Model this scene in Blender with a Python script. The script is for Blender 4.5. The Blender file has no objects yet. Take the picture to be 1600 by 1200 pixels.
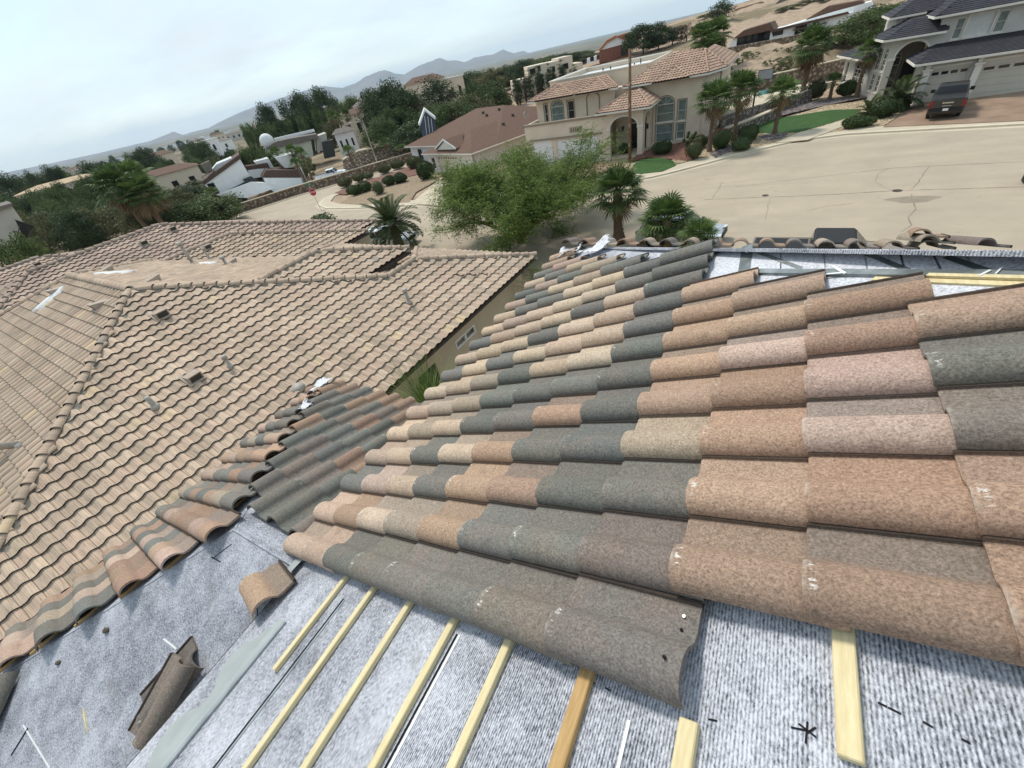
import bpy, bmesh, math, random
import numpy as np
from math import sin, cos, pi, radians, sqrt, atan2
from mathutils import Vector, Matrix
from mathutils.geometry import tessellate_polygon

SC = bpy.context.scene
COL = SC.collection
rnd = random.Random(11)

# ---------------------------------------------------------------- camera
# the world is measured from the camera: X up the near roof, Y towards the street, Z up
CAMR = np.array([[0.870707911, 0.170522343, -0.461291524],
                 [0.457540479, -0.624825695, 0.632652797],
                 [-0.18034536, -0.76191534, -0.62206155]])
cd = bpy.data.cameras.new('camera'); co = bpy.data.objects.new('camera', cd); COL.objects.link(co)
cd.sensor_width = 36.0; cd.lens = 36.0 * 630 / 1600; cd.clip_start = 0.05; cd.clip_end = 60000
Mx = Matrix.Identity(4)
for i in range(3):
    Mx[i][0] = CAMR[i][0]; Mx[i][1] = -CAMR[i][1]; Mx[i][2] = -CAMR[i][2]
co.matrix_world = Mx
SC.camera = co
SC.render.resolution_x = 1024; SC.render.resolution_y = 768
SC.view_settings.view_transform = 'Standard'; SC.view_settings.look = 'None'
SC.view_settings.exposure = 0.16; SC.view_settings.gamma = 1.0
SC.view_settings.use_curve_mapping = False
SC.render.engine = 'CYCLES'; SC.cycles.volume_bounces = 3

# ---------------------------------------------------------------- sky and sun
SUN_AZ, SUN_EL = radians(-62), radians(52)
wd = bpy.data.worlds.new('World'); SC.world = wd; wd.use_nodes = True
nt = wd.node_tree; nt.nodes.clear()
def wn(t, **k):
    n = nt.nodes.new(t)
    for a, b in k.items(): setattr(n, a, b)
    return n
out = wn('ShaderNodeOutputWorld'); bg = wn('ShaderNodeBackground'); nt.links.new(bg.outputs[0], out.inputs[0])
sky = wn('ShaderNodeTexSky', sky_type='NISHITA'); sky.sun_disc = False
sky.sun_elevation = SUN_EL; sky.sun_rotation = SUN_AZ; sky.altitude = 1200; sky.air_density = 1.0; sky.dust_density = 2.0; sky.ozone_density = 1.0
tc = wn('ShaderNodeTexCoord'); sx = wn('ShaderNodeSeparateXYZ'); nt.links.new(tc.outputs['Generated'], sx.inputs[0])
# cloud sheet: direction projected on a flat layer overhead
az_ = wn('ShaderNodeMath', operation='ABSOLUTE'); nt.links.new(sx.outputs[2], az_.inputs[0])
dz = wn('ShaderNodeMath', operation='ADD'); dz.inputs[1].default_value = 0.16; nt.links.new(az_.outputs[0], dz.inputs[0])
dx = wn('ShaderNodeMath', operation='DIVIDE'); dy = wn('ShaderNodeMath', operation='DIVIDE')
nt.links.new(sx.outputs[0], dx.inputs[0]); nt.links.new(dz.outputs[0], dx.inputs[1])
nt.links.new(sx.outputs[1], dy.inputs[0]); nt.links.new(dz.outputs[0], dy.inputs[1])
cx = wn('ShaderNodeCombineXYZ'); nt.links.new(dx.outputs[0], cx.inputs[0]); nt.links.new(dy.outputs[0], cx.inputs[1])
mp = wn('ShaderNodeMapping'); mp.inputs['Scale'].default_value = (0.42, 0.75, 1); mp.inputs['Rotation'].default_value = (0, 0, 0.5); mp.inputs['Location'].default_value = (3.1, 1.7, 0)
nt.links.new(cx.outputs[0], mp.inputs[0])
nz = wn('ShaderNodeTexNoise'); nz.inputs['Scale'].default_value = 1.3; nz.inputs['Detail'].default_value = 7; nz.inputs['Roughness'].default_value = 0.52; nz.inputs['Distortion'].default_value = 0.35
nt.links.new(mp.outputs[0], nz.inputs['Vector'])
cr = wn('ShaderNodeValToRGB'); cr.color_ramp.elements[0].position = 0.30; cr.color_ramp.elements[1].position = 0.72
cr.color_ramp.elements[0].color = (0.18, 0.18, 0.18, 1); cr.color_ramp.elements[1].color = (0.97, 0.97, 0.97, 1)
nt.links.new(nz.outputs['Fac'], cr.inputs[0])
nz2 = wn('ShaderNodeTexNoise'); nz2.inputs['Scale'].default_value = 2.6; nz2.inputs['Detail'].default_value = 6; nz2.inputs['Roughness'].default_value = 0.5
nt.links.new(mp.outputs[0], nz2.inputs['Vector'])
cc = wn('ShaderNodeMix', data_type='RGBA'); cc.inputs['A'].default_value = (6.1, 7.3, 8.1, 1); cc.inputs['B'].default_value = (8.3, 8.6, 8.7, 1)
nt.links.new(nz2.outputs['Fac'], cc.inputs['Factor'])
skx = wn('ShaderNodeMix', data_type='RGBA', blend_type='ADD'); skx.inputs['Factor'].default_value = 1.0
skx.inputs['B'].default_value = (2.4, 3.3, 3.7, 1)
nt.links.new(sky.outputs[0], skx.inputs['A'])
mx = wn('ShaderNodeMix', data_type='RGBA'); nt.links.new(cr.outputs[0], mx.inputs['Factor'])
nt.links.new(skx.outputs['Result'], mx.inputs['A']); nt.links.new(cc.outputs['Result'], mx.inputs['B'])
nt.links.new(mx.outputs['Result'], bg.inputs[0]); bg.inputs[1].default_value = 0.1
sl = bpy.data.lights.new('sun', 'SUN'); sl.energy = 2.7; sl.angle = radians(10); sl.color = (1.0, 0.95, 0.87)
so = bpy.data.objects.new('sun', sl); COL.objects.link(so)
sd = Vector((sin(SUN_AZ) * cos(SUN_EL), cos(SUN_AZ) * cos(SUN_EL), sin(SUN_EL)))
so.rotation_euler = sd.to_track_quat('Z', 'Y').to_euler()

# ---------------------------------------------------------------- rays from the photograph to real places
def ray(px, py):
    d = CAMR @ np.array([(px - 800) / 630.0, (py - 600) / 630.0, 1.0])
    return d / np.linalg.norm(d)
def at(px, py, r):                      # a point in that direction, r metres away on the map
    d = ray(px, py); return Vector(d * (r / math.hypot(d[0], d[1])))
def onz(px, py, z):
    d = ray(px, py); return Vector(d * (z / d[2]))
def gz0(x): return -10.3 + 0.03 * max(-95.0, min(40.0, x))
def gnd(px, py, dz=0.0):                # where the street-level ground is hit
    d = ray(px, py); t = (-10.3 + dz) / (d[2] - 0.03 * d[0]); return Vector(d * t)

# ---------------------------------------------------------------- mesh helper
class MB:
    def __init__(s): s.v = []; s.f = []; s.m = []; s.uv = {}
    def vert(s, p): s.v.append(tuple(p)); return len(s.v) - 1
    def face(s, pts, m=0):
        b = len(s.v); s.v.extend([tuple(p) for p in pts]); s.f.append(tuple(range(b, b + len(pts)))); s.m.append(m)
    def idx(s, ids, m=0): s.f.append(tuple(ids)); s.m.append(m)
    def box(s, c, size, rz=0.0, m=0, M=None):
        hx, hy, hz = size[0] / 2, size[1] / 2, size[2] / 2
        ca, sa = cos(rz), sin(rz); b = len(s.v)
        for dx in (-hx, hx):
            for dy in (-hy, hy):
                for dz_ in (-hz, hz):
                    if M is not None:
                        p = M @ Vector((c[0] + dx, c[1] + dy, c[2] + dz_)); s.v.append(tuple(p))
                    else: s.v.append((c[0] + dx * ca - dy * sa, c[1] + dx * sa + dy * ca, c[2] + dz_))
        for q in ((0, 1, 3, 2), (4, 6, 7, 5), (0, 4, 5, 1), (2, 3, 7, 6), (0, 2, 6, 4), (1, 5, 7, 3)):
            s.f.append(tuple(b + i for i in q)); s.m.append(m)
        return s
    def prism(s, poly, d, m=0):         # poly: 3D points of a flat outline, d: extrusion vector
        n = len(poly); b = len(s.v); d = Vector(d)
        s.v.extend([tuple(p) for p in poly]); s.v.extend([tuple(Vector(p) + d) for p in poly])
        tr = tessellate_polygon([[Vector(p) for p in poly]])
        for t in tr:
            s.f.append(tuple(b + i for i in t)); s.m.append(m); s.f.append(tuple(b + n + i for i in reversed(t))); s.m.append(m)
        for i in range(n):
            j = (i + 1) % n; s.f.append((b + i, b + j, b + n + j, b + n + i)); s.m.append(m)
        return s
    def tube(s, pts, rad, n=8, m=0, cap=True):
        pts = [Vector(p) for p in pts]; rings = []
        if not hasattr(rad, '__len__'): rad = [rad] * len(pts)
        for i, p in enumerate(pts):
            t = (pts[min(i + 1, len(pts) - 1)] - pts[max(i - 1, 0)]).normalized()
            a = t.orthogonal().normalized() if i == 0 else (a - t * a.dot(t)).normalized()
            c = t.cross(a); b = len(s.v)
            for k in range(n):
                an = 2 * pi * k / n; s.v.append(tuple(p + (a * cos(an) + c * sin(an)) * rad[i]))
            rings.append(b)
        for i in range(len(rings) - 1):
            for k in range(n):
                k2 = (k + 1) % n; s.f.append((rings[i] + k, rings[i] + k2, rings[i + 1] + k2, rings[i + 1] + k)); s.m.append(m)
        if cap:
            s.f.append(tuple(rings[0] + k for k in reversed(range(n)))); s.m.append(m)
            s.f.append(tuple(rings[-1] + k for k in range(n))); s.m.append(m)
        return s
    def ball(s, c, r, nu=14, nv=9, m=0, jit=0.0, rg=None, M=None):
        b = len(s.v); rg = rg or rnd
        for i in range(nv + 1):
            th = pi * i / nv
            for k in range(nu):
                ph = 2 * pi * k / nu; q = 1 + (rg.uniform(-jit, jit) if jit else 0)
                s.v.append((c[0] + r[0] * q * sin(th) * cos(ph), c[1] + r[1] * q * sin(th) * sin(ph), c[2] + r[2] * q * cos(th)))
        for i in range(nv):
            for k in range(nu):
                k2 = (k + 1) % nu; s.f.append((b + i * nu + k, b + (i + 1) * nu + k, b + (i + 1) * nu + k2, b + i * nu + k2)); s.m.append(m)
        return s
    def mesh(s, name, mats, smooth=False):
        me = bpy.data.meshes.new(name); me.from_pydata(s.v, [], s.f)
        if not isinstance(mats, (list, tuple)): mats = [mats]
        for q in mats: me.materials.append(q)
        if len(mats) > 1: me.polygons.foreach_set('material_index', s.m)
        if smooth: me.polygons.foreach_set('use_smooth', [True] * len(me.polygons))
        me.update(); return me
    def build(s, name, mats, parent=None, smooth=False, M=None):
        return link(name, s.mesh(name, mats, smooth), parent, M)
def link(name, me, parent=None, M=None):
    o = bpy.data.objects.new(name, me); COL.objects.link(o)
    if parent is not None: o.parent = parent
    if M is not None: o.matrix_local = M
    return o
def tag(o, label=None, cat=None, group=None, kind=None):
    if label: o['label'] = label
    if cat: o['category'] = cat
    if group: o['group'] = group
    if kind: o['kind'] = kind
    return o
def thing(name, label, cat, loc=(0, 0, 0), rz=0.0, group=None):
    o = bpy.data.objects.new(name, None); COL.objects.link(o); o.location = loc; o.rotation_euler = (0, 0, rz)
    o.empty_display_size = 0.2
    return tag(o, label, cat, group)
def copy_tree(o, parent=None):
    c = o.copy(); COL.objects.link(c); c.parent = parent
    for ch in [k for k in bpy.data.objects if k.parent == o]: copy_tree(ch, c)
    return c
KIDS = {}
def dup(root, loc, rz, sc=1.0, label=None, group=None):
    c = root.copy(); COL.objects.link(c); c.location = loc; c.rotation_euler = (0, 0, rz)
    c.scale = (sc, sc, sc) if not hasattr(sc, '__len__') else sc
    if label: c['label'] = label
    if group: c['group'] = group
    kids = KIDS.get(root.name)
    if kids is None: kids = KIDS[root.name] = list(root.children)
    for k in kids:
        q = k.copy(); COL.objects.link(q); q.parent = c
        for g in k.children:
            h = g.copy(); COL.objects.link(h); h.parent = q
    return c
def frame_mat(o, x, y, z):
    M = Matrix.Identity(4)
    for i in range(3): M[i][0] = x[i]; M[i][1] = y[i]; M[i][2] = z[i]; M[i][3] = o[i]
    return M

# ---------------------------------------------------------------- materials
def newmat(name):
    m = bpy.data.materials.new(name); m.use_nodes = True; n = m.node_tree; b = n.nodes['Principled BSDF']
    return m, n, b
def N(n, t, **k):
    q = n.nodes.new(t)
    for a, b in k.items(): setattr(q, a, b)
    return q
def rgba(c): return (c[0], c[1], c[2], 1.0)
def noise(n, vec, scale, detail=5, rough=0.55, dist=0.0):
    q = N(n, 'ShaderNodeTexNoise'); q.inputs['Scale'].default_value = scale; q.inputs['Detail'].default_value = detail
    q.inputs['Roughness'].default_value = rough; q.inputs['Distortion'].default_value = dist
    n.links.new(vec, q.inputs['Vector']); return q.outputs['Fac']
def ramp(n, fac, stops):
    q = N(n, 'ShaderNodeValToRGB'); e = q.color_ramp.elements
    while len(e) < len(stops): e.new(0.5)
    for k, (p, c) in enumerate(stops): e[k].position = p; e[k].color = rgba(c)
    n.links.new(fac, q.inputs[0]); return q.outputs[0]
def mixc(n, fac, a, b, bt='MIX'):
    q = N(n, 'ShaderNodeMix', data_type='RGBA', blend_type=bt)
    for nm, val in (('Factor', fac), ('A', a), ('B', b)):
        s = q.inputs[nm]
        if isinstance(val, (int, float)): s.default_value = val
        elif isinstance(val, (tuple, list)): s.default_value = rgba(val)
        else: n.links.new(val, s)
    return q.outputs['Result']
def math_(n, op, a, b=None, c=None):
    q = N(n, 'ShaderNodeMath', operation=op)
    for i, val in enumerate((a, b, c)):
        if val is None: continue
        if isinstance(val, (int, float)): q.inputs[i].default_value = val
        else: n.links.new(val, q.inputs[i])
    return q.outputs[0]
def bump(n, b, h, dist=0.01, st=0.6):
    q = N(n, 'ShaderNodeBump'); q.inputs['Distance'].default_value = dist; q.inputs['Strength'].default_value = st
    n.links.new(h, q.inputs['Height']); n.links.new(q.outputs[0], b.inputs['Normal'])
def pm(name, c1, c2=None, scale=6.0, rough=0.85, bp=0.0, bscale=60.0, metal=0.0, spec=0.3, c3=None, coord='Object', var=0.0, stretch=None, lo=0.35, hi=0.65):
    m, n, b = newmat(name)
    t = N(n, 'ShaderNodeTexCoord'); vec = t.outputs[coord]
    if stretch:
        q = N(n, 'ShaderNodeMapping'); q.inputs['Scale'].default_value = stretch; n.links.new(vec, q.inputs[0]); vec = q.outputs[0]
    if c2 is None: c2 = tuple(x * 0.82 for x in c1)
    f = noise(n, vec, scale, 6, 0.6)
    st = [(lo, c2), (hi, c1)]
    if c3: st = [(lo - 0.08, c3), (0.5, c2), (hi + 0.05, c1)]
    col = ramp(n, f, st)
    if var:
        oi = N(n, 'ShaderNodeObjectInfo'); k = math_(n, 'MULTIPLY_ADD', oi.outputs['Random'], var * 2, 1 - var)
        q = N(n, 'ShaderNodeHueSaturation'); n.links.new(k, q.inputs['Value']); n.links.new(col, q.inputs['Color']); col = q.outputs[0]
    n.links.new(col, b.inputs['Base Color'])
    b.inputs['Roughness'].default_value = rough; b.inputs['Metallic'].default_value = metal
    b.inputs['Specular IOR Level'].default_value = spec
    if bp: bump(n, b, noise(n, vec, bscale, 4, 0.6), bp)
    return m

# concrete tile: colour from the object, streaks and granules, white scuffs at the tail (uv: x along the tile, y across)
def tile_material(name, worn_highlit=True, striae=0.0):
    m, n, b = newmat(name)
    oi = N(n, 'ShaderNodeObjectInfo'); uv = N(n, 'ShaderNodeUVMap'); tx = N(n, 'ShaderNodeTexCoord')
    sp = N(n, 'ShaderNodeSeparateXYZ'); n.links.new(uv.outputs[0], sp.inputs[0])
    off = N(n, 'ShaderNodeVectorMath', operation='ADD'); n.links.new(tx.outputs['Object'], off.inputs[0])
    cb = N(n, 'ShaderNodeCombineXYZ'); r20 = math_(n, 'MULTIPLY', oi.outputs['Random'], 37.0)
    n.links.new(r20, cb.inputs[0]); n.links.new(r20, cb.inputs[1]); n.links.new(cb.outputs[0], off.inputs[1])
    v = off.outputs[0]
    base = oi.outputs['Color']
    # a second tint that comes and goes across the tile
    tint = mixc(n, ramp(n, noise(n, v, 5.5, 4, 0.6, 0.6), [(0.46, (0, 0, 0)), (0.72, (0.28, 0.28, 0.28))]), base, (0.29, 0.195, 0.145))
    pan = ramp(n, sp.outputs[1], [(0.36, (1, 1, 1)), (0.47, (0, 0, 0))])
    panamt = math_(n, 'MULTIPLY', ramp(n, math_(n, 'FRACT', math_(n, 'MULTIPLY', oi.outputs['Random'], 9.7)), [(0.35, (0, 0, 0)), (0.7, (0.6, 0.6, 0.6))]), pan)
    tint = mixc(n, panamt, tint, (0.165, 0.152, 0.135))
    g1 = noise(n, v, 125, 3, 0.8); g2 = noise(n, v, 42, 4, 0.6)
    tint = mixc(n, 1.0, tint, ramp(n, g1, [(0.30, (0.50, 0.49, 0.48)), (0.50, (0.97, 0.97, 0.97)), (0.72, (1.48, 1.46, 1.42))]), 'MULTIPLY')
    tint = mixc(n, 1.0, tint, ramp(n, g2, [(0.3, (0.88, 0.875, 0.87)), (0.62, (1.06, 1.06, 1.06))]), 'MULTIPLY')
    # darker along the interlock rib, dirt in dark drips
    tint = mixc(n, math_(n, 'MULTIPLY', ramp(n, noise(n, v, 13, 5, 0.65), [(0.60, (0, 0, 0)), (0.78, (0.4, 0.4, 0.4))]), 1.0), tint, (0.06, 0.052, 0.045))
    tint = mixc(n, ramp(n, sp.outputs[1], [(0.004, (0.88, 0.88, 0.88)), (0.05, (0, 0, 0))]), tint, (0.032, 0.022, 0.017))
    if worn_highlit:
        tail = ramp(n, sp.outputs[0], [(0.028, (0, 0, 0)), (0.04, (1, 1, 1)), (0.062, (1, 1, 1)), (0.085, (0, 0, 0))])
        wv = ramp(n, sp.outputs[1], [(0.44, (0, 0, 0)), (0.52, (1, 1, 1)), (0.78, (1, 1, 1)), (0.9, (0, 0, 0))])
        mp_ = N(n, 'ShaderNodeMapping'); mp_.inputs['Scale'].default_value = (0.35, 1.0, 0.5); n.links.new(v, mp_.inputs[0])
        sc_ = ramp(n, noise(n, mp_.outputs[0], 70, 4, 0.8), [(0.55, (0, 0, 0)), (0.61, (1, 1, 1))])
        scf = math_(n, 'MULTIPLY', math_(n, 'MULTIPLY', tail, wv), sc_)
        scf = math_(n, 'MULTIPLY', scf, ramp(n, oi.outputs['Random'], [(0.2, (0, 0, 0)), (0.4, (1, 1, 1))]))
        nose = math_(n, 'MULTIPLY', ramp(n, sp.outputs[0], [(0.010, (1, 1, 1)), (0.034, (0, 0, 0))]), ramp(n, noise(n, v, 18, 3), [(0.40, (0, 0, 0)), (0.66, (0.6, 0.6, 0.6))]))  # highlight along the rounded tail edge, painted into the colour
        tint = mixc(n, math_(n, 'MULTIPLY', nose, wv), tint, (0.50, 0.45, 0.385))
        tint = mixc(n, math_(n, 'MULTIPLY', scf, 0.85), tint, (0.72, 0.70, 0.64))
        strk = ramp(n, noise(n, mp_.outputs[0], 9, 6, 0.9, 2.5), [(0.688, (0, 0, 0)), (0.70, (0.8, 0.8, 0.8))])
        tint = mixc(n, strk, tint, (0.55, 0.52, 0.47))
    n.links.new(tint, b.inputs['Base Color'])
    b.inputs['Roughness'].default_value = 0.88; b.inputs['Specular IOR Level'].default_value = 0.22
    bump(n, b, math_(n, 'ADD', g1, math_(n, 'MULTIPLY', g2, 1.2)), 0.0022, 0.8)
    return m
MT_TILE = tile_material('concrete_tile')
MT_TILEEDGE = pm('tile_edge', (0.075, 0.06, 0.05), (0.035, 0.03, 0.026), 60, 0.95)

def underlay_material():
    m, n, b = newmat('roof_underlayment')
    t = N(n, 'ShaderNodeTexCoord'); v = t.outputs['Object']
    mp_ = N(n, 'ShaderNodeMapping'); mp_.inputs['Scale'].default_value = (1.0, 0.55, 1.0); n.links.new(v, mp_.inputs[0])
    f1 = noise(n, mp_.outputs[0], 135, 4, 0.72); f2 = noise(n, v, 9, 5, 0.6); f3 = noise(n, v, 1.7, 3, 0.5)
    w = N(n, 'ShaderNodeTexWave', wave_type='BANDS', bands_direction='X'); w.inputs['Scale'].default_value = 38; w.inputs['Distortion'].default_value = 1.6; w.inputs['Detail'].default_value = 2; w.inputs['Detail Scale'].default_value = 2
    n.links.new(v, w.inputs['Vector'])
    s = math_(n, 'ADD', f1, math_(n, 'MULTIPLY', math_(n, 'SUBTRACT', w.outputs['Fac'], 0.5), 0.20))
    s = math_(n, 'ADD', s, math_(n, 'MULTIPLY', math_(n, 'SUBTRACT', f2, 0.5), 0.32))
    s = math_(n, 'ADD', s, math_(n, 'MULTIPLY', math_(n, 'SUBTRACT', f3, 0.5), 0.42))
    col = ramp(n, s, [(0.30, (0.075, 0.078, 0.09)), (0.46, (0.30, 0.31, 0.345)), (0.68, (0.62, 0.635, 0.68))])
    dirt = ramp(n, noise(n, v, 4.2, 6, 0.7, 0.8), [(0.56, (0, 0, 0)), (0.72, (0.65, 0.65, 0.65))])
    col = mixc(n, dirt, col, (0.20, 0.19, 0.175))
    n.links.new(col, b.inputs['Base Color']); b.inputs['Roughness'].default_value = 0.95; b.inputs['Specular IOR Level'].default_value = 0.15
    bump(n, b, math_(n, 'ADD', f1, math_(n, 'MULTIPLY', f2, 2.0)), 0.004, 0.7)
    return m
MT_UND = underlay_material()
MT_WOOD = pm('pine_batten', (0.74, 0.64, 0.39), (0.62, 0.51, 0.28), 9, 0.7, 0.002, 90, stretch=(9, 1, 9))
MT_WOOD2 = pm('pine_weathered', (0.55, 0.36, 0.16), (0.40, 0.25, 0.10), 9, 0.75, 0.002, 90, stretch=(9, 1, 9))
MT_METAL = pm('galvanised_metal', (0.42, 0.46, 0.46), (0.27, 0.30, 0.31), 7, 0.45, 0.0, metal=0.55, spec=0.5)
MT_METALP = pm('painted_flashing', (0.40, 0.425, 0.415), (0.33, 0.36, 0.35), 5, 0.5, metal=0.2, spec=0.5)
MT_METALD = pm('dull_hip_metal', (0.30, 0.33, 0.33), (0.13, 0.15, 0.15), 5, 0.5, metal=0.5, spec=0.5, lo=0.4, hi=0.62)
MT_BLACK = pm('black_mark', (0.012, 0.011, 0.014), rough=0.9)
MT_WHITEP = pm('white_paint', (0.78, 0.78, 0.76), (0.70, 0.70, 0.68), 3, 0.6)
MT_STEEL = pm('nail_steel', (0.5, 0.5, 0.5), rough=0.4, metal=0.9)
MT_STUCCO = pm('stucco_tan', (0.52, 0.44, 0.31), (0.46, 0.385, 0.27), 1.3, 0.92, 0.006, 45)
MT_DARKWOOD = pm('dark_fascia', (0.075, 0.062, 0.05), (0.05, 0.04, 0.033), 8, 0.8)
MT_GLASS = pm('window_glass', (0.016, 0.020, 0.024), rough=0.06, spec=0.5)
MT_GLASSL = pm('window_glass_blinds', (0.19, 0.245, 0.225), (0.12, 0.16, 0.15), 2.5, 0.12, spec=0.5)
# ================================================================ tiles
def tile_mesh(name, prof, L, thick, lift, mats, W, nose=0.006, chips=0.0, seed=1, low=False):
    rg = random.Random(seed); n = len(prof); v = []; f = []; uv = []; mi = []
    st = [0.0, nose, L] if not low else [0.0, L]
    top = []; bot = []
    def Z(h, u): return h + lift * (1 - u / L)
    for si, u in enumerate(st):
        row = []
        for k, (w, h) in enumerate(prof):
            dn = (0.55 * nose if (si == 0 and not low) else 0.0); uu = u
            if si < 2 and chips: uu += max(0.0, rg.gauss(-0.2, 1.0)) * chips; dn += rg.uniform(0, chips * 0.5)
            row.append(len(v)); v.append((uu, -w, Z(h, u) - dn)); uv.append((u / L, w / W))
        top.append(row)
    for u in (st[0], st[-1]):
        row = []
        for k, (w, h) in enumerate(prof):
            row.append(len(v)); v.append((u, -w, Z(h, u) - thick)); uv.append((u / L, w / W))
        bot.append(row)
    for a, b in zip(top[:-1], top[1:]):
        for k in range(n - 1): f.append((a[k], a[k + 1], b[k + 1], b[k])); mi.append(0)
    for k in range(n - 1):
        f.append((bot[0][k], bot[1][k], bot[1][k + 1], bot[0][k + 1])); mi.append(1)
        f.append((top[0][k], bot[0][k], bot[0][k + 1], top[0][k + 1])); mi.append(1 if low else 0)
        f.append((top[-1][k + 1], bot[1][k + 1], bot[1][k], top[-1][k])); mi.append(0)
    for k in (0, n - 1):
        for a, b in zip(top[:-1], top[1:]):
            q = (a[k], b[k], bot[1][k], bot[0][k]) if a is top[0] and len(top) == 2 else None
            if q: f.append(q); mi.append(0)
        if len(top) == 3: f.append((top[0][k], top[1][k], top[2][k], bot[1][k], bot[0][k])); mi.append(0)
    # faces are wound for -w along +y ; flip so that tops look up
    me = bpy.data.meshes.new(name); me.from_pydata(v, [], [tuple(q) for q in f])
    for q in mats: me.materials.append(q)
    me.polygons.foreach_set('material_index', mi); me.polygons.foreach_set('use_smooth', [True] * len(f))
    ul = me.uv_layers.new(name='UVMap')
    for lp in me.loops: ul.data[lp.index].uv = uv[lp.vertex_index]
    bm = bmesh.new(); bm.from_mesh(me); bmesh.ops.recalc_face_normals(bm, faces=bm.faces); bm.to_mesh(me); bm.free()
    me.set_sharp_from_angle(angle=radians(42)); me.update()
    return me
TW, TE, TL = 0.284, 0.345, 0.425
SPROF = [(-0.010, 0.000), (-0.008, 0.009), (0.002, 0.009), (0.006, 0.000), (0.012, 0.001), (0.016, 0.005), (0.045, 0.0035), (0.085, 0.005), (0.112, 0.012), (0.124, 0.026), (0.136, 0.046),
         (0.150, 0.061), (0.168, 0.073), (0.190, 0.0805), (0.214, 0.0815), (0.234, 0.0765), (0.254, 0.065), (0.267, 0.048), (0.2745, 0.031), (0.2765, 0.017)]
SPROF = [(w_, h_ if h_ < .02 else .02 + (h_ - .02) * .86) for w_, h_ in SPROF]
TILES = [tile_mesh('barrel_tile', SPROF, TL, 0.017, 0.034, [MT_TILE, MT_TILE], TW, 0.007, ch, sd) for ch, sd in ((0.0008, 1), (0.0014, 2), (0.0022, 3))]
CL = {'T': (0.505, 0.395, 0.29), 't': (0.45, 0.345, 0.255), 'O': (0.40, 0.275, 0.195), 'B': (0.32, 0.218, 0.155), 'P': (0.46, 0.345, 0.275), 'p': (0.41, 0.305, 0.235),
      'G': (0.172, 0.172, 0.152), 'g': (0.182, 0.170, 0.148), 'b': (0.36, 0.295, 0.225), 'm': (0.205, 0.175, 0.148)}
def tcol(o, k, rg=rnd):
    c = CL[k]; q = rg.uniform(0.88, 1.12); o.color = (c[0] * q * rg.uniform(.96, 1.04), c[1] * q, c[2] * q * rg.uniform(.96, 1.04), 1)
SL = 0.43; TH = math.atan(SL); CT, ST = cos(TH), sin(TH)
UX = Vector((CT, 0, ST)); NX = Vector((-ST, 0, CT))          # faces that drain to -X
UY = Vector((0, -CT, ST)); NY = Vector((0, ST, CT))          # faces that drain to +Y
ZM = -1.387                                                   # tile level of the main face over the origin
def zM(x): return ZM + SL * x
AP = Vector((-3.158, 0.296, -2.40)); RUN = 2.40               # apex of the low wing
HIP = 3.35
DK = 0.036                                                    # the deck lies below the tile level
house = thing('tiled_house', 'house under the camera with half stripped brown and grey barrel tile roof', 'house', (0, 0, -8.6))
HO = Matrix.Translation((0, 0, 8.6))
def hp(name, mb, mats, smooth=False): return mb.build(name, mats, house, smooth, HO)
def put_tile(o_seam, ux, nz, key, parent=house, rz=0.0, sx=1.0, dz=0.0, rg=rnd):
    y = nz.cross(ux)
    M = HO @ frame_mat(Vector(o_seam) + nz * dz, ux, y, nz) @ Matrix.Rotation(rz, 4, 'Z')
    if sx != 1.0: M = M @ Matrix.Diagonal((sx, 1, 1, 1))
    o = link('tile', TILES[rg.randrange(3)], parent, M); tcol(o, key, rg); return o

# ---- roof decks
def sheet(pts, nz, th=0.02): return MB().prism([Vector(p) for p in pts], Vector(nz) * -th)
def mpt(x, y, d=-DK): return Vector((x, y, zM(x))) + NX * d
EX = -2.36
deck = hp('main_roof_underlayment', sheet([mpt(EX, HIP - EX), mpt(EX, -4.5), mpt(2.5, -4.5), mpt(2.5, HIP - 2.5)], NX), MT_UND)
zt = lambda y: zM(0) - SL * (y - HIP)
def tpt(x, y, d=-DK): return Vector((x, y, zt(y))) + NY * d
hp('street_side_underlayment', sheet([tpt(EX, HIP - EX), tpt(2.5, 0.5), tpt(7.86, HIP - EX)], NY), MT_UND)
NXr = Vector((ST, 0, CT))
def rpt(x, y): return Vector((x, y, zM(2.5) - SL * (x - 2.5))) - NXr * DK
hp('far_side_underlayment', sheet([rpt(2.5, 0.5), rpt(2.5, -4.5), rpt(7.86, -4.5), rpt(7.86, 5.36)], NXr), MT_UND)
# low wing: L end face, S street face, N near face
xe, ze = AP.x - RUN, AP.z - SL * RUN
NRUN = 3.3
NYm = Vector((0, -ST, CT))
d3 = lambda p, n: Vector(p) - n * DK
hp('wing_end_underlayment', sheet([d3(AP, NX), d3((xe, AP.y + RUN, ze), NX), d3((xe, AP.y - RUN, ze), NX)], NX), MT_UND)
hp('wing_street_underlayment', sheet([d3(AP, NY), d3((-1.95, AP.y, AP.z), NY), d3((-1.95, AP.y + RUN, ze), NY), d3((xe, AP.y + RUN, ze), NY)], NY), MT_UND)
hp('wing_near_underlayment', sheet([d3(AP, NYm), d3((xe, AP.y - RUN, ze), NYm), d3((xe, AP.y - NRUN, AP.z - SL * NRUN), NYm), d3((-1.95, AP.y - NRUN, AP.z - SL * NRUN), NYm), d3((-1.95, AP.y, AP.z), NYm)], NYm), MT_UND)
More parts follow.
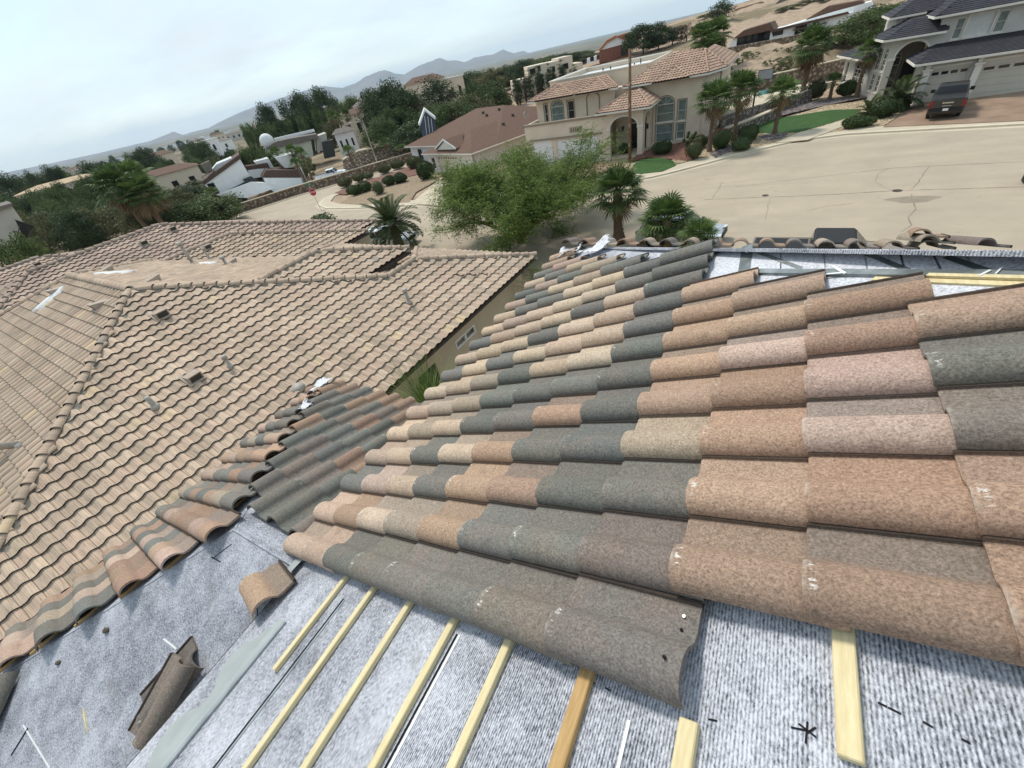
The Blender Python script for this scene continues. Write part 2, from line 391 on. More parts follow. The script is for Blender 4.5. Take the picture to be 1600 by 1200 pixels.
# ---- walls and fascias
w = MB(); w.box((2.75, 0.35, -5.9), (9.4, 9.4, 6.0)); hp('wall', w, MT_STUCCO)
w = MB(); w.box((-3.55, AP.y - 0.3, -6.3), (3.2, 4.3, 5.2)); hp('wing_wall', w, MT_STUCCO)
for (a, b) in (((EX, -4.5), (EX, HIP - EX)), ((EX, HIP - EX), (7.86, HIP - EX))):
    z = zM(EX) - 0.14; c = ((a[0] + b[0]) / 2, (a[1] + b[1]) / 2, z); L_ = math.hypot(b[0] - a[0], b[1] - a[1])
    w = MB(); w.box(c, (L_, 0.035, 0.16), atan2(b[1] - a[1], b[0] - a[0])); hp('fascia', w, MT_DARKWOOD)
for (a, b) in (((xe, AP.y - NRUN), (xe, AP.y + RUN)), ((xe, AP.y + RUN), (-2.1, AP.y + RUN))):
    c = ((a[0] + b[0]) / 2, (a[1] + b[1]) / 2, ze - 0.14); L_ = math.hypot(b[0] - a[0], b[1] - a[1])
    w = MB(); w.box(c, (L_, 0.035, 0.16), atan2(b[1] - a[1], b[0] - a[0])); hp('fascia', w, MT_DARKWOOD)

# ---- main face tiles, colours read course by course (from the eave up) from the photograph
PAT = {4: 'tpGgggmg', 3: 'POTbOGGmBBB', 2: 'GPTGOOGGOBB', 1: 'PTGTOGGbOPm', 0: 'TbTGGOGOBPG', -1: 'tbbGGGGOPBO', -2: 'TTbGTTGOOBO', -3: 'GTGTTTGOOO', -4: 'tTTGTTGO', -5: 'GtTTGTGG',
       -6: 'TPTTTGG', -7: 'tGGTTGG', -8: 'PGTtGb', -9: 'GpGbG', -10: 'TGtGg', -11: 'GPbgG', -12: 'pGOg', -13: 'tO'}
LAST = {-7: -3, -6: -3, -5: -3, -4: -2, -3: -1, -2: 0, -1: 1, 0: 2, 1: 3, 2: 3, 3: 3, 4: -2}
def gx(c): return 0.3004 + 0.31694 * c
def gy(r): return 1.4647 - 0.284 * r
for j in range(-13, 5):
    for i in range(-9, 4):
        if j in LAST:
            if i > LAST[j]: continue
        else:
            if gx(i + 1.23) + gy(j - 1) > 3.30: continue
        pat = PAT[j]; k = pat[i + 9] if i + 9 < len(pat) else rnd.choice('OBPBg')
        x = gx(i) + rnd.uniform(-.004, .004); p = Vector((x, gy(j - 1), zM(x)))
        put_tile(p, UX, NX, k, rz=rnd.uniform(-.010, .010), dz=rnd.uniform(-.001, .004))
# ---- wing end tiles
ncol = int(2 * RUN / TW)
for jc in range(-9, 9):
    y0 = AP.y + jc * TW + 0.10
    yc = y0 - TW / 2
    lim = AP.x - abs(yc - AP.y) - 0.02
    kk = 0
    while True:
        x = xe - 0.05 + kk * TE * CT; kk += 1
        if x > lim - 0.10: break
        sx = min(1.0, (lim - x) / (TL * CT))
        if sx < 0.35: break
        key = rnd.choice('OBbpGGgmPB')
        put_tile(Vector((x, y0, AP.z - SL * (AP.x - x))), UX, NX, key, rz=rnd.uniform(-.02, .02), sx=sx, dz=rnd.uniform(0, .006))
# ---- wing street-side tiles (seen from above and behind)
for ic in range(-1, 13):
    x0 = xe + 0.02 + (ic + 1) * TW
    xc = x0 - TW * 0.4
    lim = AP.y + 0.07 + max(0.0, AP.x - xc) + 0.03
    if x0 > -2.15: continue
    kk = 0
    while True:
        y = AP.y + RUN + 0.05 - kk * TE * CT; kk += 1
        if y - 0.22 < lim: break
        hd = y - TL * CT
        sx = 1.0 if hd > lim else (y - lim) / (TL * CT)
        key = rnd.choice('GGGgmBGBmm')
        put_tile(Vector((x0, y, AP.z - SL * (y - AP.y))), UY, NY, key, rz=rnd.uniform(-.012, .012), sx=max(.6, sx), dz=rnd.uniform(0, .005))
# ---- the one course left at the street eave
for ic in range(17):
    x0 = EX + 0.15 + ic * TW
    if x0 > 1.95: break
    y = HIP - EX + 0.07
    put_tile(Vector((x0, y, zt(y))), UY, NY, rnd.choice('BbgmB'), rz=rnd.uniform(-.03, .03), dz=rnd.uniform(0.0, .01))

# ---- battens
def batten(c, r0, r1, mat=MT_WOOD, wd_=0.042):
    x = gx(c) + wd_ / 2 * CT; L_ = (r1 - r0) * TW; b = MB(); b.box((0, 0, 0), (wd_, L_, 0.024))
    M = HO @ frame_mat(mpt(x, gy((r0 + r1) / 2), -DK + 0.0135), UX, Vector((0, 1, 0)), NX)
    bm_ = b.mesh('batten', mat); o = link('batten', bm_, house, M); bev(o, 0.003); return o
def bev(o, w_, seg=1):
    q = o.modifiers.new('bevel', 'BEVEL'); q.width = w_; q.segments = seg; q.limit_method = 'ANGLE'
for c, r0, r1 in ((-6.53, 2.2, 5.74), (-5.58, 2.2, 9.5), (-4.58, 2.2, 9.5), (-3.62, 2.2, 9.5), (-2.70, 2.2, 9.5), (-1.74, 2.2, 9.0), (-0.83, 4.02, 9.0), (0.105, 1.2, 3.87)):
    batten(c, r0, r1, MT_WOOD2 if abs(c + 1.74) < .01 else MT_WOOD, 0.046 if c > -2 else 0.036)
for c in (1.05, 2.0): batten(c, -1.5, 3.2)
# old course of battens under the wing tiles
for k in range(2, 7):
    x = xe + k * TE * CT; y0 = AP.y + (AP.x - x) - .05; y1 = AP.y - (AP.x - x) + .05
    b = MB(); b.box((0, 0, 0), (.038, y0 - y1, .022)); p = d3((x, (y0 + y1) / 2, AP.z - SL * (AP.x - x)), NX)
    link('batten', b.mesh('batten', MT_WOOD2), house, HO @ frame_mat(p + NX * .012, UX, Vector((0, 1, 0)), NX))

# ---- lap lines, chalk and felt-pen marks on the underlayment
def strip_on(pf, a, b, wd_, mat, name, h=0.003, nrm=NX):
    a, b = pf(*a), pf(*b); d = (b - a); s = d.cross(nrm).normalized() * (wd_ / 2); up = nrm * h
    m_ = MB(); m_.prism([a - s + up * .2, b - s + up * .2, b + s + up * .2, a + s + up * .2], up); return hp(name, m_, mat)
P_ = lambda c, r: mpt(gx(c), gy(r))
for a, b, wd_, mt, nm in (((-6.12, 4.3), (-6.2, 7.6), .014, MT_METAL, 'lap_edge'), ((-6.17, 4.3), (-6.25, 7.6), .010, MT_BLACK, 'lap_shadow_line'), ((-3.40, 4.1), (-3.42, 9), .012, MT_WHITEP, 'lap_edge'), ((-3.45, 4.1), (-3.47, 9), .008, MT_BLACK, 'lap_shadow_line'),
                          ((-1.22, 4.2), (-1.22, 9), .009, MT_WHITEP, 'lap_edge'), ):
    strip_on(P_, a, b, wd_, mt, nm)
def npt(x, y, d=-DK): return Vector((x, y, AP.z - SL * (AP.y - y))) + NYm * d
def onN(px, py):
    d = ray(px, py); c = AP.z - SL * AP.y - DK / CT; t = c / (d[2] - SL * d[1]); return Vector(d * t)
def nstrip(p0, p1, wd_, mat, nm, h=.003):
    a, b = onN(*p0), onN(*p1); d = b - a; s = d.cross(NYm).normalized() * wd_ / 2; up = NYm * h
    m_ = MB(); m_.prism([a - s + up * .2, b - s + up * .2, b + s + up * .2, a + s + up * .2], up); return hp(nm, m_, mat)
nstrip((256, 998), (276, 1014), .011, MT_WHITEP, 'sealant_strip'); nstrip((327, 1058), (342, 1070), .008, MT_WHITEP, 'sealant_strip')
nstrip((37, 1133), (78, 1200), .009, MT_WHITEP, 'lap_edge'); nstrip((44, 1138), (18, 1180), .012, MT_BLACK, 'lap_shadow_line')
nstrip((330, 870), (345, 878), .005, MT_BLACK, 'pen_mark'); nstrip((332, 873), (362, 850), .004, MT_BLACK, 'pen_mark')
nstrip((402, 945), (403, 985), .005, MT_BLACK, 'pen_mark')

# ---- eave closure: painted metal with a scalloped edge, lying along the eave
m_ = MB(); pts = []
n_ = 60
for k in range(n_ + 1):
    r = 5.15 + (9.2 - 5.15) * k / n_
    ph = (r - 5.6) / 1.25; fr = ph - math.floor(ph)
    scal = -7.66 - 0.34 * max(0.0, sin(pi * min(1.0, fr / 0.72))) ** 0.7 if fr < 0.72 else -7.66 + 0.05 * sin(pi * (fr - .72) / .28)
    if r < 5.3: scal = -7.45
    pts.append(mpt(gx(scal), gy(r), 0.012 - DK + .01))
top = [mpt(gx(-7.32), gy(9.2), -DK + .012), mpt(gx(-7.32), gy(5.1), -DK + .012)]
m_.prism(pts + top, NX * 0.002)
m_.prism([mpt(gx(-7.32), gy(5.1), -DK + .004), mpt(gx(-7.32), gy(9.2), -DK + .004), mpt(gx(-7.25), gy(9.2), -DK + .002), mpt(gx(-7.25), gy(5.1), -DK + .002)], NX * 0.012, 1)
hp('eave_closure', m_, [MT_METALP, MT_METAL])
# short piece of flashing under the bottom row corner
m_ = MB(); m_.prism([mpt(gx(-8.6), gy(4.0), .0), mpt(gx(-8.3), gy(3.95), .0), mpt(gx(-8.35), gy(4.5), .0), mpt(gx(-8.55), gy(4.55), .0)], NX * .002); hp('flashing', m_, MT_METALP)

MT_UNDH = pm('hip_sky_brightened', (0.68, 0.69, 0.725), (0.33, 0.34, 0.37), 75, .9, .003, 60, lo=.3, hi=.58)  # paler underlayment, brightness of the grazing sky put into its colour
# ---- metal, straps and lath along the stripped hip
def onM(px, py, d=-DK):
    q = ray(px, py); c = ZM + d / CT; return Vector(q * (c / (q[2] - SL * q[0])))
def mstrip(p0, p1, wd_, mat, nm, h=.004, lift=0.0):
    a, b = onM(*p0), onM(*p1); d = b - a; s_ = d.cross(NX).normalized() * wd_ / 2; up = NX * h; l_ = NX * (lift + .001)
    m_ = MB(); m_.prism([a - s_ + l_, b - s_ + l_, b + s_ + l_, a + s_ + l_], up); return hp(nm, m_, mat)
m_ = MB(); m_.prism([mpt(-.95, HIP + .92, -DK + .001), mpt(-.32, 2.85, -DK + .001), mpt(2.49, .05, -DK + .001), mpt(2.49, HIP - 2.52, -DK + .001)], NX * .002); hp('hip_lightening_sheet', m_, MT_UNDH)  # added overlay sheet that lightens the strip along the hip
mstrip((1158, 427), (1700, 436), .048, MT_METALD, 'hip_channel', .022)
mstrip((1168, 384), (1163, 424), .075, MT_METALD, 'metal_strap', .006)
for p0, p1 in (((1174, 391), (1252, 420)), ((1344, 393), (1418, 423)), ((1478, 402), (1548, 426))): mstrip(p0, p1, .028, MT_METALD, 'metal_strap', .004)
for p0, p1 in (((1220, 389), (1220, 420)), ((1287, 391), (1290, 420)), ((1350, 394), (1355, 422)), ((1407, 397), (1414, 423)), ((1458, 398), (1471, 424)), ((1508, 402), (1532, 426))):
    mstrip(p0, p1, .008, MT_BLACK, 'lap_shadow_line', .002)
for p0, p1, wd_, th, lf in (((1365, 438), (1700, 452), .030, .012, 0), ((1450, 436), (1700, 445), .022, .012, .013)): mstrip(p0, p1, wd_, MT_WOOD, 'hip_nailer', th, lf)
for p0, p1 in (((1236, 1137), (1262, 1142)), ((1248, 1131), (1275, 1152)), ((1262, 1128), (1259, 1162)), ((1262, 1145), (1275, 1137)), ((1107, 1124), (1121, 1127)), ((1372, 1098), (1386, 1105)), ((1388, 1106), (1408, 1116)), ((1442, 1128), (1458, 1137)), ((1502, 1155), (1516, 1162)), ((918, 1064), (930, 1068)), ((946, 1075), (954, 1080))): mstrip(p0, p1, .0036, MT_BLACK, 'pen_mark', .002)
for p0, p1, wd_ in (((1292, 435), (1318, 433), .012), ((1302, 422), (1322, 434), .014), ((1530, 440), (1548, 431), .010), ((1556, 437), (1566, 427), .006), ((1168, 398), (1171, 399), .02)): mstrip(p0, p1, wd_, MT_WHITEP, 'underlayment_scrap', .004, .024)
# torn underlayment at the far corner and at the wing hip
def torn(name, c, ux, uy, nz, sx, sy, seed, lift):
    rg = random.Random(seed); n = 14; m_ = MB(); g = []
    for i in range(n):
        for j in range(n):
            a, b = i / (n - 1) - .5, j / (n - 1) - .5; e = 1 + .22 * rg.uniform(-1, 1) * (abs(a) > .4 or abs(b) > .4)
            h = lift * (0.5 + 0.5 * sin(5 * a + 3 * b + seed)) * (0.4 + abs(a) + abs(b)) + rg.uniform(0, .012)
            g.append(m_.vert(Vector(c) + ux * (a * sx * e) + uy * (b * sy * e) + nz * h))
    for i in range(n - 1):
        for j in range(n - 1):
            if (i in (0, n - 2) or j in (0, n - 2)) and rg.random() < .4: continue
            m_.idx((g[i * n + j], g[(i + 1) * n + j], g[(i + 1) * n + j + 1], g[i * n + j + 1]))
    o = hp(name, m_, MT_UNDW, True); q = o.modifiers.new('thick', 'SOLIDIFY'); q.thickness = .002; return o
MT_UNDW = pm('underlayment_white_side', (0.72, 0.73, 0.75), (0.50, 0.51, 0.54), 30, 0.9)
torn('torn_underlayment', mpt(-2.28, 5.32, .03), UX, Vector((0, 1, 0)), NX, .36, .32, 3, .06)
torn('torn_underlayment', mpt(-1.75, 4.92, .02), UX, Vector((0, 1, 0)), NX, .45, .30, 5, .07)
torn('torn_underlayment', Vector((xe + .15, AP.y + RUN - .18, ze + .10)), UX, Vector((0, 1, 0)), NX, .45, .36, 8, .05)
torn('torn_underlayment', Vector((AP.x - 1.75, AP.y + 1.70, AP.z - SL * 1.72)), UX, Vector((0, 1, 0)), NX, .25, .22, 9, .05)
# nails in exposed heads
for (i, j, wq) in ((-2, 4, .05), (-2, 4, .09), (-2, 4, .2), (0, 3, .07), (0, 3, .11), (-4, 2, .06), (-5, 3, .09), (-4, 3, .09)):
    x = gx(i + 1.10); p = Vector((x, gy(j - 1) - wq, zM(x))) + NX * (.012 if wq < .12 else .085)
    m_ = MB(); m_.tube([(0, 0, -.004), (0, 0, .003)], .005, 8); link('nail', m_.mesh('nail', MT_STEEL if wq < .06 else MT_BLACK), house, HO @ frame_mat(p, UX, Vector((0, 1, 0)), NX))

# ---------------------------------------------------------------- loose things lying on the roof
def loose_tile(label, p, ux, nz, key, rz=0, cat='roof tile', name='loose_tile', sx=1):
    y = nz.cross(ux).normalized(); ux = y.cross(nz).normalized()
    o = link(name, TILES[1], None, frame_mat(p, ux, y, nz) @ Matrix.Rotation(rz, 4, 'Z') @ Matrix.Diagonal((sx, 1, 1, 1))); tcol(o, key); return tag(o, label, cat)
def fit_tile(label, ptail, phead, key, lift, sh=0.0):
    def q(px, py): d = ray(px, py); c = AP.z - SL * AP.y - DK / CT + lift / CT; return Vector(d * (c / (d[2] - SL * d[1])))
    a, b = q(*ptail), q(*phead); ux = (b - a).normalized(); return loose_tile(label, a, ux, NYm, key)
# two slipped tiles, one on the other, and one at the corner of the picture
fit_tile('dark brown loose barrel tile lying under another on the bare underlayment', (228, 1085), (306, 987), 'm', .012)
fit_tile('dark brown loose barrel tile on top of another beside the scalloped metal strip', (211, 1140), (272, 1014), 'm', .075)
fit_tile('grey loose barrel tile at the bottom left corner of the underlayment', (-45, 1165), (-10, 1075), 'g', .012)
loose_tile('brown loose barrel tile askew below the lowest row, above the battens', Vector((gx(-9.15), gy(4.18), zM(gx(-9.15)))) + NX * .0, UX, NX, 'O', -.16)
def clod(label, px, py, r, seed, col):
    rg = random.Random(seed); m_ = MB(); m_.ball((0, 0, 0), (r * 1.3, r, r * .7), 9, 6, 0, .18, rg)
    o = m_.build('mortar_lump', col, None, True, Matrix.Translation(onN(px, py) + NYm * r * .6)); return tag(o, label, 'rubble')
MT_RUB = pm('rubble', (0.16, 0.13, 0.10), (0.08, 0.065, 0.05), 50, .95, .004, 80)
clod('small round lump of mortar on the underlayment below the wing tiles', 168, 985, .022, 1, MT_RUB)
clod('small dark lump of mortar nearer the bottom left corner of the roof', 93, 1035, .017, 2, MT_RUB)
m_ = MB(); a, b = onN(131, 1106), onN(138, 1146); d = b - a; s = d.cross(NYm).normalized() * .008
m_.prism([a, a + d * .3 + s, b, a + d * .3 - s * .6], NYm * .008)
tag(m_.build('wood_splinter', MT_WOOD), 'pale wood splinter lying alone on the bare underlayment', 'splinter')
for k, (x, dz_, rz_, key) in enumerate(((1.62, .06, .25, 'b'), (1.72, .115, -.12, 'B'), (1.98, .03, .35, 'm'))):
    y = HIP - EX + .02
    loose_tile(('lowest', 'topmost', 'rightmost')[k] + ' of the brown tiles heaped loose on the street eave', Vector((x, y, zt(y))) + NY * dz_, UY, NY, key, rz_)
# ================================================================ the neighbour's hip roof
NA = radians(3.0)
NW = Vector((sin(NA), cos(NA), 0)); NE = Vector((cos(NA), -sin(NA), 0))      # along the eave to the street / towards us
NT = 1.0 / 3.0; NTH = math.atan(NT); NC, NS = cos(NTH), sin(NTH)
nb = thing('neighbour_house', 'low stucco house with pale tan tiled hip roof next to the stripped roof', 'house', (-14, 5, -9.2))
NBI = Matrix.Translation((14, -5, 9.2))
def nbp(name, mb, mats, smooth=False): return mb.build(name, mats, nb, smooth, NBI)
def rim(name, base):
    m, n, b = newmat(name)
    oi = N(n, 'ShaderNodeObjectInfo'); ge = N(n, 'ShaderNodeNewGeometry'); t = N(n, 'ShaderNodeTexCoord')
    r = math_(n, 'FRACT', math_(n, 'ADD', math_(n, 'MULTIPLY', oi.outputs['Random'], 1.0), math_(n, 'MULTIPLY', ge.outputs['Random Per Island'], 7.13)))
    col = ramp(n, r, [(0.0, tuple(x * .80 for x in base)), (0.35, tuple(x * .95 for x in base)), (0.6, (base[0] * 1.0, base[1] * .95, base[2] * .95)), (0.86, tuple(x * 1.06 for x in base)), (0.975, tuple(x * 1.1 for x in base)), (0.993, (base[0] * 1.22, base[1] * 1.2, base[2] * 1.0)), (0.997, (base[0] * .7, base[1] * .75, base[2] * .85))])
    uv = N(n, 'ShaderNodeUVMap'); mp_ = N(n, 'ShaderNodeMapping'); mp_.inputs['Scale'].default_value = (0.5, 9.0, 1); n.links.new(uv.outputs[0], mp_.inputs[0])
    ad = N(n, 'ShaderNodeVectorMath', operation='ADD'); n.links.new(mp_.outputs[0], ad.inputs[0]); cb = N(n, 'ShaderNodeCombineXYZ')
    n.links.new(math_(n, 'MULTIPLY', r, 91.0), cb.inputs[0]); n.links.new(math_(n, 'MULTIPLY', r, 57.0), cb.inputs[1]); n.links.new(cb.outputs[0], ad.inputs[1])
    f = noise(n, ad.outputs[0], 1.6, 4, .7)
    col = mixc(n, 1.0, col, ramp(n, f, [(0.33, (.60, .58, .58)), (0.5, (.98, .98, .98)), (0.68, (1.22, 1.20, 1.14))]), 'MULTIPLY')
    sp = N(n, 'ShaderNodeSeparateXYZ'); n.links.new(uv.outputs[0], sp.inputs[0])
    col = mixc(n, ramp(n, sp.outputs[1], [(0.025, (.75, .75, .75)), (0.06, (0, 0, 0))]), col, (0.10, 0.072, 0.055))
    d = noise(n, t.outputs['Object'], .55, 5, .65)
    col = mixc(n, 1.0, col, ramp(n, d, [(0.3, (.80, .80, .80)), (0.65, (1.06, 1.06, 1.06))]), 'MULTIPLY')
    n.links.new(col, b.inputs['Base Color']); b.inputs['Roughness'].default_value = .9; b.inputs['Specular IOR Level'].default_value = .2
    return m
MT_NTILE = rim('neighbour_tile', (0.54, 0.42, 0.312))
MT_NTILE2 = rim('neighbour_tile_far', (0.47, 0.36, 0.285))
MT_NEDGE = pm('tile_gap_shade', (0.050, 0.036, 0.028), (0.03, 0.022, 0.017), 20, .95)  # gap shadow and dirt painted on tail ends, undersides and decks
MT_MORT = pm('old_mortar', (0.34, 0.305, 0.25), (0.20, 0.18, 0.145), 9, .95, .02, 30, c3=(0.13, 0.115, 0.09))
NWD, NEX = 0.302, 0.355
NPROF = [(-0.012, 0.006), (0.0, 0.004), (0.05, 0.0), (0.10, 0.003), (0.135, 0.018), (0.165, 0.038), (0.195, 0.050), (0.225, 0.053), (0.255, 0.046), (0.283, 0.028), (0.304, 0.010)]
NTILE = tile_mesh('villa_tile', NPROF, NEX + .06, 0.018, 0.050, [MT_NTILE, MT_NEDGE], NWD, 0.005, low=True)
LPROF = [NPROF[i] for i in (0, 2, 3, 5, 6, 7, 9, 10)]
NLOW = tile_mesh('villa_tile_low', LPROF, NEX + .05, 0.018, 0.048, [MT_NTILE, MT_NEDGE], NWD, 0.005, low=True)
def mesh_arrays(me):
    v = np.array([tuple(q.co) for q in me.vertices]); f = [tuple(p.vertices) for p in me.polygons]; mi = [p.material_index for p in me.polygons]
    ul = me.uv_layers[0].data; uv = [[tuple(ul[l].uv) for l in p.loop_indices] for p in me.polygons]; return v, f, mi, uv
LOWA = mesh_arrays(NLOW)
class Bag:                                   # many tiles joined into one mesh
    def __init__(s): s.v = []; s.f = []; s.mi = []; s.uv = []; s.n = 0
    def add(s, M, arr=LOWA):
        v, f, mi, uv = arr; A = np.array(M)[:3]; s.v.append(v @ A[:, :3].T + A[:, 3]); o = s.n; s.n += len(v)
        s.f.extend([tuple(i + o for i in q) for q in f]); s.mi.extend(mi); s.uv.extend(uv)
    def build(s, name, mats, parent, M, me_name=None):
        me = bpy.data.meshes.new(name); me.from_pydata(np.concatenate(s.v).tolist(), [], s.f)
        for q in mats: me.materials.append(q)
        me.polygons.foreach_set('material_index', s.mi); me.polygons.foreach_set('use_smooth', [True] * len(s.f))
        ul = me.uv_layers.new(name='UVMap'); ul.data.foreach_set('uv', [c for q in s.uv for t in q for c in t])
        me.set_sharp_from_angle(angle=radians(42)); return link(name, me, parent, M)
def in_poly(x, y, P):
    c = False; j = len(P) - 1
    for i in range(len(P)):
        if (P[i][1] > y) != (P[j][1] > y) and x < (P[j][0] - P[i][0]) * (y - P[i][1]) / (P[j][1] - P[i][1]) + P[i][0]: c = not c
        j = i
    return c
def face_tiles(O, outdir, poly, W=NWD, E=NEX, t=NT):
    """O: a point on the eave, outdir: horizontal direction the face drains to, poly: plan outline. Yields tile frames."""
    outdir = outdir.normalized(); al = Vector((-outdir.y, outdir.x, 0))          # along the eave
    ux = Vector((-outdir.x, -outdir.y, t)).normalized(); nz = Vector((outdir.x * t, outdir.y * t, 1)).normalized(); y = nz.cross(ux)
    cs = ux.xy.length
    ss = [((Vector((p[0], p[1], 0)) - O).xy.dot(al.xy), -(Vector((p[0], p[1], 0)) - O).xy.dot(outdir.xy)) for p in poly]
    s0, s1 = min(a for a, b in ss), max(a for a, b in ss); h1 = max(b for a, b in ss)
    res = []
    for r in range(-1, int(h1 / (E * cs)) + 1):
        d = r * E * cs - 0.02
        if d < -.1: continue
        for k in range(int(s0 / W) - 1, int(s1 / W) + 2):
            s_ = k * W; c = Vector((O.x, O.y, 0)) + al * (s_) - outdir * (d + E * cs * .5)
            if not in_poly(c.x, c.y, poly): continue
            # local -y is w, so the origin sits half a tile along +y
            p = Vector((O.x, O.y, O.z)) + al * s_ - outdir * d + Vector((0, 0, t * d)) + y * (W * .5)
            res.append(frame_mat(p, ux, y, nz))
    return res
def deckface(name, pts, mat): 
    m_ = MB(); m_.prism([Vector(p) for p in pts], Vector((0, 0, -.05))); nbp(name, m_, mat)
ZE = -6.42
def L2(p, q=None): return (p[0], p[1])
# plan points in the neighbour's own axes: a = towards us, b = towards the street, from the near eave line
EO = Vector((-7.86, 9.6, ZE))
def npn(a, b, z): p = EO + NE * a + NW * b; return Vector((p.x, p.y, z))
def nab(x, y): d = Vector((x, y, 0)) - Vector((EO.x, EO.y, 0)); return d.dot(NE), d.dot(NW)
HP = 8.75                                      # half span of the main block
zr = ZE + NT * HP
RL = 6.2                                       # length of its ridge
b0 = nab(-16.7, 4.4)[1]                        # ridge line
P0 = npn(-HP, b0, zr); P1 = npn(-HP - RL, b0, zr)
SWc = npn(0, b0 - HP, ZE); NEc = npn(0, b0 + HP, ZE); W_S = npn(-2 * HP - RL, b0 - HP, ZE); W_N = npn(-2 * HP - RL, b0 + HP, ZE)
aw1 = -3.35; bw1 = nab(-7.6, 14.15)[1]         # first street wing: ridge 3.35 m behind the near eave
W1r0 = npn(aw1, b0 + HP + aw1, ZE - NT * aw1); W1r1 = npn(aw1, bw1 + aw1, ZE - NT * aw1); W1c = npn(0, bw1, ZE); W1d = npn(2 * aw1, bw1, ZE); W1e = npn(2 * aw1, b0 + HP + 2 * aw1, ZE)
def wing(ac, hw, bend, bstart, ZE=ZE): 
    """a street wing centred on a=ac, half width hw, ending at b=bend"""
    z = ZE + NT * hw
    return dict(z=z, r0=npn(ac, bstart, z), r1=npn(ac, bend - hw, z), e0=npn(ac + hw, bend, ZE), e1=npn(ac - hw, bend, ZE), s0=npn(ac + hw, bstart, ZE), s1=npn(ac - hw, bstart, ZE), hw=hw)
ZE2 = -5.27; a2, b2 = nab(-12.15, 11.95); WG2 = wing(a2 - 2.4, 2.4, b2, b0 + 2.4, ZE2)
a3, b3 = nab(-20.0, 16.9); WG3 = wing(a3 - 5.0, 5.0, b3, b0 + 2.6)
wx = nab(-29.6, 5)[0]; z4 = -3.75; h4 = (z4 - ZE) / NT; bb4 = nab(-28.9, 10.9)[1]
W4r1 = npn(wx, bb4, z4); W4r0 = npn(wx, nab(-30, 4.9)[1], z4)
faces = []   # (drain direction, point on eave, plan polygon, z polygon points)
Epoly = [SWc, P0, W1r0, W1r1, W1c]
faces.append(('E', NE, npn(0, 0, ZE), Epoly))
faces.append(('A', -NW, SWc, [SWc, P0, P1, W_S]))
faces.append(('B', NW, NEc, [P0, W1r0 + (NEc - W1r0) * 1.0, W_N, P1]))
faces.append(('W1w', -NE, W1e, [W1r0, W1r1, W1d, W1e]))
faces.append(('W1n', NW, W1c, [W1r1, W1c, W1d]))
for q, g in (('W2', WG2), ('W3', WG3)):
    faces.append((q + 'e', NE, g['s0'], [g['s0'], g['r0'], g['r1'], g['e0']]))
    faces.append((q + 'w', -NE, g['s1'], [g['s1'], g['r0'], g['r1'], g['e1']]))
    faces.append((q + 'n', NW, g['e0'], [g['r1'], g['e0'], g['e1']]))
# the long rear block beyond: its face towards us, hipped at both ends
f0, f1 = npn(wx + h4, nab(-30, 4.9)[1] - h4, ZE), npn(wx + h4, bb4 + h4, ZE)
faces.append(('W4e', NE, f0, [f0, W4r0, W4r1, f1]))
faces.append(('W4n', NW, f1, [W4r1, f1, npn(wx - h4, bb4 + h4, ZE)]))
g0 = npn(wx - h4, bb4 + h4, ZE); g1 = npn(wx - h4, nab(-30, 4.9)[1] - h4, ZE)
faces.append(('W4s', -NW, f0, [f0, W4r0, g1]))
# a farther wing at the left
wx5 = nab(-39.0, 6)[0]; z5 = -4.35; h5 = (z5 - ZE) / NT; b50, b51 = nab(-39, 1.0)[1], nab(-39, 7.5)[1]
W5r0, W5r1 = npn(wx5, b50, z5), npn(wx5, b51, z5); k0, k1 = npn(wx5 + h5, b50 - h5, ZE), npn(wx5 + h5, b51 + h5, ZE)
faces.append(('W5e', NE, k0, [k0, W5r0, W5r1, k1])); faces.append(('W5n', NW, k1, [W5r1, k1, npn(wx5 - h5, b51 + h5, ZE)]))
faces.append(('W5s', -NW, k0, [W5r0, k0, npn(wx5 - h5, b50 - h5, ZE)]))
def zmax_other(x, y, own):
    return None
near, rest = [], Bag(); far_ = Bag()
allt = []
def plane_z(drain, O, x, y): return O.z - NT * (Vector((x, y, 0)) - Vector((O.x, O.y, 0))).dot(drain)
FZ = [(nm, dr, O, [(p.x, p.y) for p in pl]) for nm, dr, O, pl in faces]
for nm, dr, O, pl in FZ:
    for M in face_tiles(O, dr, pl):
        c = M.translation
        hid = False
        for nm2, dr2, O2, pl2 in FZ:              # leave out tiles that lie under another face
            if nm2 != nm and in_poly(c.x, c.y, pl2) and plane_z(dr2, O2, c.x, c.y) > c.z + .12: hid = True; break
        if not hid: allt.append((c.length, nm, M))
allt.sort(key=lambda t: t[0])
cnt = 0
for d, nm, M in allt:
    if nm == 'E' and cnt < 300 and (c := M.translation).y > 0.5:
        cnt += 1; o = link('roof_tile', NTILE, nb, NBI @ M @ Matrix.Rotation(rnd.uniform(-.012, .012), 4, 'Z'))
    elif nm[:2] in ('W4', 'W5'): far_.add(M)
    else: rest.add(M)
o = rest.build('roof_tiles', [MT_NTILE, MT_NEDGE], nb, NBI); tag(o, kind='stuff')
o = far_.build('rear_roof_tiles', [MT_NTILE2, MT_NEDGE], nb, NBI); tag(o, kind='stuff')
for nm, dr, O, pl in faces:
    deckface('roof_deck', [Vector((p.x, p.y, plane_z(dr, O, p.x, p.y) - .012)) for p in pl], MT_NEDGE)
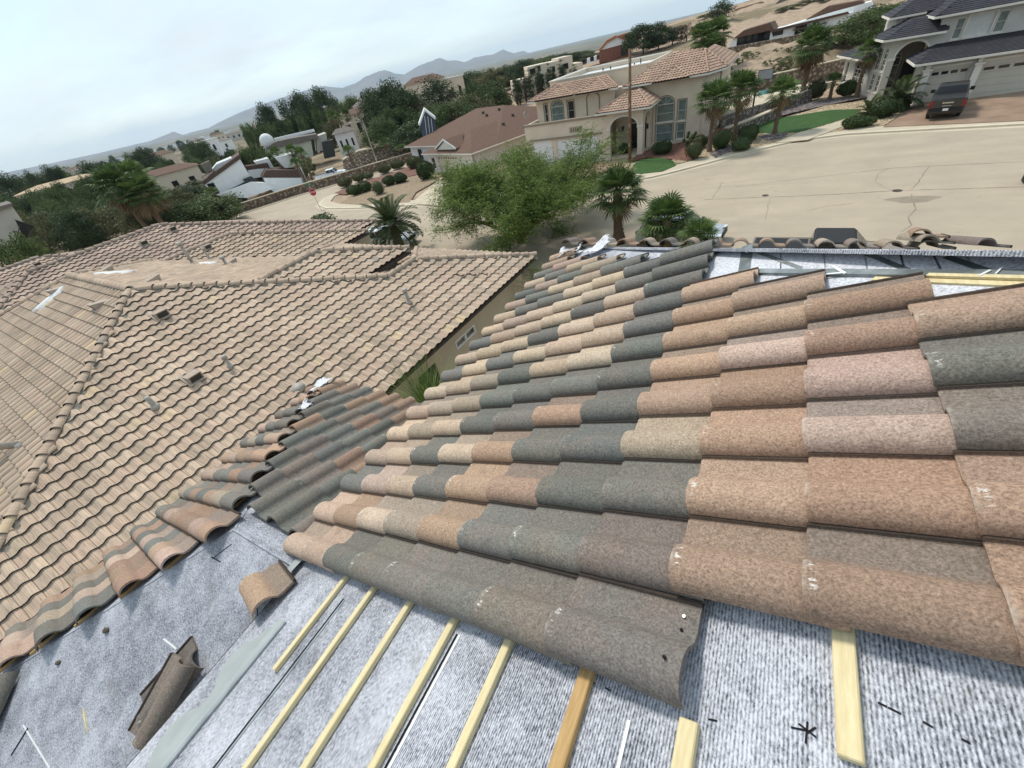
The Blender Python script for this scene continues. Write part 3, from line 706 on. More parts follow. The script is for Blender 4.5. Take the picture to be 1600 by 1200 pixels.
# hip and ridge caps bedded in mortar
def caps(a, b, step=.36, r=.115, mat=MT_NTILE, mort=True, wide=.30):
    a, b = Vector(a), Vector(b); d = b - a; L_ = d.length; t = d.normalized(); up = (Vector((0, 0, 1)) - t * t.z).normalized(); s_ = t.cross(up)
    if mort:
        m_ = MB(); n = max(2, int(L_ / .22)); g = []
        for i in range(n + 1):
            c = a + d * (i / n); row = []
            for q, h in ((-wide, -.075), (-.14, .005), (-.07, .05), (.07, .05), (.14, .005), (wide, -.075)):
                row.append(m_.vert(c + s_ * q * (1 + rnd.uniform(-.22, .22)) + up * (h + rnd.uniform(-.012, .012))))
            g.append(row)
        for i in range(n):
            for k in range(5): m_.idx((g[i][k], g[i + 1][k], g[i + 1][k + 1], g[i][k + 1]))
        nbp('hip_mortar', m_, MT_MORT)
    me = CAPS.get((r, mat.name))
    if me is None:
        m_ = MB(); n = 8
        for rr, k0_ in ((r, 0), (r - .018, 1)):
            for x in (0.0, .42):
                q = (1.0 if x == 0 else .86)
                for k in range(n + 1):
                    an = pi * (k / n); m_.vert((x, -cos(an) * rr * q, sin(an) * rr * q * .85 + (.03 if x == 0 else 0)))
        for k in range(n):
            m_.idx((k, k + 1, n + 2 + k, n + 1 + k), 0); m_.idx((k, 2 * n + 2 + k, 2 * n + 3 + k, k + 1), 1); m_.idx((2 * n + 2 + k, 3 * n + 3 + k, 3 * n + 4 + k, 2 * n + 3 + k), 1)
        me = m_.mesh('ridge_cap', [mat, MT_NEDGE], True); me.uv_layers.new(name='UVMap'); me.set_sharp_from_angle(angle=radians(40)); CAPS[(r, mat.name)] = me
    for i in range(max(1, int(L_ / step))):
        c = a + t * (i * step); link('ridge_cap', me, nb, NBI @ frame_mat(c + up * .035, t, up.cross(t), up))
CAPS = {}
caps(SWc, P0); caps(NEc + (W1r0 - NEc), P0); caps(P1, P0, .36, .14, wide=.22)
caps(W_S, P1); caps(W_N, P1)
caps(W1r1, W1r0, wide=.2); caps(W1c, W1r1, wide=.22); caps(W1d, W1r1, wide=.22)
for g in (WG2, WG3): caps(g['r1'], g['r0'], wide=.2); caps(g['e0'], g['r1'], wide=.2); caps(g['e1'], g['r1'], wide=.2)
caps(W4r0, W4r1, .4, .13, MT_NTILE2, wide=.22); caps(f1, W4r1, .4, .12, MT_NTILE2, wide=.22); caps(f0, W4r0, .4, .12, MT_NTILE2, wide=.22)
caps(W5r0, W5r1, .4, .12, MT_NTILE2, wide=.22); caps(k1, W5r1, .4, .12, MT_NTILE2, wide=.22); caps(k0, W5r0, .4, .12, MT_NTILE2, wide=.22)
# walls, fascia and soffit along the near side
def ab(a, b, z): return npn(a, b, z)
def wallbox(a0, a1, b0_, b1, z0, z1, mat=MT_STUCCO, name='wall'):
    m_ = MB(); m_.prism([ab(a0, b0_, z0), ab(a1, b0_, z0), ab(a1, b1, z0), ab(a0, b1, z0)], (0, 0, z1 - z0)); return nbp(name, m_, mat)
wl = -0.55
wallbox(-2 * HP - RL + .6, wl - .16, b0 - HP + .6, b0 + HP - .6, -9.6, ZE - .06)
wallbox(2 * aw1 + .5, wl - .16, b0 + HP - 1, bw1 - .5, -9.6, ZE - .06); 
g = WG2; wallbox(a2 - 4.4, a2 - .45, b0 + 4, b2 - .5, -9.8, ZE2 - .06); wallbox(a3 - 9.5, a3 - .45, b0 + 6, b3 - .5, -9.9, ZE - .06)
wallbox(wx - h4 + .5, wx + h4 - .5, nab(-30, 4.9)[1] - h4 + .5, bb4 + h4 - .5, -10, ZE - .06); wallbox(wx5 - h5 + .5, wx5 + h5 - .5, b50 - h5 + .5, b51 + h5 - .5, -10.2, ZE - .06)
def panel(O, dx, H0, H1, s0, s1, holes, th, inn):
    """a wall skin with real openings: s along dx, z up; inn = inward normal"""
    outer = [(s0, H0), (s1, H0), (s1, H1), (s0, H1)]
    pts2 = [outer] + holes; m_ = MB(); loops = [[Vector((p[0], p[1], 0)) for p in lp] for lp in pts2]
    flat = [p for lp in pts2 for p in lp]; n = len(flat); O = Vector(O)
    P3 = lambda p, k: O + dx * p[0] + Vector((0, 0, p[1])) + inn * (k * th)
    for k in (0, 1):
        for p in flat: m_.vert(P3(p, k))
    for t in tessellate_polygon(loops): m_.idx(t); m_.idx([n + i for i in reversed(t)])
    o_ = 0
    for lp in pts2:
        L_ = len(lp)
        for i in range(L_): j = (i + 1) % L_; m_.idx((o_ + i, o_ + j, n + o_ + j, n + o_ + i))
        o_ += L_
    return m_
def rect(s0, s1, z0, z1): return [(s0, z0), (s1, z0), (s1, z1), (s0, z1)]
def arch(s0, s1, z0, z1, rise, n=10):
    c = (s0 + s1) / 2; h = (s1 - s0) / 2
    return [(s0, z0), (s1, z0)] + [(c + h * cos(pi * k / n), z1 - rise + rise * sin(pi * k / n)) for k in range(n + 1)]
def sz(px, py, a):                       # pixel -> (b, z) on the neighbour's near wall
    O = ab(a, 0, 0); d = Vector(ray(px, py)); t = O.dot(NE) / d.dot(NE); p = d * t; return nab(p.x, p.y)[1], p.z
q1, q2, q3 = sz(709, 531, wl), sz(741, 510, wl), sz(745, 519, wl)
qb0, qt = sz(711, 546, wl)[1], sz(709, 531, wl)[1]
s_a, s_b = q1[0], q2[0]; zt_ = (q1[1] + q2[1]) / 2; zb_ = (sz(712, 546, wl)[1] + sz(745, 519, wl)[1]) / 2
d0, dz0 = sz(668, 582, wl); d1, dz1 = sz(680, 566, wl)
hs_ = [rect(s_a, s_b, zb_, zt_), rect(d1 - .9, d1, -9.3, max(dz0, dz1))]
m_ = panel(ab(wl, 0, 0), NW, -9.6, ZE - .06, b0 - HP + .6, bw1 - .5, hs_, .14, -NE); nbp('side_wall', m_, MT_STUCCO)
# sliding window: frame, mullion, two dark panes
m_ = MB(); fr = .05
def wbar(m_, s0, s1, z0, z1, a0, a1, mi=0): m_.prism([ab(a0, s0, z0), ab(a1, s0, z0), ab(a1, s1, z0), ab(a0, s1, z0)], (0, 0, z1 - z0), mi)
sm = (s_a + s_b) / 2
for r_ in ((s_a, s_b, zb_, zb_ + fr), (s_a, s_b, zt_ - fr, zt_), (s_a, s_a + fr, zb_ + fr, zt_ - fr), (s_b - fr, s_b, zb_ + fr, zt_ - fr), (sm - .035, sm + .035, zb_ + fr, zt_ - fr)): wbar(m_, *r_, wl - .05, wl + .025)
wf = nbp('window', m_, MT_WHITEP)
for u0, u1 in ((s_a + fr, sm - .035), (sm + .035, s_b - fr)):
    m_ = MB(); wbar(m_, u0, u1, zb_ + fr, zt_ - fr, wl - .03, wl - .02); m_.build('pane', MT_GLASS, wf, M=wf.matrix_local.inverted() @ NBI @ Matrix.Identity(4))
m_ = MB(); wbar(m_, d1 - .9, d1, -9.3, max(dz0, dz1), wl - .10, wl - .07); nbp('side_door', m_, MT_GLASS)
m_ = MB(); wbar(m_, b0 - HP, bw1, ZE - .16, ZE - .005, -.045, .0); nbp('fascia', m_, MT_DARKWOOD)
m_ = MB(); wbar(m_, b0 - HP + .1, bw1 - .1, ZE - .14, ZE - .12, wl - .02, -.05); nbp('soffit', m_, MT_DARKWOOD)
m_ = MB(); wbar(m_, WG2['s0'].y * 0 + b0 + 4, b2, ZE2 - .2, ZE2 - .005, a2 - .05, a2); nbp('fascia', m_, MT_DARKWOOD)
m_ = MB(); wbar(m_, b0 + 5, b3, ZE - .2, ZE - .005, a3 - .05, a3); nbp('fascia', m_, MT_DARKWOOD)
# roof furniture
def onface(nm, px, py):
    for n_, dr, O, pl in faces:
        if n_ == nm:
            d = ray(px, py); dv = Vector(d); t = (O.z + NT * O.dot(Vector((dr.x, dr.y, 0)))) / (dv.z + NT * dv.dot(dr)); return dv * t, dr
MT_VENT = pm('painted_vent', (0.44, 0.36, 0.285), (0.34, 0.275, 0.215), 8, .7)
MT_FOAM = pm('white_foam', (0.80, 0.80, 0.78), (0.66, 0.66, 0.64), 9, .9, .01, 40)
MT_PIPE = pm('grey_pipe', (0.46, 0.42, 0.36), (0.33, 0.30, 0.26), 6, .6)
MT_DGREY = pm('dark_grey', (0.06, 0.06, 0.055), rough=.7)
def boxvent(nm, px, py, w_=.34):
    p, dr = onface(nm, px, py); ux = Vector((-dr.x, -dr.y, NT)).normalized(); nz = Vector((dr.x * NT, dr.y * NT, 1)).normalized(); y = nz.cross(ux)
    m_ = MB(); h = .22; x0, x1 = -w_ * .55, w_ * .55
    pts = [(x0, 0), (x0, h), (x1, .03), (x1, 0)]
    m_.prism([Vector((a, -w_ / 2, b)) for a, b in pts], (0, w_, 0)); m_.box((x0 - .004, 0, h * .5), (.012, w_ * .82, h * .7), m=1)
    m_.box((0, 0, .012), (w_ * 1.6, w_ * 1.35, .02), m=0)
    nbp('roof_vent', m_, [MT_VENT, MT_DGREY]).matrix_local = NBI @ frame_mat(p + nz * .055, ux, y, nz)
for a in (('E', 253, 494), ('E', 304, 592), ('A', 92, 457), ('A', 160, 479), ('B', 168, 425), ('B', 240, 441), ('W3e', 324, 388), ('W4e', 225, 382), ('W4e', 270, 360), ('W5e', 60, 415), ('B', 362, 412)): boxvent(*a)
def pipe(nm, px, py, h, r=.045, cap=None, lean=0):
    p, dr = onface(nm, px, py); m_ = MB(); m_.tube([p - Vector((0, 0, .15)), p + Vector((lean, 0, h))], r, 10)
    m_.tube([p + Vector((0, 0, .0)), p + Vector((0, 0, .12))], [r * 2.6, r * 1.2], 10)
    if cap: m_.tube([p + Vector((lean, 0, h)), p + Vector((lean, 0, h + .09))], [r * cap, r * cap * .8], 10)
    nbp('vent_pipe', m_, MT_PIPE, True)
pipe('E', 245, 637, .35, .06); pipe('E', 362, 574, .30, .05, 1.6); pipe('E', 466, 607, .06, .10); pipe('E', 640, 474, .45, .06, 1.5)
pipe('B', 302, 412, .95, .07, 2.4); pipe('W3e', 328, 405, .5, .05, 1.8); pipe('B', 355, 415, .35, .06, 2.2)
# the thick pipe that leaves the picture at the left
p, dr = onface('A', 34, 694); m_ = MB(); m_.tube([p, p + Vector((-.35, -1.1, .75))], .085, 12); m_.tube([p - Vector((0, 0, .1)), p + Vector((0, 0, .08))], [.22, .12], 12); nbp('flue_pipe', m_, MT_PIPE, True)
def foam(pxs, nm, wd_):
    a, _ = onface(nm, *pxs[0]); b, dr = onface(nm, *pxs[1]); d = b - a; nz = Vector((dr.x * NT, dr.y * NT, 1)).normalized(); s_ = d.cross(nz).normalized(); m_ = MB(); n = 14; g = []
    for i in range(n + 1):
        t = i / n; q = wd_ * (sin(pi * t) ** .6 + .05) * (1 + rnd.uniform(-.08, .08)); c = a + d * t
        g.append([m_.vert(c - s_ * q + nz * .02), m_.vert(c - s_ * q * .5 + nz * (.12)), m_.vert(c + s_ * q * .5 + nz * .12), m_.vert(c + s_ * q + nz * .02)])
    for i in range(n):
        for k in range(3): m_.idx((g[i][k], g[i + 1][k], g[i + 1][k + 1], g[i][k + 1]))
    nbp('foam_patch', m_, MT_FOAM, True)
foam(((56, 490), (104, 450)), 'A', .26); foam(((148, 431), (212, 427)), 'B', .3); foam(((312, 414), (342, 413)), 'B', .3)
# ================================================================ the lie of the land
def sstep(a, b, x): t = max(0.0, min(1.0, (x - a) / (b - a))); return t * t * (3 - 2 * t)
def hz(x, y):                           # height of the natural ground
    r = math.hypot(x, y); p = gz0(x)
    hill = 0.058 * max(0.0, min(y, 260.0) - 82.0) * sstep(-150, -45, x)
    # steep cut bank behind the houses on the right
    hill += 0.3 * sstep(92, 108, y) * sstep(-22, -8, x) * (1 - sstep(150, 260, y))
    z = p + hill
    z -= 4.5 * sstep(-110, -190, x) * sstep(40, 160, r)
    return z + (-44.0 - z) * sstep(330, 2600, r)
angs = [radians(a) for a in list(np.arange(-112, 46, 0.8)) + list(np.arange(46, 248, 5.0))]
rr = [4.0]
while rr[-1] < 15000: rr.append(rr[-1] * 1.045 + .35)
tm = MB(); prev = None; rg = random.Random(5)
for r in rr:
    row = []
    for a in angs:
        x, y = r * sin(a), r * cos(a); z = hz(x, y) - .16
        q = sstep(88, 110, y) * (1 - sstep(120, 400, r)) if x > -30 else 0
        z += q * (.35 * sin(x * .55 + 2 * sin(y * .3)) + .25 * sin(x * 1.3 + y * .9))
        row.append(tm.vert((x, y, z)))
    if prev:
        n = len(row)
        for k in range(n): k2 = (k + 1) % n; tm.idx((prev[k], row[k], row[k2], prev[k2]))
    prev = row
def ground_material():
    m, n, b = newmat('dry_ground'); t = N(n, 'ShaderNodeTexCoord'); v = t.outputs['Object']
    f1 = noise(n, v, .035, 8, .62); f2 = noise(n, v, .9, 6, .6); f3 = noise(n, v, .006, 6, .6)
    c = ramp(n, f2, [(0.3, (0.27, 0.195, 0.135)), (0.55, (0.41, 0.31, 0.22)), (0.75, (0.50, 0.40, 0.29))])
    c = mixc(n, ramp(n, f1, [(0.50, (0, 0, 0)), (0.60, (.8, .8, .8))]), c, (0.16, 0.135, 0.075))
    ln = N(n, 'ShaderNodeVectorMath', operation='LENGTH'); n.links.new(v, ln.inputs[0])
    farf = ramp(n, math_(n, 'DIVIDE', ln.outputs['Value'], 3000.0), [(0.08, (0, 0, 0)), (0.3, (1, 1, 1))])
    fc = ramp(n, noise(n, v, .004, 10, .7), [(0.38, (0.07, 0.085, 0.05)), (0.5, (0.17, 0.15, 0.10)), (0.6, (0.27, 0.22, 0.16)), (0.72, (.42, .40, .37))])
    sx_ = N(n, 'ShaderNodeSeparateXYZ'); n.links.new(v, sx_.inputs[0]); wst = ramp(n, math_(n, 'DIVIDE', math_(n, 'MULTIPLY', sx_.outputs[0], -1.0), 200.0), [(0.46, (0, 0, 0)), (0.56, (.75, .75, .75))]); c = mixc(n, math_(n, 'MULTIPLY', wst, ramp(n, noise(n, v, .05, 6, .6), [(0.36, (1, 1, 1)), (0.62, (.25, .25, .25))])), c, (0.085, 0.088, 0.045))
    c = mixc(n, farf, c, fc)
    n.links.new(c, b.inputs['Base Color']); b.inputs['Roughness'].default_value = .95; b.inputs['Specular IOR Level'].default_value = .1
    bump(n, b, noise(n, v, 1.6, 8, .65), .25, .7); return m
MT_GROUND = ground_material()
tag(tm.build('ground', MT_GROUND, None, True), kind='structure')

MT_MOUNT = pm('mountain_rock', (0.22, 0.17, 0.14), (0.13, 0.11, 0.085), .0016, .95)
RIDGE = [(-40, 279), (60, 259), (150, 240), (235, 220), (255, 212), (272, 205), (285, 211), (300, 206), (325, 200), (352, 186), (380, 173), (417, 160), (435, 154), (462, 145), (490, 137), (505, 134), (520, 136), (535, 137), (555, 130), (572, 119), (590, 112), (602, 109), (618, 115), (632, 116), (655, 102), (672, 96), (687, 90), (700, 95), (712, 94), (727, 97), (740, 90), (755, 87), (770, 85), (786, 77), (795, 81), (804, 83), (817, 79), (827, 83), (845, 84), (870, 82), (900, 78), (960, 70)]
pts = []
for px, py in RIDGE:
    d = ray(px, py); pts.append((math.degrees(atan2(d[0], d[1])), d[2] / math.hypot(d[0], d[1])))
azs = [p[0] for p in pts]; els = [p[1] for p in pts]
mm = MB(); prev = None; rg = random.Random(8)
for a in np.arange(-84, -18, .22):
    e = float(np.interp(a, azs, els)); ht = 11000 * e + 44; row = []
    for k in range(9):
        t = k / 8; D = 9300 + 1700 * t + 260 * sin(a * 2.1 + t * 5) * (1 - t)
        h = ht * (t ** 1.35) * (1 + (.16 * sin(a * 5.3 + 9 * t) + rg.uniform(-.07, .07)) * (1 - t)) if k < 8 else ht * (1 + rg.uniform(-.02, .02))
        row.append(mm.vert((D * sin(radians(a)), D * cos(radians(a)), -46 + h)))
    row.append(mm.vert((14000 * sin(radians(a)), 14000 * cos(radians(a)), -46)))
    if prev:
        for k in range(9): mm.idx((prev[k], row[k], row[k + 1], prev[k + 1]))
    prev = row
tag(mm.build('mountains', MT_MOUNT, None, True), kind='structure')

# ---------------------------------------------------------------- street, kerbs and yards
def slab(name, pts, top, th, mat, kind='structure', label=None, cat=None):
    m_ = MB(); P = [Vector((p[0], p[1], -10.3 + .03 * p[0] + top - th)) for p in pts]; m_.prism(P, (0, 0, th))
    o = m_.build(name, mat); tag(o, label, cat, None, kind); return o
def G(*pp): return [tuple(gnd(*p).xy) for p in pp]
def concrete_mat(name, c1, c2, sc, stain):
    m, n, b = newmat(name); t = N(n, 'ShaderNodeTexCoord'); v = t.outputs['Object']
    c = ramp(n, noise(n, v, sc, 7, .62), [(0.3, c2), (0.65, c1)])
    mp_ = N(n, 'ShaderNodeMapping'); mp_.inputs['Scale'].default_value = (.10, .5, 1); n.links.new(v, mp_.inputs[0])
    c = mixc(n, ramp(n, noise(n, mp_.outputs[0], 1.2, 6, .6), [(0.45, (0, 0, 0)), (0.7, (.55, .55, .55))]), c, stain)
    c = mixc(n, 1.0, c, ramp(n, noise(n, v, 55, 3, .7), [(0.3, (.80, .80, .80)), (0.6, (1.06, 1.06, 1.06))]), 'MULTIPLY')
    c = mixc(n, ramp(n, noise(n, v, 3.3, 4, .5), [(0.70, (0, 0, 0)), (0.74, (.5, .5, .5))]), c, (0.16, 0.14, 0.115))
    n.links.new(c, b.inputs['Base Color']); b.inputs['Roughness'].default_value = .9; b.inputs['Specular IOR Level'].default_value = .2
    bump(n, b, noise(n, v, 40, 3, .6), .004, .5); return m
MT_STREET = concrete_mat('old_asphalt', (0.475, 0.398, 0.295), (0.40, 0.335, 0.25), .35, (0.345, 0.292, 0.225))
MT_CONC = concrete_mat('concrete', (0.60, 0.52, 0.385), (0.50, 0.43, 0.315), .8, (0.42, 0.36, 0.265))
MT_CRACK = pm('crack_line', (0.30, 0.25, 0.19), (0.20, 0.17, 0.13), 3, .95)
FARK = [(70, 34), (45, 37.5), (28, 41.5), (14.7, 44.4), (8.3, 46.6), (5.2, 47.6), (2, 47.4), (-1.3, 45.6), (-4.1, 43.5), (-6.9, 41.4), (-8.9, 40.2), (-14, 38.6), (-22, 38.0), (-37, 38.0), (-47, 38.9), (-54, 40.0), (-58.5, 42.2), (-61.5, 46), (-61.5, 50), (-57.5, 57), (-47, 68), (-30, 88)]
WALLF = [(-42, 92), (-57, 68.5), (-67, 57), (-74, 49.8), (-78, 43), (-87, 32), (-104, 14), (-120, -6)]
slab('street', FARK + WALLF + [(-95, -6), (-66, 14), (-34, 20.5), (-12, 21.5), (20, 20), (70, 12)], -.12, .05, MT_STREET)
def ribbon(name, line, w0, w1, top, th, mat, kind='structure', label=None, cat=None):
    """a strip along a polyline, from offset w0 to w1 on its left-hand side"""
    L = [Vector((p[0], p[1], 0)) for p in line]; o0, o1 = [], []
    for i, p in enumerate(L):
        d = (L[min(i + 1, len(L) - 1)] - L[max(i - 1, 0)]).normalized(); nrm = Vector((d.y, -d.x, 0)); o0.append(p + nrm * w0); o1.append(p + nrm * w1)
    m_ = MB()
    for i in range(len(L) - 1):
        q = [o0[i], o0[i + 1], o1[i + 1], o1[i]]; P = [Vector((p.x, p.y, -10.3 + .03 * p.x + top - th)) for p in q]
        b = len(m_.v); m_.v.extend([tuple(p) for p in P] + [tuple(p + Vector((0, 0, th))) for p in P])
        for f in ((0, 1, 2, 3), (7, 6, 5, 4), (0, 4, 5, 1), (2, 6, 7, 3)): m_.idx([b + k for k in f])
        if i == 0: m_.idx([b + 0, b + 3, b + 7, b + 4])
        if i == len(L) - 2: m_.idx([b + 1, b + 5, b + 6, b + 2])
    o = m_.build(name, mat); tag(o, label, cat, None, kind); return o
MT_KERB = pm('kerb_concrete', (0.66, 0.58, 0.44), (0.54, 0.47, 0.36), 1.2, .9)
ribbon('kerb', FARK[:-1], 0, .35, .0, .2, MT_KERB); ribbon('gutter', FARK[:-1], -.55, -.005, -.112, .05, MT_CONC)
ribbon('sidewalk', FARK[:-1], .355, 1.9, -.006, .15, MT_CONC)
ribbon('kerb', WALLF, 0, .3, .0, .2, MT_KERB); MT_DIRT = pm('verge_dirt', (0.40, 0.29, 0.20), (0.28, 0.2, 0.14), .8, .95, .03, 8)
ribbon('verge', WALLF, .305, 1.9, -.02, .15, MT_DIRT)
# cracks and patches of the old road surface
def crack(pp, wd_, name='crack', jit=.04, mat=None):
    P = []
    for (a, b) in zip(pp[:-1], pp[1:]):
        a, b = gnd(*a, -.12), gnd(*b, -.12); n = max(2, int((b - a).length / .45))
        for i in range(n): P.append(a + (b - a) * (i / n) + Vector((rnd.uniform(-jit, jit), rnd.uniform(-jit, jit) * 1.6, 0)))
    P.append(gnd(*pp[-1], -.12)); m_ = MB()
    for i in range(len(P) - 1):
        d = (P[i + 1] - P[i]); s_ = Vector((-d.y, d.x, 0)).normalized() * (wd_ * rnd.uniform(.5, 1.2) / 2); u = Vector((0, 0, .004))
        m_.face([P[i] - s_ + u, P[i + 1] - s_ + u, P[i + 1] + s_ + u, P[i] + s_ + u])
    tag(m_.build(name, mat or MT_CRACK), kind='structure')
crack([(1100, 312), (1200, 308), (1300, 304), (1400, 298), (1500, 295), (1620, 291)], .10, 'crack', .02)
crack([(1150, 292), (1220, 283), (1300, 274), (1400, 262), (1480, 258), (1620, 252)], .07, 'crack', .03)
crack([(1424, 303), (1426, 315), (1432, 327), (1420, 340), (1424, 352), (1408, 362)], .06); crack([(1424, 296), (1438, 280), (1452, 260)], .05); crack([(1388, 264), (1372, 272), (1368, 284), (1385, 294), (1400, 297)], .04)
crack([(1130, 284), (1122, 296), (1112, 312)], .05); crack([(1202, 310), (1200, 322), (1196, 345)], .03); crack([(420, 356), (340, 365)], .12, mat=MT_CRACK)  # the last, wider run is just a dark line on the road
crack([(1262, 330), (1290, 322), (1330, 318)], .03); crack([(1100, 280), (1112, 280)], .08)
def disc(pp, r, col, name):
    p = gnd(*pp, -.12); m_ = MB(); m_.tube([(0, 0, .002), (0, 0, .012)], r, 20); tag(m_.build(name, col, None, False, Matrix.Translation(p)), kind='structure')
MT_IRON = pm('cast_iron', (0.10, 0.08, 0.065), (0.06, 0.05, 0.04), 12, .7, metal=.5)
disc((1196, 305.5), .20, MT_IRON, 'manhole_cover'); disc((1402, 298), .24, MT_IRON, 'manhole_cover')
MT_STAIN = pm('oil_stain', (0.30, 0.25, 0.18), (0.25, 0.205, 0.15), 2, .8)
slab('street_stain', [(gnd(1428, 308).x + 1.1 * cos(a) * (1 + .25 * sin(3 * a)), gnd(1428, 308).y + .55 * sin(a), 0)[:2] for a in np.arange(0, 6.28, .4)], -.116, .003, MT_STAIN)

# gravel, lawn and paths
def gravel_mat(name, cols, sc):
    m, n, b = newmat(name); t = N(n, 'ShaderNodeTexCoord'); v = t.outputs['Object']
    vo = N(n, 'ShaderNodeTexVoronoi'); vo.inputs['Scale'].default_value = sc; n.links.new(v, vo.inputs['Vector'])
    sp = N(n, 'ShaderNodeSeparateColor'); n.links.new(vo.outputs['Color'], sp.inputs[0])
    c = ramp(n, sp.outputs[0], [(i / (len(cols) - 1), q) for i, q in enumerate(cols)])
    c = mixc(n, ramp(n, vo.outputs['Distance'], [(0.25, (0, 0, 0)), (0.6, (.8, .8, .8))]), c, tuple(x * .35 for x in cols[0]))
    n.links.new(c, b.inputs['Base Color']); b.inputs['Roughness'].default_value = .92
    bump(n, b, math_(n, 'SUBTRACT', 1.0, vo.outputs['Distance']), .05, .9); return m
MT_GCREAM = gravel_mat('cream_gravel', [(0.42, 0.30, 0.17), (0.60, 0.47, 0.29), (0.74, 0.62, 0.42), (0.66, 0.50, 0.30)], 6)
MT_GRED = gravel_mat('red_gravel', [(0.20, 0.085, 0.055), (0.30, 0.135, 0.09), (0.34, 0.17, 0.12)], 8)
MT_GTAN = gravel_mat('tan_gravel', [(0.36, 0.25, 0.15), (0.48, 0.36, 0.22), (0.53, 0.41, 0.27)], 8)
MT_RIVER = gravel_mat('river_rock', [(0.14, 0.115, 0.105), (0.26, 0.22, 0.205), (0.36, 0.31, 0.30), (0.22, 0.16, 0.14)], 3.2)
MT_LAWN = pm('lawn_green', (0.045, 0.105, 0.022), (0.030, 0.078, 0.016), 1.5, .9, .03, 30)
MT_PAVER = pm('brick_pavers', (0.33, 0.225, 0.155), (0.235, 0.155, 0.105), .6, .9, .01, 12)
yk = [p for p in FARK if -9 < p[0] < 16]
slab('gravel_bed', G((1030, 262), (1100, 246), (1180, 230), (1250, 214), (1320, 203), (1380, 197)) + G((1425, 168), (1370, 155), (1290, 165), (1190, 195), (1120, 222), (1080, 232)), .012, .12, MT_GCREAM)
slab('lawn', G((1160, 209), (1215, 208), (1250, 207), (1262, 203), (1300, 192), (1345, 178), (1344, 171), (1300, 172), (1250, 180), (1208, 186), (1190, 188)), .035, .05, MT_LAWN)
slab('garden_path', G((1212, 224), (1250, 207), (1270, 203), (1310, 191), (1346, 178), (1352, 174), (1356, 181), (1318, 198), (1275, 214), (1262, 219)), .05, .06, MT_CONC)
slab('river_rock_bed', G((1212, 184), (1240, 176), (1290, 165), (1355, 152), (1345, 148), (1290, 156), (1220, 170), (1190, 182)), .04, .05, MT_RIVER)
slab('river_rock_bed', G((1185, 214), (1208, 208), (1232, 209), (1225, 216), (1200, 220)), .04, .05, MT_RIVER)
slab('river_rock_bed', G((1108, 240), (1130, 228), (1160, 222), (1150, 232), (1118, 247)), .04, .05, MT_RIVER)
slab('driveway', G((1380, 199), (1600, 189), (1720, 184), (1720, 140), (1600, 152), (1436, 158), (1420, 172)), .035, .13, MT_PAVER)
slab('red_gravel_bed', G((985, 252), (1012, 245), (1060, 250), (1075, 252), (1090, 236), (1105, 222), (1098, 210), (1065, 222), (1000, 238)), .02, .1, MT_GRED)
slab('red_gravel_bed', G((1100, 222), (1128, 208), (1190, 190), (1180, 182), (1120, 196), (1095, 214)), .02, .1, MT_GRED)
slab('putting_green', G((990, 258), (1000, 250), (1030, 246), (1052, 252), (1056, 259), (1035, 268), (1000, 272), (985, 268)), .035, .05, MT_LAWN)
slab('driveway', G((830, 262), (940, 252), (975, 262), (960, 285), (860, 300), (810, 285)), .03, .12, MT_PAVER)
slab('tan_gravel_yard', G((530, 318), (566, 298), (600, 285), (660, 272), (690, 278), (650, 300), (640, 316), (560, 320)), .012, .12, MT_GTAN)
slab('red_gravel_yard', G((522, 302), (545, 292), (580, 280), (620, 268), (652, 255), (668, 262), (655, 272), (600, 286), (560, 298), (540, 304)), .02, .12, MT_GRED)
slab('driveway', G((642, 318), (690, 278), (745, 270), (790, 285), (730, 325)), .03, .12, MT_CONC)
slab('side_lawn', [(-7.6, -2), (-7.6, 16), (-2, 20), (-2.4, 5), (-4.6, 2), (-4.6, -2)], .9, .3, MT_DIRT)
slab('front_yard', [(-7.6, 16), (-26, 18), (-30, 21), (-8, 21.4), (12, 20), (12, 7), (-2, 8)], .1, .3, MT_GTAN)

# ---------------------------------------------------------------- air
hb = MB(); hb.box((0, 0, 95), (32000, 32000, 390))
hm = bpy.data.materials.new('haze_air'); hm.use_nodes = True; hn_ = hm.node_tree; hn_.nodes.clear()
ho = hn_.nodes.new('ShaderNodeOutputMaterial'); hv = hn_.nodes.new('ShaderNodeVolumePrincipled')
hv.inputs['Color'].default_value = (0.62, 0.81, 1.0, 1); hv.inputs['Density'].default_value = 0.00006; hv.inputs['Anisotropy'].default_value = 0.0
hn_.links.new(hv.outputs[0], ho.inputs['Volume'])
tag(hb.build('haze', hm), kind='stuff')
# ================================================================ houses of the street
MT_CREAM = pm('cream_stucco', (0.70, 0.60, 0.47), (0.63, 0.535, 0.415), .9, .92, .006, 30)
MT_BONE = pm('bone_stucco', (0.56, 0.54, 0.48), (0.50, 0.48, 0.42), .9, .92, .006, 30)
MT_TRIM = pm('taupe_trim', (0.30, 0.25, 0.19), (0.25, 0.205, 0.155), 3, .85)
MT_TRIML = pm('pale_trim', (0.74, 0.70, 0.62), (0.68, 0.64, 0.56), 3, .85)
MT_WHITE = pm('white_wall', (0.80, 0.80, 0.78), (0.74, 0.74, 0.72), 1.2, .85)
MT_GDOOR = pm('white_garage_door', (0.80, 0.80, 0.79), (0.76, 0.76, 0.75), .8, .6)
MT_GDOORC = pm('cream_garage_door', (0.74, 0.68, 0.50), (0.70, 0.64, 0.47), .8, .6)
MT_GDOORB = pm('bone_garage_door', (0.55, 0.52, 0.44), (0.51, 0.48, 0.40), .8, .6)
MT_DOOR = pm('dark_door', (0.020, 0.017, 0.015), rough=.35)
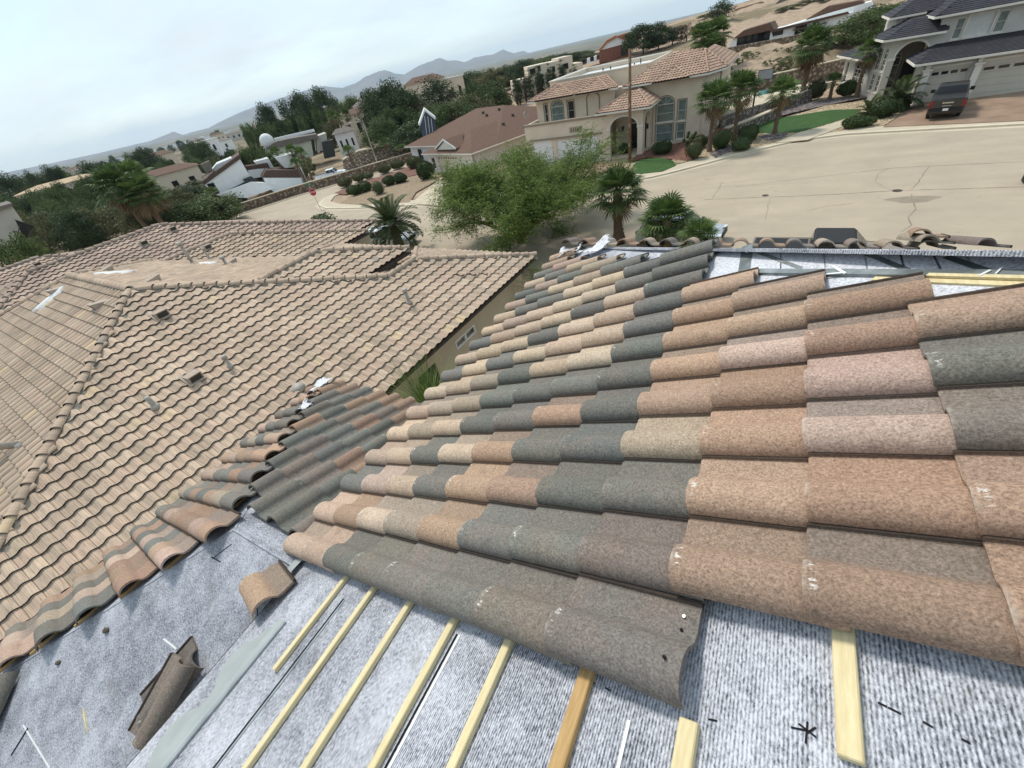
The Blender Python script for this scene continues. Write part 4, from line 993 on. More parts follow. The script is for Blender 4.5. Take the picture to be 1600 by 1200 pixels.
MT_SHINGLE = pm('brown_shingle', (0.19, 0.112, 0.078), (0.14, 0.083, 0.058), 5, .95, .01, 25, c3=(0.112, 0.066, 0.046))
MT_ROOFW = pm('white_roof_coating', (0.72, 0.73, 0.72), (0.56, 0.57, 0.56), .7, .8)
MT_ROOFBR = pm('brown_fascia', (0.115, 0.072, 0.055), (0.085, 0.054, 0.042), 2, .85)
MT_GREYROOF = pm('grey_gravel_roof', (0.22, 0.19, 0.165), (0.16, 0.14, 0.12), 2, .95)
MT_BRICKR = pm('red_brick_wall', (0.26, 0.11, 0.075), (0.20, 0.085, 0.06), 2, .95)
MT_ORANGE = pm('orange_tile_roof', (0.42, 0.17, 0.085), (0.34, 0.13, 0.07), 3, .9)
def rowmat(name, base, sc):
    m, n, b = newmat(name); t = N(n, 'ShaderNodeTexCoord'); br = N(n, 'ShaderNodeTexBrick'); n.links.new(t.outputs['UV'], br.inputs['Vector'])
    br.inputs['Scale'].default_value = sc; br.inputs['Mortar Size'].default_value = .03; br.offset = .5
    br.inputs['Color1'].default_value = rgba(base); br.inputs['Color2'].default_value = rgba(tuple(x * 1.35 for x in base)); br.inputs['Mortar'].default_value = rgba(tuple(x * .3 for x in base))
    c = mixc(n, 1.0, br.outputs['Color'], ramp(n, noise(n, t.outputs['Object'], .8, 5), [(0.3, (.75, .75, .75)), (0.7, (1.25, 1.25, 1.25))]), 'MULTIPLY')
    n.links.new(c, b.inputs['Base Color']); b.inputs['Roughness'].default_value = .7; bump(n, b, br.outputs['Fac'], -.02, .6); return m
MT_SLATE = rim('slate_tile', (0.052, 0.055, 0.066))
MT_H2TILE = rim('salmon_tile', (0.52, 0.36, 0.265))
MT_STONE = gravel_mat('field_stone', [(0.20, 0.145, 0.10), (0.33, 0.25, 0.175), (0.44, 0.345, 0.25), (0.27, 0.19, 0.13)], 2.6)
MT_STONEG = gravel_mat('grey_field_stone', [(0.19, 0.165, 0.14), (0.31, 0.27, 0.23), (0.40, 0.36, 0.31)], 3.0)
FLATA = mesh_arrays(tile_mesh('flat_tile', [(-.002, .0), (.16, .003), (.32, .0)], .42, .02, .035, [MT_SLATE, MT_NEDGE], .32, low=True))
class House:
    def __init__(s, name, label, cat, loc, rz=0):
        s.t = thing(name, label, cat, loc, rz); s.M = (Matrix.Translation(loc) @ Matrix.Rotation(rz, 4, 'Z')).inverted(); s.rz = rz
    def part(s, name, mb, mats, smooth=False): return mb.build(name, mats, s.t, smooth, s.M)
    def box(s, name, x0, x1, y0, y1, z0, z1, mat):      # world axes
        m_ = MB(); m_.box(((x0 + x1) / 2, (y0 + y1) / 2, (z0 + z1) / 2), (x1 - x0, y1 - y0, z1 - z0)); return s.part(name, m_, mat)
    def poly(s, name, pts, d, mat): m_ = MB(); m_.prism([Vector(p) for p in pts], d); return s.part(name, m_, mat)
    def roof(s, faces, mat, arr=LOWA, W=NWD, E=.40, capmat=None, th=.10, deck=MT_NEDGE, name='roof_tiles'):
        """faces: lists of 3D points, the first two on the eave"""
        bag = Bag()
        for pl in faces:
            pl = [Vector(p) for p in pl]; a, b = pl[0], pl[1]; nrm = (b - a).cross(pl[2] - a).normalized(); nrm = nrm if nrm.z > 0 else -nrm
            m_ = MB(); m_.prism([p - Vector((0, 0, .01)) for p in pl], (0, 0, -th)); s.part('roof_deck', m_, deck)
            if arr is None: continue
            out = Vector((nrm.x, nrm.y, 0)).normalized(); t = math.hypot(nrm.x, nrm.y) / nrm.z
            for M in face_tiles(a, out, [(p.x, p.y) for p in pl], W, E, t): bag.add(M, arr)
        if arr is not None and bag.v: tag(bag.build(name, [mat, MT_NEDGE], s.t, s.M), kind='stuff')
    def cap(s, a, b, r, mat):
        m_ = MB(); a, b = Vector(a), Vector(b); n = max(1, int((b - a).length / .45))
        for i in range(n): m_.tube([a + (b - a) * (i / n), a + (b - a) * ((i + .97) / n)], [r, r * .86], 7)
        me = m_.mesh('ridge_caps', mat, True); me.uv_layers.new(name='UVMap'); return tag(link('ridge_caps', me, s.t, s.M), kind='stuff')
    def gutter(s, pts, mat, h=.16, w_=.1):
        for a, b in zip(pts[:-1], pts[1:]):
            a, b = Vector(a), Vector(b); d = (b - a); n_ = Vector((-d.y, d.x, 0)).normalized() * w_ / 2
            m_ = MB(); m_.prism([a - n_, b - n_, b + n_, a + n_], (0, 0, -h)); s.part('fascia', m_, mat)
class Facade:
    def __init__(s, H, A, B, z0, z1, mat, th=.25, name='wall'):
        s.H = H; s.A = Vector((A[0], A[1], 0)); s.B = Vector((B[0], B[1], 0)); s.d = (s.B - s.A).normalized(); s.L = (s.B - s.A).length
        s.n = Vector((-s.d.y, s.d.x, 0))                      # inward
        if s.n.dot(s.A) < 0: s.n = -s.n
        s.z0, s.z1, s.mat, s.th, s.name, s.holes = z0, z1, mat, th, name, []
    def px(s, x, y):
        r = Vector(ray(x, y)); t = s.A.dot(s.n) / r.dot(s.n); p = r * t; return (p - s.A).dot(s.d), p.z
    def P(s, u, z, k=0.0): return s.A + s.d * u + Vector((0, 0, z)) + s.n * k
    def bar(s, m_, u0, u1, z0, z1, k0, k1, mi=0): m_.prism([s.P(u0, z0, k0), s.P(u1, z0, k0), s.P(u1, z0, k1), s.P(u0, z0, k1)], (0, 0, z1 - z0), mi)
    def done(s): s.H.part(s.name, panel(s.A, s.d, s.z0, s.z1, 0, s.L, s.holes, s.th, s.n), s.mat)
    def window(s, u0, u1, z0, z1, rise=0, nx=1, nz=1, frame=MT_TRIML, glass=MT_GLASSL, fw=.06, mw=.03, rec=.09, sill=True, trim=None):
        outl = arch(u0, u1, z0, z1, rise) if rise else rect(u0, u1, z0, z1); s.holes.append(outl)
        m_ = MB(); zt_ = z1 - (rise if rise else 0)
        for q in ((u0, u1, z0, z0 + fw), (u0, u0 + fw, z0 + fw, zt_), (u1 - fw, u1, z0 + fw, zt_)): s.bar(m_, *q, rec - .03, rec + .04)
        if not rise: s.bar(m_, u0 + fw, u1 - fw, z1 - fw, z1, rec - .03, rec + .04)
        else:
            c, h = (u0 + u1) / 2, (u1 - u0) / 2; n = 12; s.bar(m_, u0 + fw, u1 - fw, zt_ - mw, zt_ + mw, rec - .02, rec + .03)
            for i in range(n):
                a0, a1 = pi * i / n, pi * (i + 1) / n; hh = h - fw; rr_ = rise - fw
                m_.prism([s.P(c + h * cos(a0), zt_ + rise * sin(a0), rec - .03), s.P(c + h * cos(a1), zt_ + rise * sin(a1), rec - .03), s.P(c + hh * cos(a1), zt_ + rr_ * sin(a1), rec - .03), s.P(c + hh * cos(a0), zt_ + rr_ * sin(a0), rec - .03)], s.n * .07)
            for i in (1, 2, 3): m_.tube([s.P(c, zt_, rec + .01), s.P(c + (h - fw) * cos(pi * i / 4), zt_ + (rise - fw) * sin(pi * i / 4), rec + .01)], mw / 2, 4)
        for i in range(1, nx): u = u0 + (u1 - u0) * i / nx; s.bar(m_, u - mw / 2, u + mw / 2, z0 + fw, zt_ - .001, rec - .01, rec + .03)
        for i in range(1, nz): z = z0 + (zt_ - z0) * i / nz; s.bar(m_, u0 + fw, u1 - fw, z - mw / 2, z + mw / 2, rec - .012, rec + .028)
        w_ = s.H.part('window', m_, frame)
        m_ = MB(); pl = [s.P(a, b, rec + .035) for a, b in outl]; m_.prism(pl, s.n * .012); m_.build('pane', glass, w_)
        if sill: m_ = MB(); s.bar(m_, u0 - .06, u1 + .06, z0 - .10, z0, -.07, .02); m_.build('sill', frame, w_)
        if trim:
            m_ = MB(); tw = .10
            for q in ((u0 - tw, u0, z0, zt_), (u1, u1 + tw, z0, zt_)): s.bar(m_, *q, -.035, .05)
            if not rise: s.bar(m_, u0 - tw, u1 + tw, z1, z1 + tw, -.035, .05)
            else: s.archtrim(m_, u0, u1, zt_, rise, tw)
            m_.build('surround', trim, w_)
        return w_
    def archtrim(s, m_, u0, u1, zt_, rise, tw, n=12, k=-.035, dp=.08):
        c, h = (u0 + u1) / 2, (u1 - u0) / 2
        for i in range(n):
            a0, a1 = pi * i / n, pi * (i + 1) / n
            m_.prism([s.P(c + h * cos(a0), zt_ + rise * sin(a0), k), s.P(c + h * cos(a1), zt_ + rise * sin(a1), k), s.P(c + (h + tw) * cos(a1), zt_ + (rise + tw) * sin(a1), k), s.P(c + (h + tw) * cos(a0), zt_ + (rise + tw) * sin(a0), k)], s.n * dp)
    def garage(s, u0, u1, z0, z1, mat, lights=0, rows=4):
        s.holes.append(rect(u0, u1, z0, z1)); m_ = MB(); h = (z1 - z0) / rows
        for i in range(rows): s.bar(m_, u0, u1, z0 + h * i + .012, z0 + h * (i + 1) - .012, .13, .18)
        s.bar(m_, u0, u1, z0, z1, .16, .2)
        g = s.H.part('garage_door', m_, mat)
        for i in range(lights):
            q = (u1 - u0) / lights; a = u0 + q * i + q * .14; m_ = MB(); s.bar(m_, a, a + q * .72, z1 - h * .72, z1 - h * .3, .118, .128)
            m_.build('window_light', MT_GLASS, g)
        return g

# ---------------------------------------------------------------- cream two-storey house across the street
H2 = House('two_storey_house', 'cream two storey stucco house with salmon tile roofs and tall arched windows', 'house', (-16, 55, -10.8))
gzz = -11.1
F = Facade(H2, (-25.6, 49.2), (-15.9, 49.2), gzz, -6.62, MT_CREAM, .25)
u = lambda x: x + 25.6
F.garage(u(-24.85), u(-22.35), -11.0, -8.32, MT_GDOOR); F.garage(u(-21.75), u(-16.75), -11.0, -8.45, MT_GDOOR)
F.done()
m_ = MB(); F.bar(m_, -.1, 9.75, -6.74, -6.54, -.14, .4); F.bar(m_, u(-25.2), u(-16.3), -8.28, -8.12, -.16, -.001); H2.part('cornice', m_, MT_TRIM)
m_ = MB(); F.bar(m_, u(-20.05), u(-18.55), -7.86, -7.32, -.03, -.001); pq = H2.part('number_plaque', m_, pm('plaque', (0.42, 0.35, 0.25), rough=.8))
tcv = bpy.data.curves.new('house_number', 'FONT'); tcv.body = '11165'; tcv.size = .52; tcv.extrude = .01; tcv.align_x = 'CENTER'
tob = bpy.data.objects.new('tmp_text', tcv); COL.objects.link(tob); dg = bpy.context.evaluated_depsgraph_get(); tme = bpy.data.meshes.new_from_object(tob.evaluated_get(dg)); bpy.data.objects.remove(tob)
tme.materials.clear(); tme.materials.append(MT_DOOR); tx_ = link('house_number', tme, pq, frame_mat((-19.3, 49.155, -7.78), (1, 0, 0), (0, 0, 1), (0, -1, 0)))
H2.box('balcony_floor', -25.35, -15.95, 49.46, 52.4, -7.6, -7.45, MT_CONC)
H2.box('garage_side_wall', -25.6, -25.35, 49.46, 56, gzz, -6.62, MT_CREAM)
F = Facade(H2, (-25.3, 52.5), (-15.9, 52.5), -7.6, -4.66, MT_CREAM); v = lambda x: x + 25.3
F.window(v(-23.45), v(-21.95), -7.1, -4.95, .62, 1, 2, MT_TRIML, trim=MT_TRIM); F.window(v(-24.35), v(-23.95), -7.1, -5.15, 0, 1, 2, MT_TRIML, MT_GLASS, trim=MT_TRIM); F.window(v(-21.4), v(-20.6), -7.1, -5.2, 0, 1, 2, MT_TRIML, MT_GLASS, trim=MT_TRIM)
F.done()
m_ = MB(); F.archtrim(m_, v(-19.0), v(-17.65), -5.35, .5, .12, k=-.06, dp=.058)
for q in (-19.12, -17.65): F.bar(m_, v(q), v(q) + .12, -7.4, -5.35, -.06, -.002)
H2.part('arched_niche_trim', m_, MT_TRIM)
# porch
F = Facade(H2, (-15.9, 49.2), (-12.0, 49.2), gzz, -6.25, MT_CREAM, .45); F.holes.append(arch(.45, 3.35, gzz + .1, -6.98, 1.0, 14)); F.done()
m_ = MB(); F.archtrim(m_, .45, 3.35, -7.98, 1.0, .16, 14, -.05, .046); F.bar(m_, .1, .47, -8.1, -7.9, -.06, -.002); F.bar(m_, 3.3, 3.95, -8.1, -7.9, -.06, -.002); H2.part('porch_arch_trim', m_, MT_TRIML)
F = Facade(H2, (-12.0, 49.66), (-12.0, 53.0), gzz, -6.25, MT_CREAM, .4); F.n = Vector((-1, 0, 0)); F.holes.append(arch(.5, 2.9, gzz + .1, -7.1, .9, 12)); F.done()
H2.box('porch_floor', -15.4, -12.0, 49.3, 52.7, gzz, -10.72, MT_CONC); H2.box('porch_ceiling', -15.6, -12.2, 49.5, 52.9, -6.6, -6.5, MT_CREAM)
H2.box('porch_back_wall', -15.9, -11.9, 52.8, 53.0, gzz, -6.3, MT_CREAM)
dr_ = H2.box('front_door', -14.2, -12.5, 52.70, 52.79, -10.7, -8.3, MT_DOOR); H2.box('transom_window', -14.2, -12.5, 52.71, 52.79, -8.15, -7.2, MT_GLASS)
for x in (-15.0, -12.3): H2.box('wall_lantern', x - .09, x + .09, 52.5, 52.7, -8.9, -8.4, MT_DOOR)
# tall front block
F = Facade(H2, (-14.3, 53.0), (-7.1, 53.0), gzz, -4.78, MT_CREAM); v = lambda x: x + 14.3
F.window(v(-11.5), v(-9.72), -10.42, -8.72, 0, 1, 2, MT_TRIML, trim=MT_TRIM); F.window(v(-11.5), v(-9.72), -8.55, -6.22, .72, 1, 2, MT_TRIML, trim=MT_TRIM)
F.window(v(-9.32), v(-8.52), -10.3, -8.85, 0, 1, 2, MT_TRIML, MT_GLASSL, trim=MT_TRIM); F.window(v(-9.32), v(-8.52), -8.6, -6.72, 0, 1, 2, MT_TRIML, MT_GLASSL, trim=MT_TRIM)
F.window(v(-12.15), v(-11.85), -10.2, -6.6, 0, 1, 4, MT_TRIM, MT_GLASS); F.done()
F = Facade(H2, (-7.1, 53.0), (-5.9, 55.2), gzz, -4.78, MT_CREAM); F.done()
F = Facade(H2, (-5.9, 55.2), (-5.9, 66.0), gzz, -4.78, MT_CREAM); F.n = Vector((-1, 0, 0)); F.holes.append(rect(4, 5, -9.5, -7.5)); F.done(); H2.box('side_window', -6.1, -6.02, 59.2, 60.2, -9.5, -7.5, MT_GLASS)
m_ = MB(); m_.tube([(-5.82, 55.9, -10.9), (-5.82, 55.9, -4.9)], .06, 6); H2.part('downpipe', m_, MT_TRIM)
H2.box('back_wall', -25.25, -6.2, 53.3, 66, gzz, -4.8, MT_CREAM)
# flat roofed block behind with a pale parapet
for nm, x0, x1, y0, y1, z0, z1, mt in (('parapet', -24.6, -13.2, 55.4, 55.7, -4.9, -3.35, MT_CREAM), ('parapet', -24.6, -24.3, 55.7, 68, -4.9, -3.35, MT_CREAM), ('parapet', -13.5, -13.2, 55.7, 68, -4.9, -3.35, MT_CREAM), ('parapet', -24.3, -13.5, 67.7, 68, -4.9, -3.35, MT_CREAM), ('flat_roof', -24.3, -13.5, 55.7, 67.7, -4.7, -3.75, MT_ROOFW), ('coping', -24.7, -13.1, 55.3, 55.8, -3.349, -3.24, MT_TRIML), ('coping', -24.7, -24.2, 55.81, 68, -3.349, -3.24, MT_TRIML), ('coping', -24.1, -13.1, 67.6, 68.1, -3.349, -3.24, MT_TRIML)): H2.box(nm, x0, x1, y0, y1, z0, z1, mt)
for x, y in ((-19.5, 60), (-18.7, 60.4), (-16, 64), (-15.2, 58)): m_ = MB(); m_.tube([(x, y, -3.8), (x, y, -3.2)], .08, 6); H2.part('roof_pipe', m_, MT_DGREY)
def hipface(x0, x1, y0, y1, ze_, rise, run): return None
ze_ = -4.6
R1 = [[(-26.0, 51.7, ze_), (-15.3, 51.7, ze_), (-17.4, 54.6, -3.62), (-23.4, 54.6, -3.62)], [(-26.0, 55.4, ze_), (-26.0, 51.7, ze_), (-23.4, 54.6, -3.62), (-23.4, 55.4, -3.62)]]
H2.roof(R1, MT_H2TILE); H2.cap((-26, 51.7, ze_ + .05), (-23.4, 54.6, -3.57), .09, MT_H2TILE); H2.cap((-15.3, 51.7, ze_ + .05), (-17.4, 54.6, -3.57), .09, MT_H2TILE)
# small projecting hips over the bays
for xa, xb, yt in ((-24.9, -20.1, 51.25), (-19.9, -16.1, 51.1)):
    xm = (xa + xb) / 2; H2.roof([[(xa, yt, ze_ + .02), (xb, yt, ze_ + .02), (xm, yt + 2.3, -3.70)]], MT_H2TILE); H2.cap((xa, yt, ze_ + .07), (xm, yt + 2.3, -3.64), .08, MT_H2TILE); H2.cap((xb, yt, ze_ + .07), (xm, yt + 2.3, -3.64), .08, MT_H2TILE)
R2 = [[(-14.9, 52.2, -4.72), (-6.6, 52.2, -4.72), (-7.6, 56.0, -3.1), (-10.8, 56.5, -3.02)], [(-14.9, 58, -4.72), (-14.9, 52.2, -4.72), (-10.8, 56.5, -3.02), (-10.8, 58, -3.02)], [(-6.6, 52.2, -4.72), (-5.2, 54.6, -4.72), (-7.6, 56.0, -3.1)], [(-5.2, 54.6, -4.72), (-5.2, 66, -4.72), (-7.6, 62, -3.1), (-7.6, 56, -3.1)], [(-10.8, 56.5, -3.02), (-7.6, 56, -3.1), (-7.6, 62, -3.1), (-10.8, 62, -3.02)]]
H2.roof(R2[:4], MT_H2TILE); H2.cap((-14.9, 52.2, -4.66), (-10.8, 56.5, -2.96), .1, MT_H2TILE); H2.cap((-6.6, 52.2, -4.66), (-7.6, 56, -3.04), .1, MT_H2TILE); H2.cap((-5.2, 54.6, -4.66), (-7.6, 56, -3.04), .1, MT_H2TILE); H2.cap((-10.8, 56.5, -2.96), (-7.6, 56, -3.04), .1, MT_H2TILE)
H2.roof([[(-11.8, 51.7, -4.74), (-8.2, 51.7, -4.74), (-10.0, 54.0, -3.9)]], MT_H2TILE); H2.cap((-11.8, 51.7, -4.69), (-10, 54, -3.85), .08, MT_H2TILE); H2.cap((-8.2, 51.7, -4.69), (-10, 54, -3.85), .08, MT_H2TILE)
R3 = [[(-16.7, 48.4, -6.3), (-11.1, 48.4, -6.3), (-13.0, 51.2, -5.15), (-14.0, 51.2, -5.15)], [(-11.1, 48.4, -6.3), (-11.1, 53, -6.3), (-13, 53, -5.15), (-13.0, 51.2, -5.15)], [(-16.7, 53, -6.3), (-16.7, 48.4, -6.3), (-14, 51.2, -5.15), (-14, 53, -5.15)]]
H2.roof(R3, MT_H2TILE); H2.cap((-16.7, 48.4, -6.24), (-14, 51.2, -5.1), .09, MT_H2TILE); H2.cap((-11.1, 48.4, -6.24), (-13, 51.2, -5.1), .09, MT_H2TILE)
H2.gutter([(-26.05, 51.68, ze_ - .03), (-15.25, 51.68, ze_ - .03)], MT_TRIML); H2.gutter([(-14.95, 52.18, -4.75), (-6.6, 52.18, -4.75), (-5.18, 54.6, -4.75), (-5.18, 66, -4.75)], MT_TRIML); H2.gutter([(-16.75, 48.38, -6.33), (-11.08, 48.38, -6.33), (-11.08, 52.9, -6.33)], MT_TRIML)
m_ = MB(); m_.tube([(-26.2, 52.2, -6.2), (-26.6, 52.0, -5.9)], .03, 6); m_.ball((-26.7, 51.95, -5.85), (.12, .38, .38), 12, 8); H2.part('satellite_dish', m_, MT_PIPE, True)

# ---------------------------------------------------------------- brown shingle ranch house
q20 = radians(-19)
H1 = House('ranch_house', 'single storey ranch house with brown shingle hip roof and cream garage door', 'house', (-34.7, 50.5, -11.4), q20)
RZ = Matrix.Rotation(q20, 4, 'Z')
def h1(x, y, z): p = RZ @ Vector((x, y, 0)); return Vector((-34.7 + p.x, 50.5 + p.y, z))
ze1 = -9.0
def shingle(H, pts, name='roof', mat=MT_SHINGLE, th=-.14): m_ = MB(); m_.prism([Vector(p) for p in pts], (0, 0, th)); return H.part(name, m_, mat)
zr1 = -5.9
r0, r1 = h1(-16.5, 15.5, zr1), h1(-9.5, 15.5, zr1)
shingle(H1, [h1(-25.2, 4.7, ze1), h1(0, 4.7, ze1), r1, r0]); shingle(H1, [h1(0, 4.7, ze1), h1(0, 26, ze1), r1]); shingle(H1, [h1(-25.2, 26, ze1), h1(-25.2, 4.7, ze1), r0]); shingle(H1, [h1(0, 26, ze1), h1(-25.2, 26, ze1), r0, r1])
gw = 12.3; zg = ze1 + (zr1 - ze1) * (6.15 / 10.8); rg0, rg1 = h1(-6.15, 5.6, zg), h1(-6.15, 12, zg)
shingle(H1, [h1(-gw, 0, ze1 + .02), h1(0, 0, ze1 + .02), rg0]); shingle(H1, [h1(0, 0, ze1 + .02), h1(0, 13, ze1 + .02), rg1, rg0]); shingle(H1, [h1(-gw, 12, ze1 + .02), h1(-gw, 0, ze1 + .02), rg0, rg1])
# gable dormer over the garage
shingle(H1, [h1(-8.9, .5, ze1 + .5), h1(-6.4, .5, ze1 + 1.6), h1(-6.4, 4.2, ze1 + 1.6), h1(-8.9, 1.8, ze1 + .5)]); shingle(H1, [h1(-3.9, .5, ze1 + .5), h1(-3.9, 1.8, ze1 + .5), h1(-6.4, 4.2, ze1 + 1.6), h1(-6.4, .5, ze1 + 1.6)])
H1.poly('gable', [h1(-8.7, .62, ze1 + .36), h1(-4.1, .62, ze1 + .36), h1(-6.4, .62, ze1 + 1.42)], h1(0, .1, 0) - h1(0, 0, 0), MT_TRIML)
for a, b in ((h1(-9.0, .42, ze1 + .40), h1(-6.4, .42, ze1 + 1.52)), (h1(-3.8, .42, ze1 + .40), h1(-6.4, .42, ze1 + 1.52))): m_ = MB(); m_.prism([a, b, b + Vector((0, 0, .22)), a + Vector((0, 0, .22))], h1(0, .07, 0) - h1(0, 0, 0)); H1.part('bargeboard', m_, MT_WHITE)
def W1(xa, ya, xb, yb, z0=-11.9, z1=-9.1, mat=MT_TRIML, th=.2): a, b = h1(xa, ya, 0), h1(xb, yb, 0); return Facade(H1, a, b, z0, z1, mat, th)
F = W1(-gw + .5, .6, -.5, .6); F.n = (RZ @ Vector((0, 1, 0))); F.garage(2.6, 7.6, -11.75, -9.55, MT_GDOORC, 0); F.window(.7, 1.7, -11.2, -9.7, 0, 1, 2, MT_WHITE, MT_GLASS)
m_ = MB()
for i in range(8): F.bar(m_, 2.75 + i * .6, 3.05 + i * .6, -9.85, -9.68, .118, .128)
H1.part('garage_door_lights', m_, MT_GLASS); F.done()
F = W1(-.5, .6, -.5, 25.4, mat=MT_BONE); F.n = (RZ @ Vector((-1, 0, 0)))
for u0, u1, z0, z1 in ((13.2, 14.8, -10.6, -9.6), (16.0, 17.7, -10.6, -9.6)): F.window(u0, u1, z0, z1, 0, 2, 1, MT_WHITE, MT_GLASS)
F.holes.append(rect(10.6, 11.5, -11.6, -9.5)); F.done(); m_ = MB(); F.bar(m_, 10.6, 11.5, -11.6, -9.5, .1, .15); H1.part('side_door', m_, MT_WHITE)
F = W1(-24.6, 5.3, -gw + .5, 5.3, mat=MT_WHITE); F.n = (RZ @ Vector((0, 1, 0))); F.window(2.2, 3.6, -11.2, -9.6, 0, 2, 1, MT_TRIM, MT_GLASS); F.window(8.6, 10, -11.2, -9.6, 0, 2, 1, MT_TRIM, MT_GLASS); F.done()
m_ = MB(); m_.prism([h1(-24.4, 5.6, -12), h1(-.8, 5.6, -12), h1(-.8, 25.2, -12), h1(-24.4, 25.2, -12)], (0, 0, 2.9)); H1.part('core_wall', m_, MT_WHITE)
H1.gutter([h1(-25.3, 4.6, ze1 - .02), h1(-gw, 4.6, ze1 - .02)], MT_TRIML); H1.gutter([h1(-gw - .05, -.05, ze1 - .02), h1(.05, -.05, ze1 - .02), h1(.05, 26, ze1 - .02)], MT_TRIML)
for x, y in ((-4.0, 10), (-6.5, 9), (-9, 14), (-10.5, 12.5), (-5.5, 13.5), (-12.5, 13.5)):
    zz = ze1 + (zr1 - ze1) * min(1, min(-x / 9.5, (y - 4.7) / 10.8)); m_ = MB(); m_.box((0, 0, 0), (.32, .32, .30)); H1.part('roof_vent', m_, MT_DGREY).matrix_local = H1.M @ Matrix.Translation(h1(x, y, zz + .14))

# ---------------------------------------------------------------- pale grey house with slate roofs
H3 = House('slate_roof_house', 'pale grey two storey house with dark slate roofs and tall entrance arch', 'house', (12, 62, -10))
g3 = -10.4
F = Facade(H3, (10.2, 55.6), (24, 55.6), g3, -6.95, MT_BONE, .3)
F.garage(.75, 3.15, g3 + .2, -7.62, MT_GDOORB, 4, 5); F.garage(3.95, 9.2, g3 + .2, -7.75, MT_GDOORB, 6, 5); F.done()
for x in (10.55, 13.75): 
    m_ = MB(); m_.box((x, 55.35, -8.85), (.42, .42, 2.6)); m_.box((x, 55.35, -7.48), (.62, .62, .14)); m_.box((x, 55.35, -10.1), (.6, .6, .3)); m_.box((x, 55.35, -7.28), (.3, .3, .26)); m_.box((x, 55.35, -7.1), (.46, .46, .1)); H3.part('column', m_, MT_TRIML)
m_ = MB(); F.bar(m_, 0, 13.8, -7.45, -7.30, -.06, -.001); H3.part('cornice', m_, MT_TRIML)
H3.box('garage_core', 10.5, 24, 55.95, 60, g3, -7, MT_BONE)
F = Facade(H3, (11.2, 60.0), (24, 60.0), -7.2, -4.22, MT_BONE, .25)
F.window(1.05, 1.62, -6.05, -4.6, 0, 1, 2, MT_TRIML, MT_GLASSL); F.window(1.82, 3.45, -6.05, -4.55, 0, 1, 2, MT_TRIML, pm('white_blind', (.62, .62, .58), (.55, .55, .52), 3, .3), trim=MT_TRIML); F.window(3.65, 4.3, -6.05, -4.6, 0, 1, 2, MT_TRIML, MT_GLASSL); F.window(6.0, 7.3, -5.3, -4.75, 0, 2, 1, MT_TRIML, MT_GLASS); F.done()
H3.box('upper_core', 11.25, 24, 60.3, 70, g3, -4.25, MT_BONE); H3.box('upper_side', 8.4, 11.2, 63.6, 70, g3, -3.95, MT_BONE)
F = Facade(H3, (8.2, 60.4), (11.3, 59.9), g3, -5.3, MT_BONE, .4)
a0, za = F.px(1403, 92); a1, zb = F.px(1462, 78); zt3 = F.px(1440, 61)[1]
F.holes.append(arch(.55, 2.85, g3 + .3, -5.75, 1.1, 14)); F.done(); m_ = MB(); F.archtrim(m_, .55, 2.85, -6.85, 1.1, .16, 14, -.05, .046); F.bar(m_, .05, .6, -7.0, -6.8, -.1, -.002); H3.part('entrance_arch_trim', m_, MT_TRIML)
H3.box('entry_floor', 8.3, 11.2, 60.4, 63.5, g3, -9.85, MT_CONC)
F = Facade(H3, (8.1, 63.3), (11.3, 63.3), g3, -5.3, MT_TRIM, .2); F.window(.9, 1.6, -9.6, -6.8, .35, 1, 4, MT_TRIML, MT_GLASS); F.holes.append(rect(1.9, 2.9, -9.8, -7.4)); F.done(); H3.box('front_door', 10.0, 11.0, 63.35, 63.42, -9.8, -7.4, MT_DOOR)
H3.box('entry_side', 11.0, 11.25, 60.35, 63.3, g3, -5.3, MT_TRIM)
F = Facade(H3, (7.55, 63.2), (8.2, 60.4), g3, -5.35, MT_BONE, .25); F.n = Vector((1, .25, 0)).normalized()
F.window(.35, 1.35, -9.5, -8.1, 0, 2, 3, MT_TRIML, MT_GLASS); F.window(.35, 1.35, -7.8, -6.0, .45, 2, 3, MT_TRIML, MT_GLASS)
F.window(1.75, 2.65, -9.5, -8.1, 0, 2, 3, MT_TRIML, MT_GLASS); F.window(1.75, 2.65, -7.8, -6.0, .42, 2, 3, MT_TRIML, MT_GLASS); F.done()
F = Facade(H3, (5.8, 71.5), (7.55, 63.2), g3, -7.0, MT_BONE, .25); F.n = Vector((1, .2, 0)).normalized()
F.window(3.6, 6.2, -9.5, -7.25, .8, 3, 4, MT_TRIML, MT_GLASS); F.window(.7, 1.5, -9.5, -7.6, 0, 1, 3, MT_TRIML, MT_GLASS); F.done()
m_ = MB(); m_.prism([(6.1, 71.5, g3), (7.8, 63.4, g3), (12, 64, g3), (12, 72, g3)], (0, 0, 3.3)); H3.part('wing_core', m_, MT_BONE)
def slate(*faces): H3.roof(list(faces), MT_SLATE, FLATA, .32, .36)
slate([(9.5, 54.7, -6.85), (24.5, 54.7, -6.85), (24.5, 60, -6.2), (11.3, 60, -6.2)], [(9.5, 60, -6.85), (9.5, 54.7, -6.85), (11.3, 60, -6.2)])
slate([(10.5, 59.2, -4.12), (24.5, 59.2, -4.12), (24.5, 65, -2.1), (14.5, 65, -2.1)], [(10.5, 70, -4.12), (10.5, 59.2, -4.12), (14.5, 65, -2.1), (14.5, 70, -2.1)])
slate([(7.4, 59.4, -5.2), (11.6, 59.0, -5.2), (11.6, 62, -4.2), (9.4, 62.3, -4.2)], [(6.9, 63.6, -5.2), (7.4, 59.4, -5.2), (9.4, 62.3, -4.2), (9.4, 64, -4.2)])
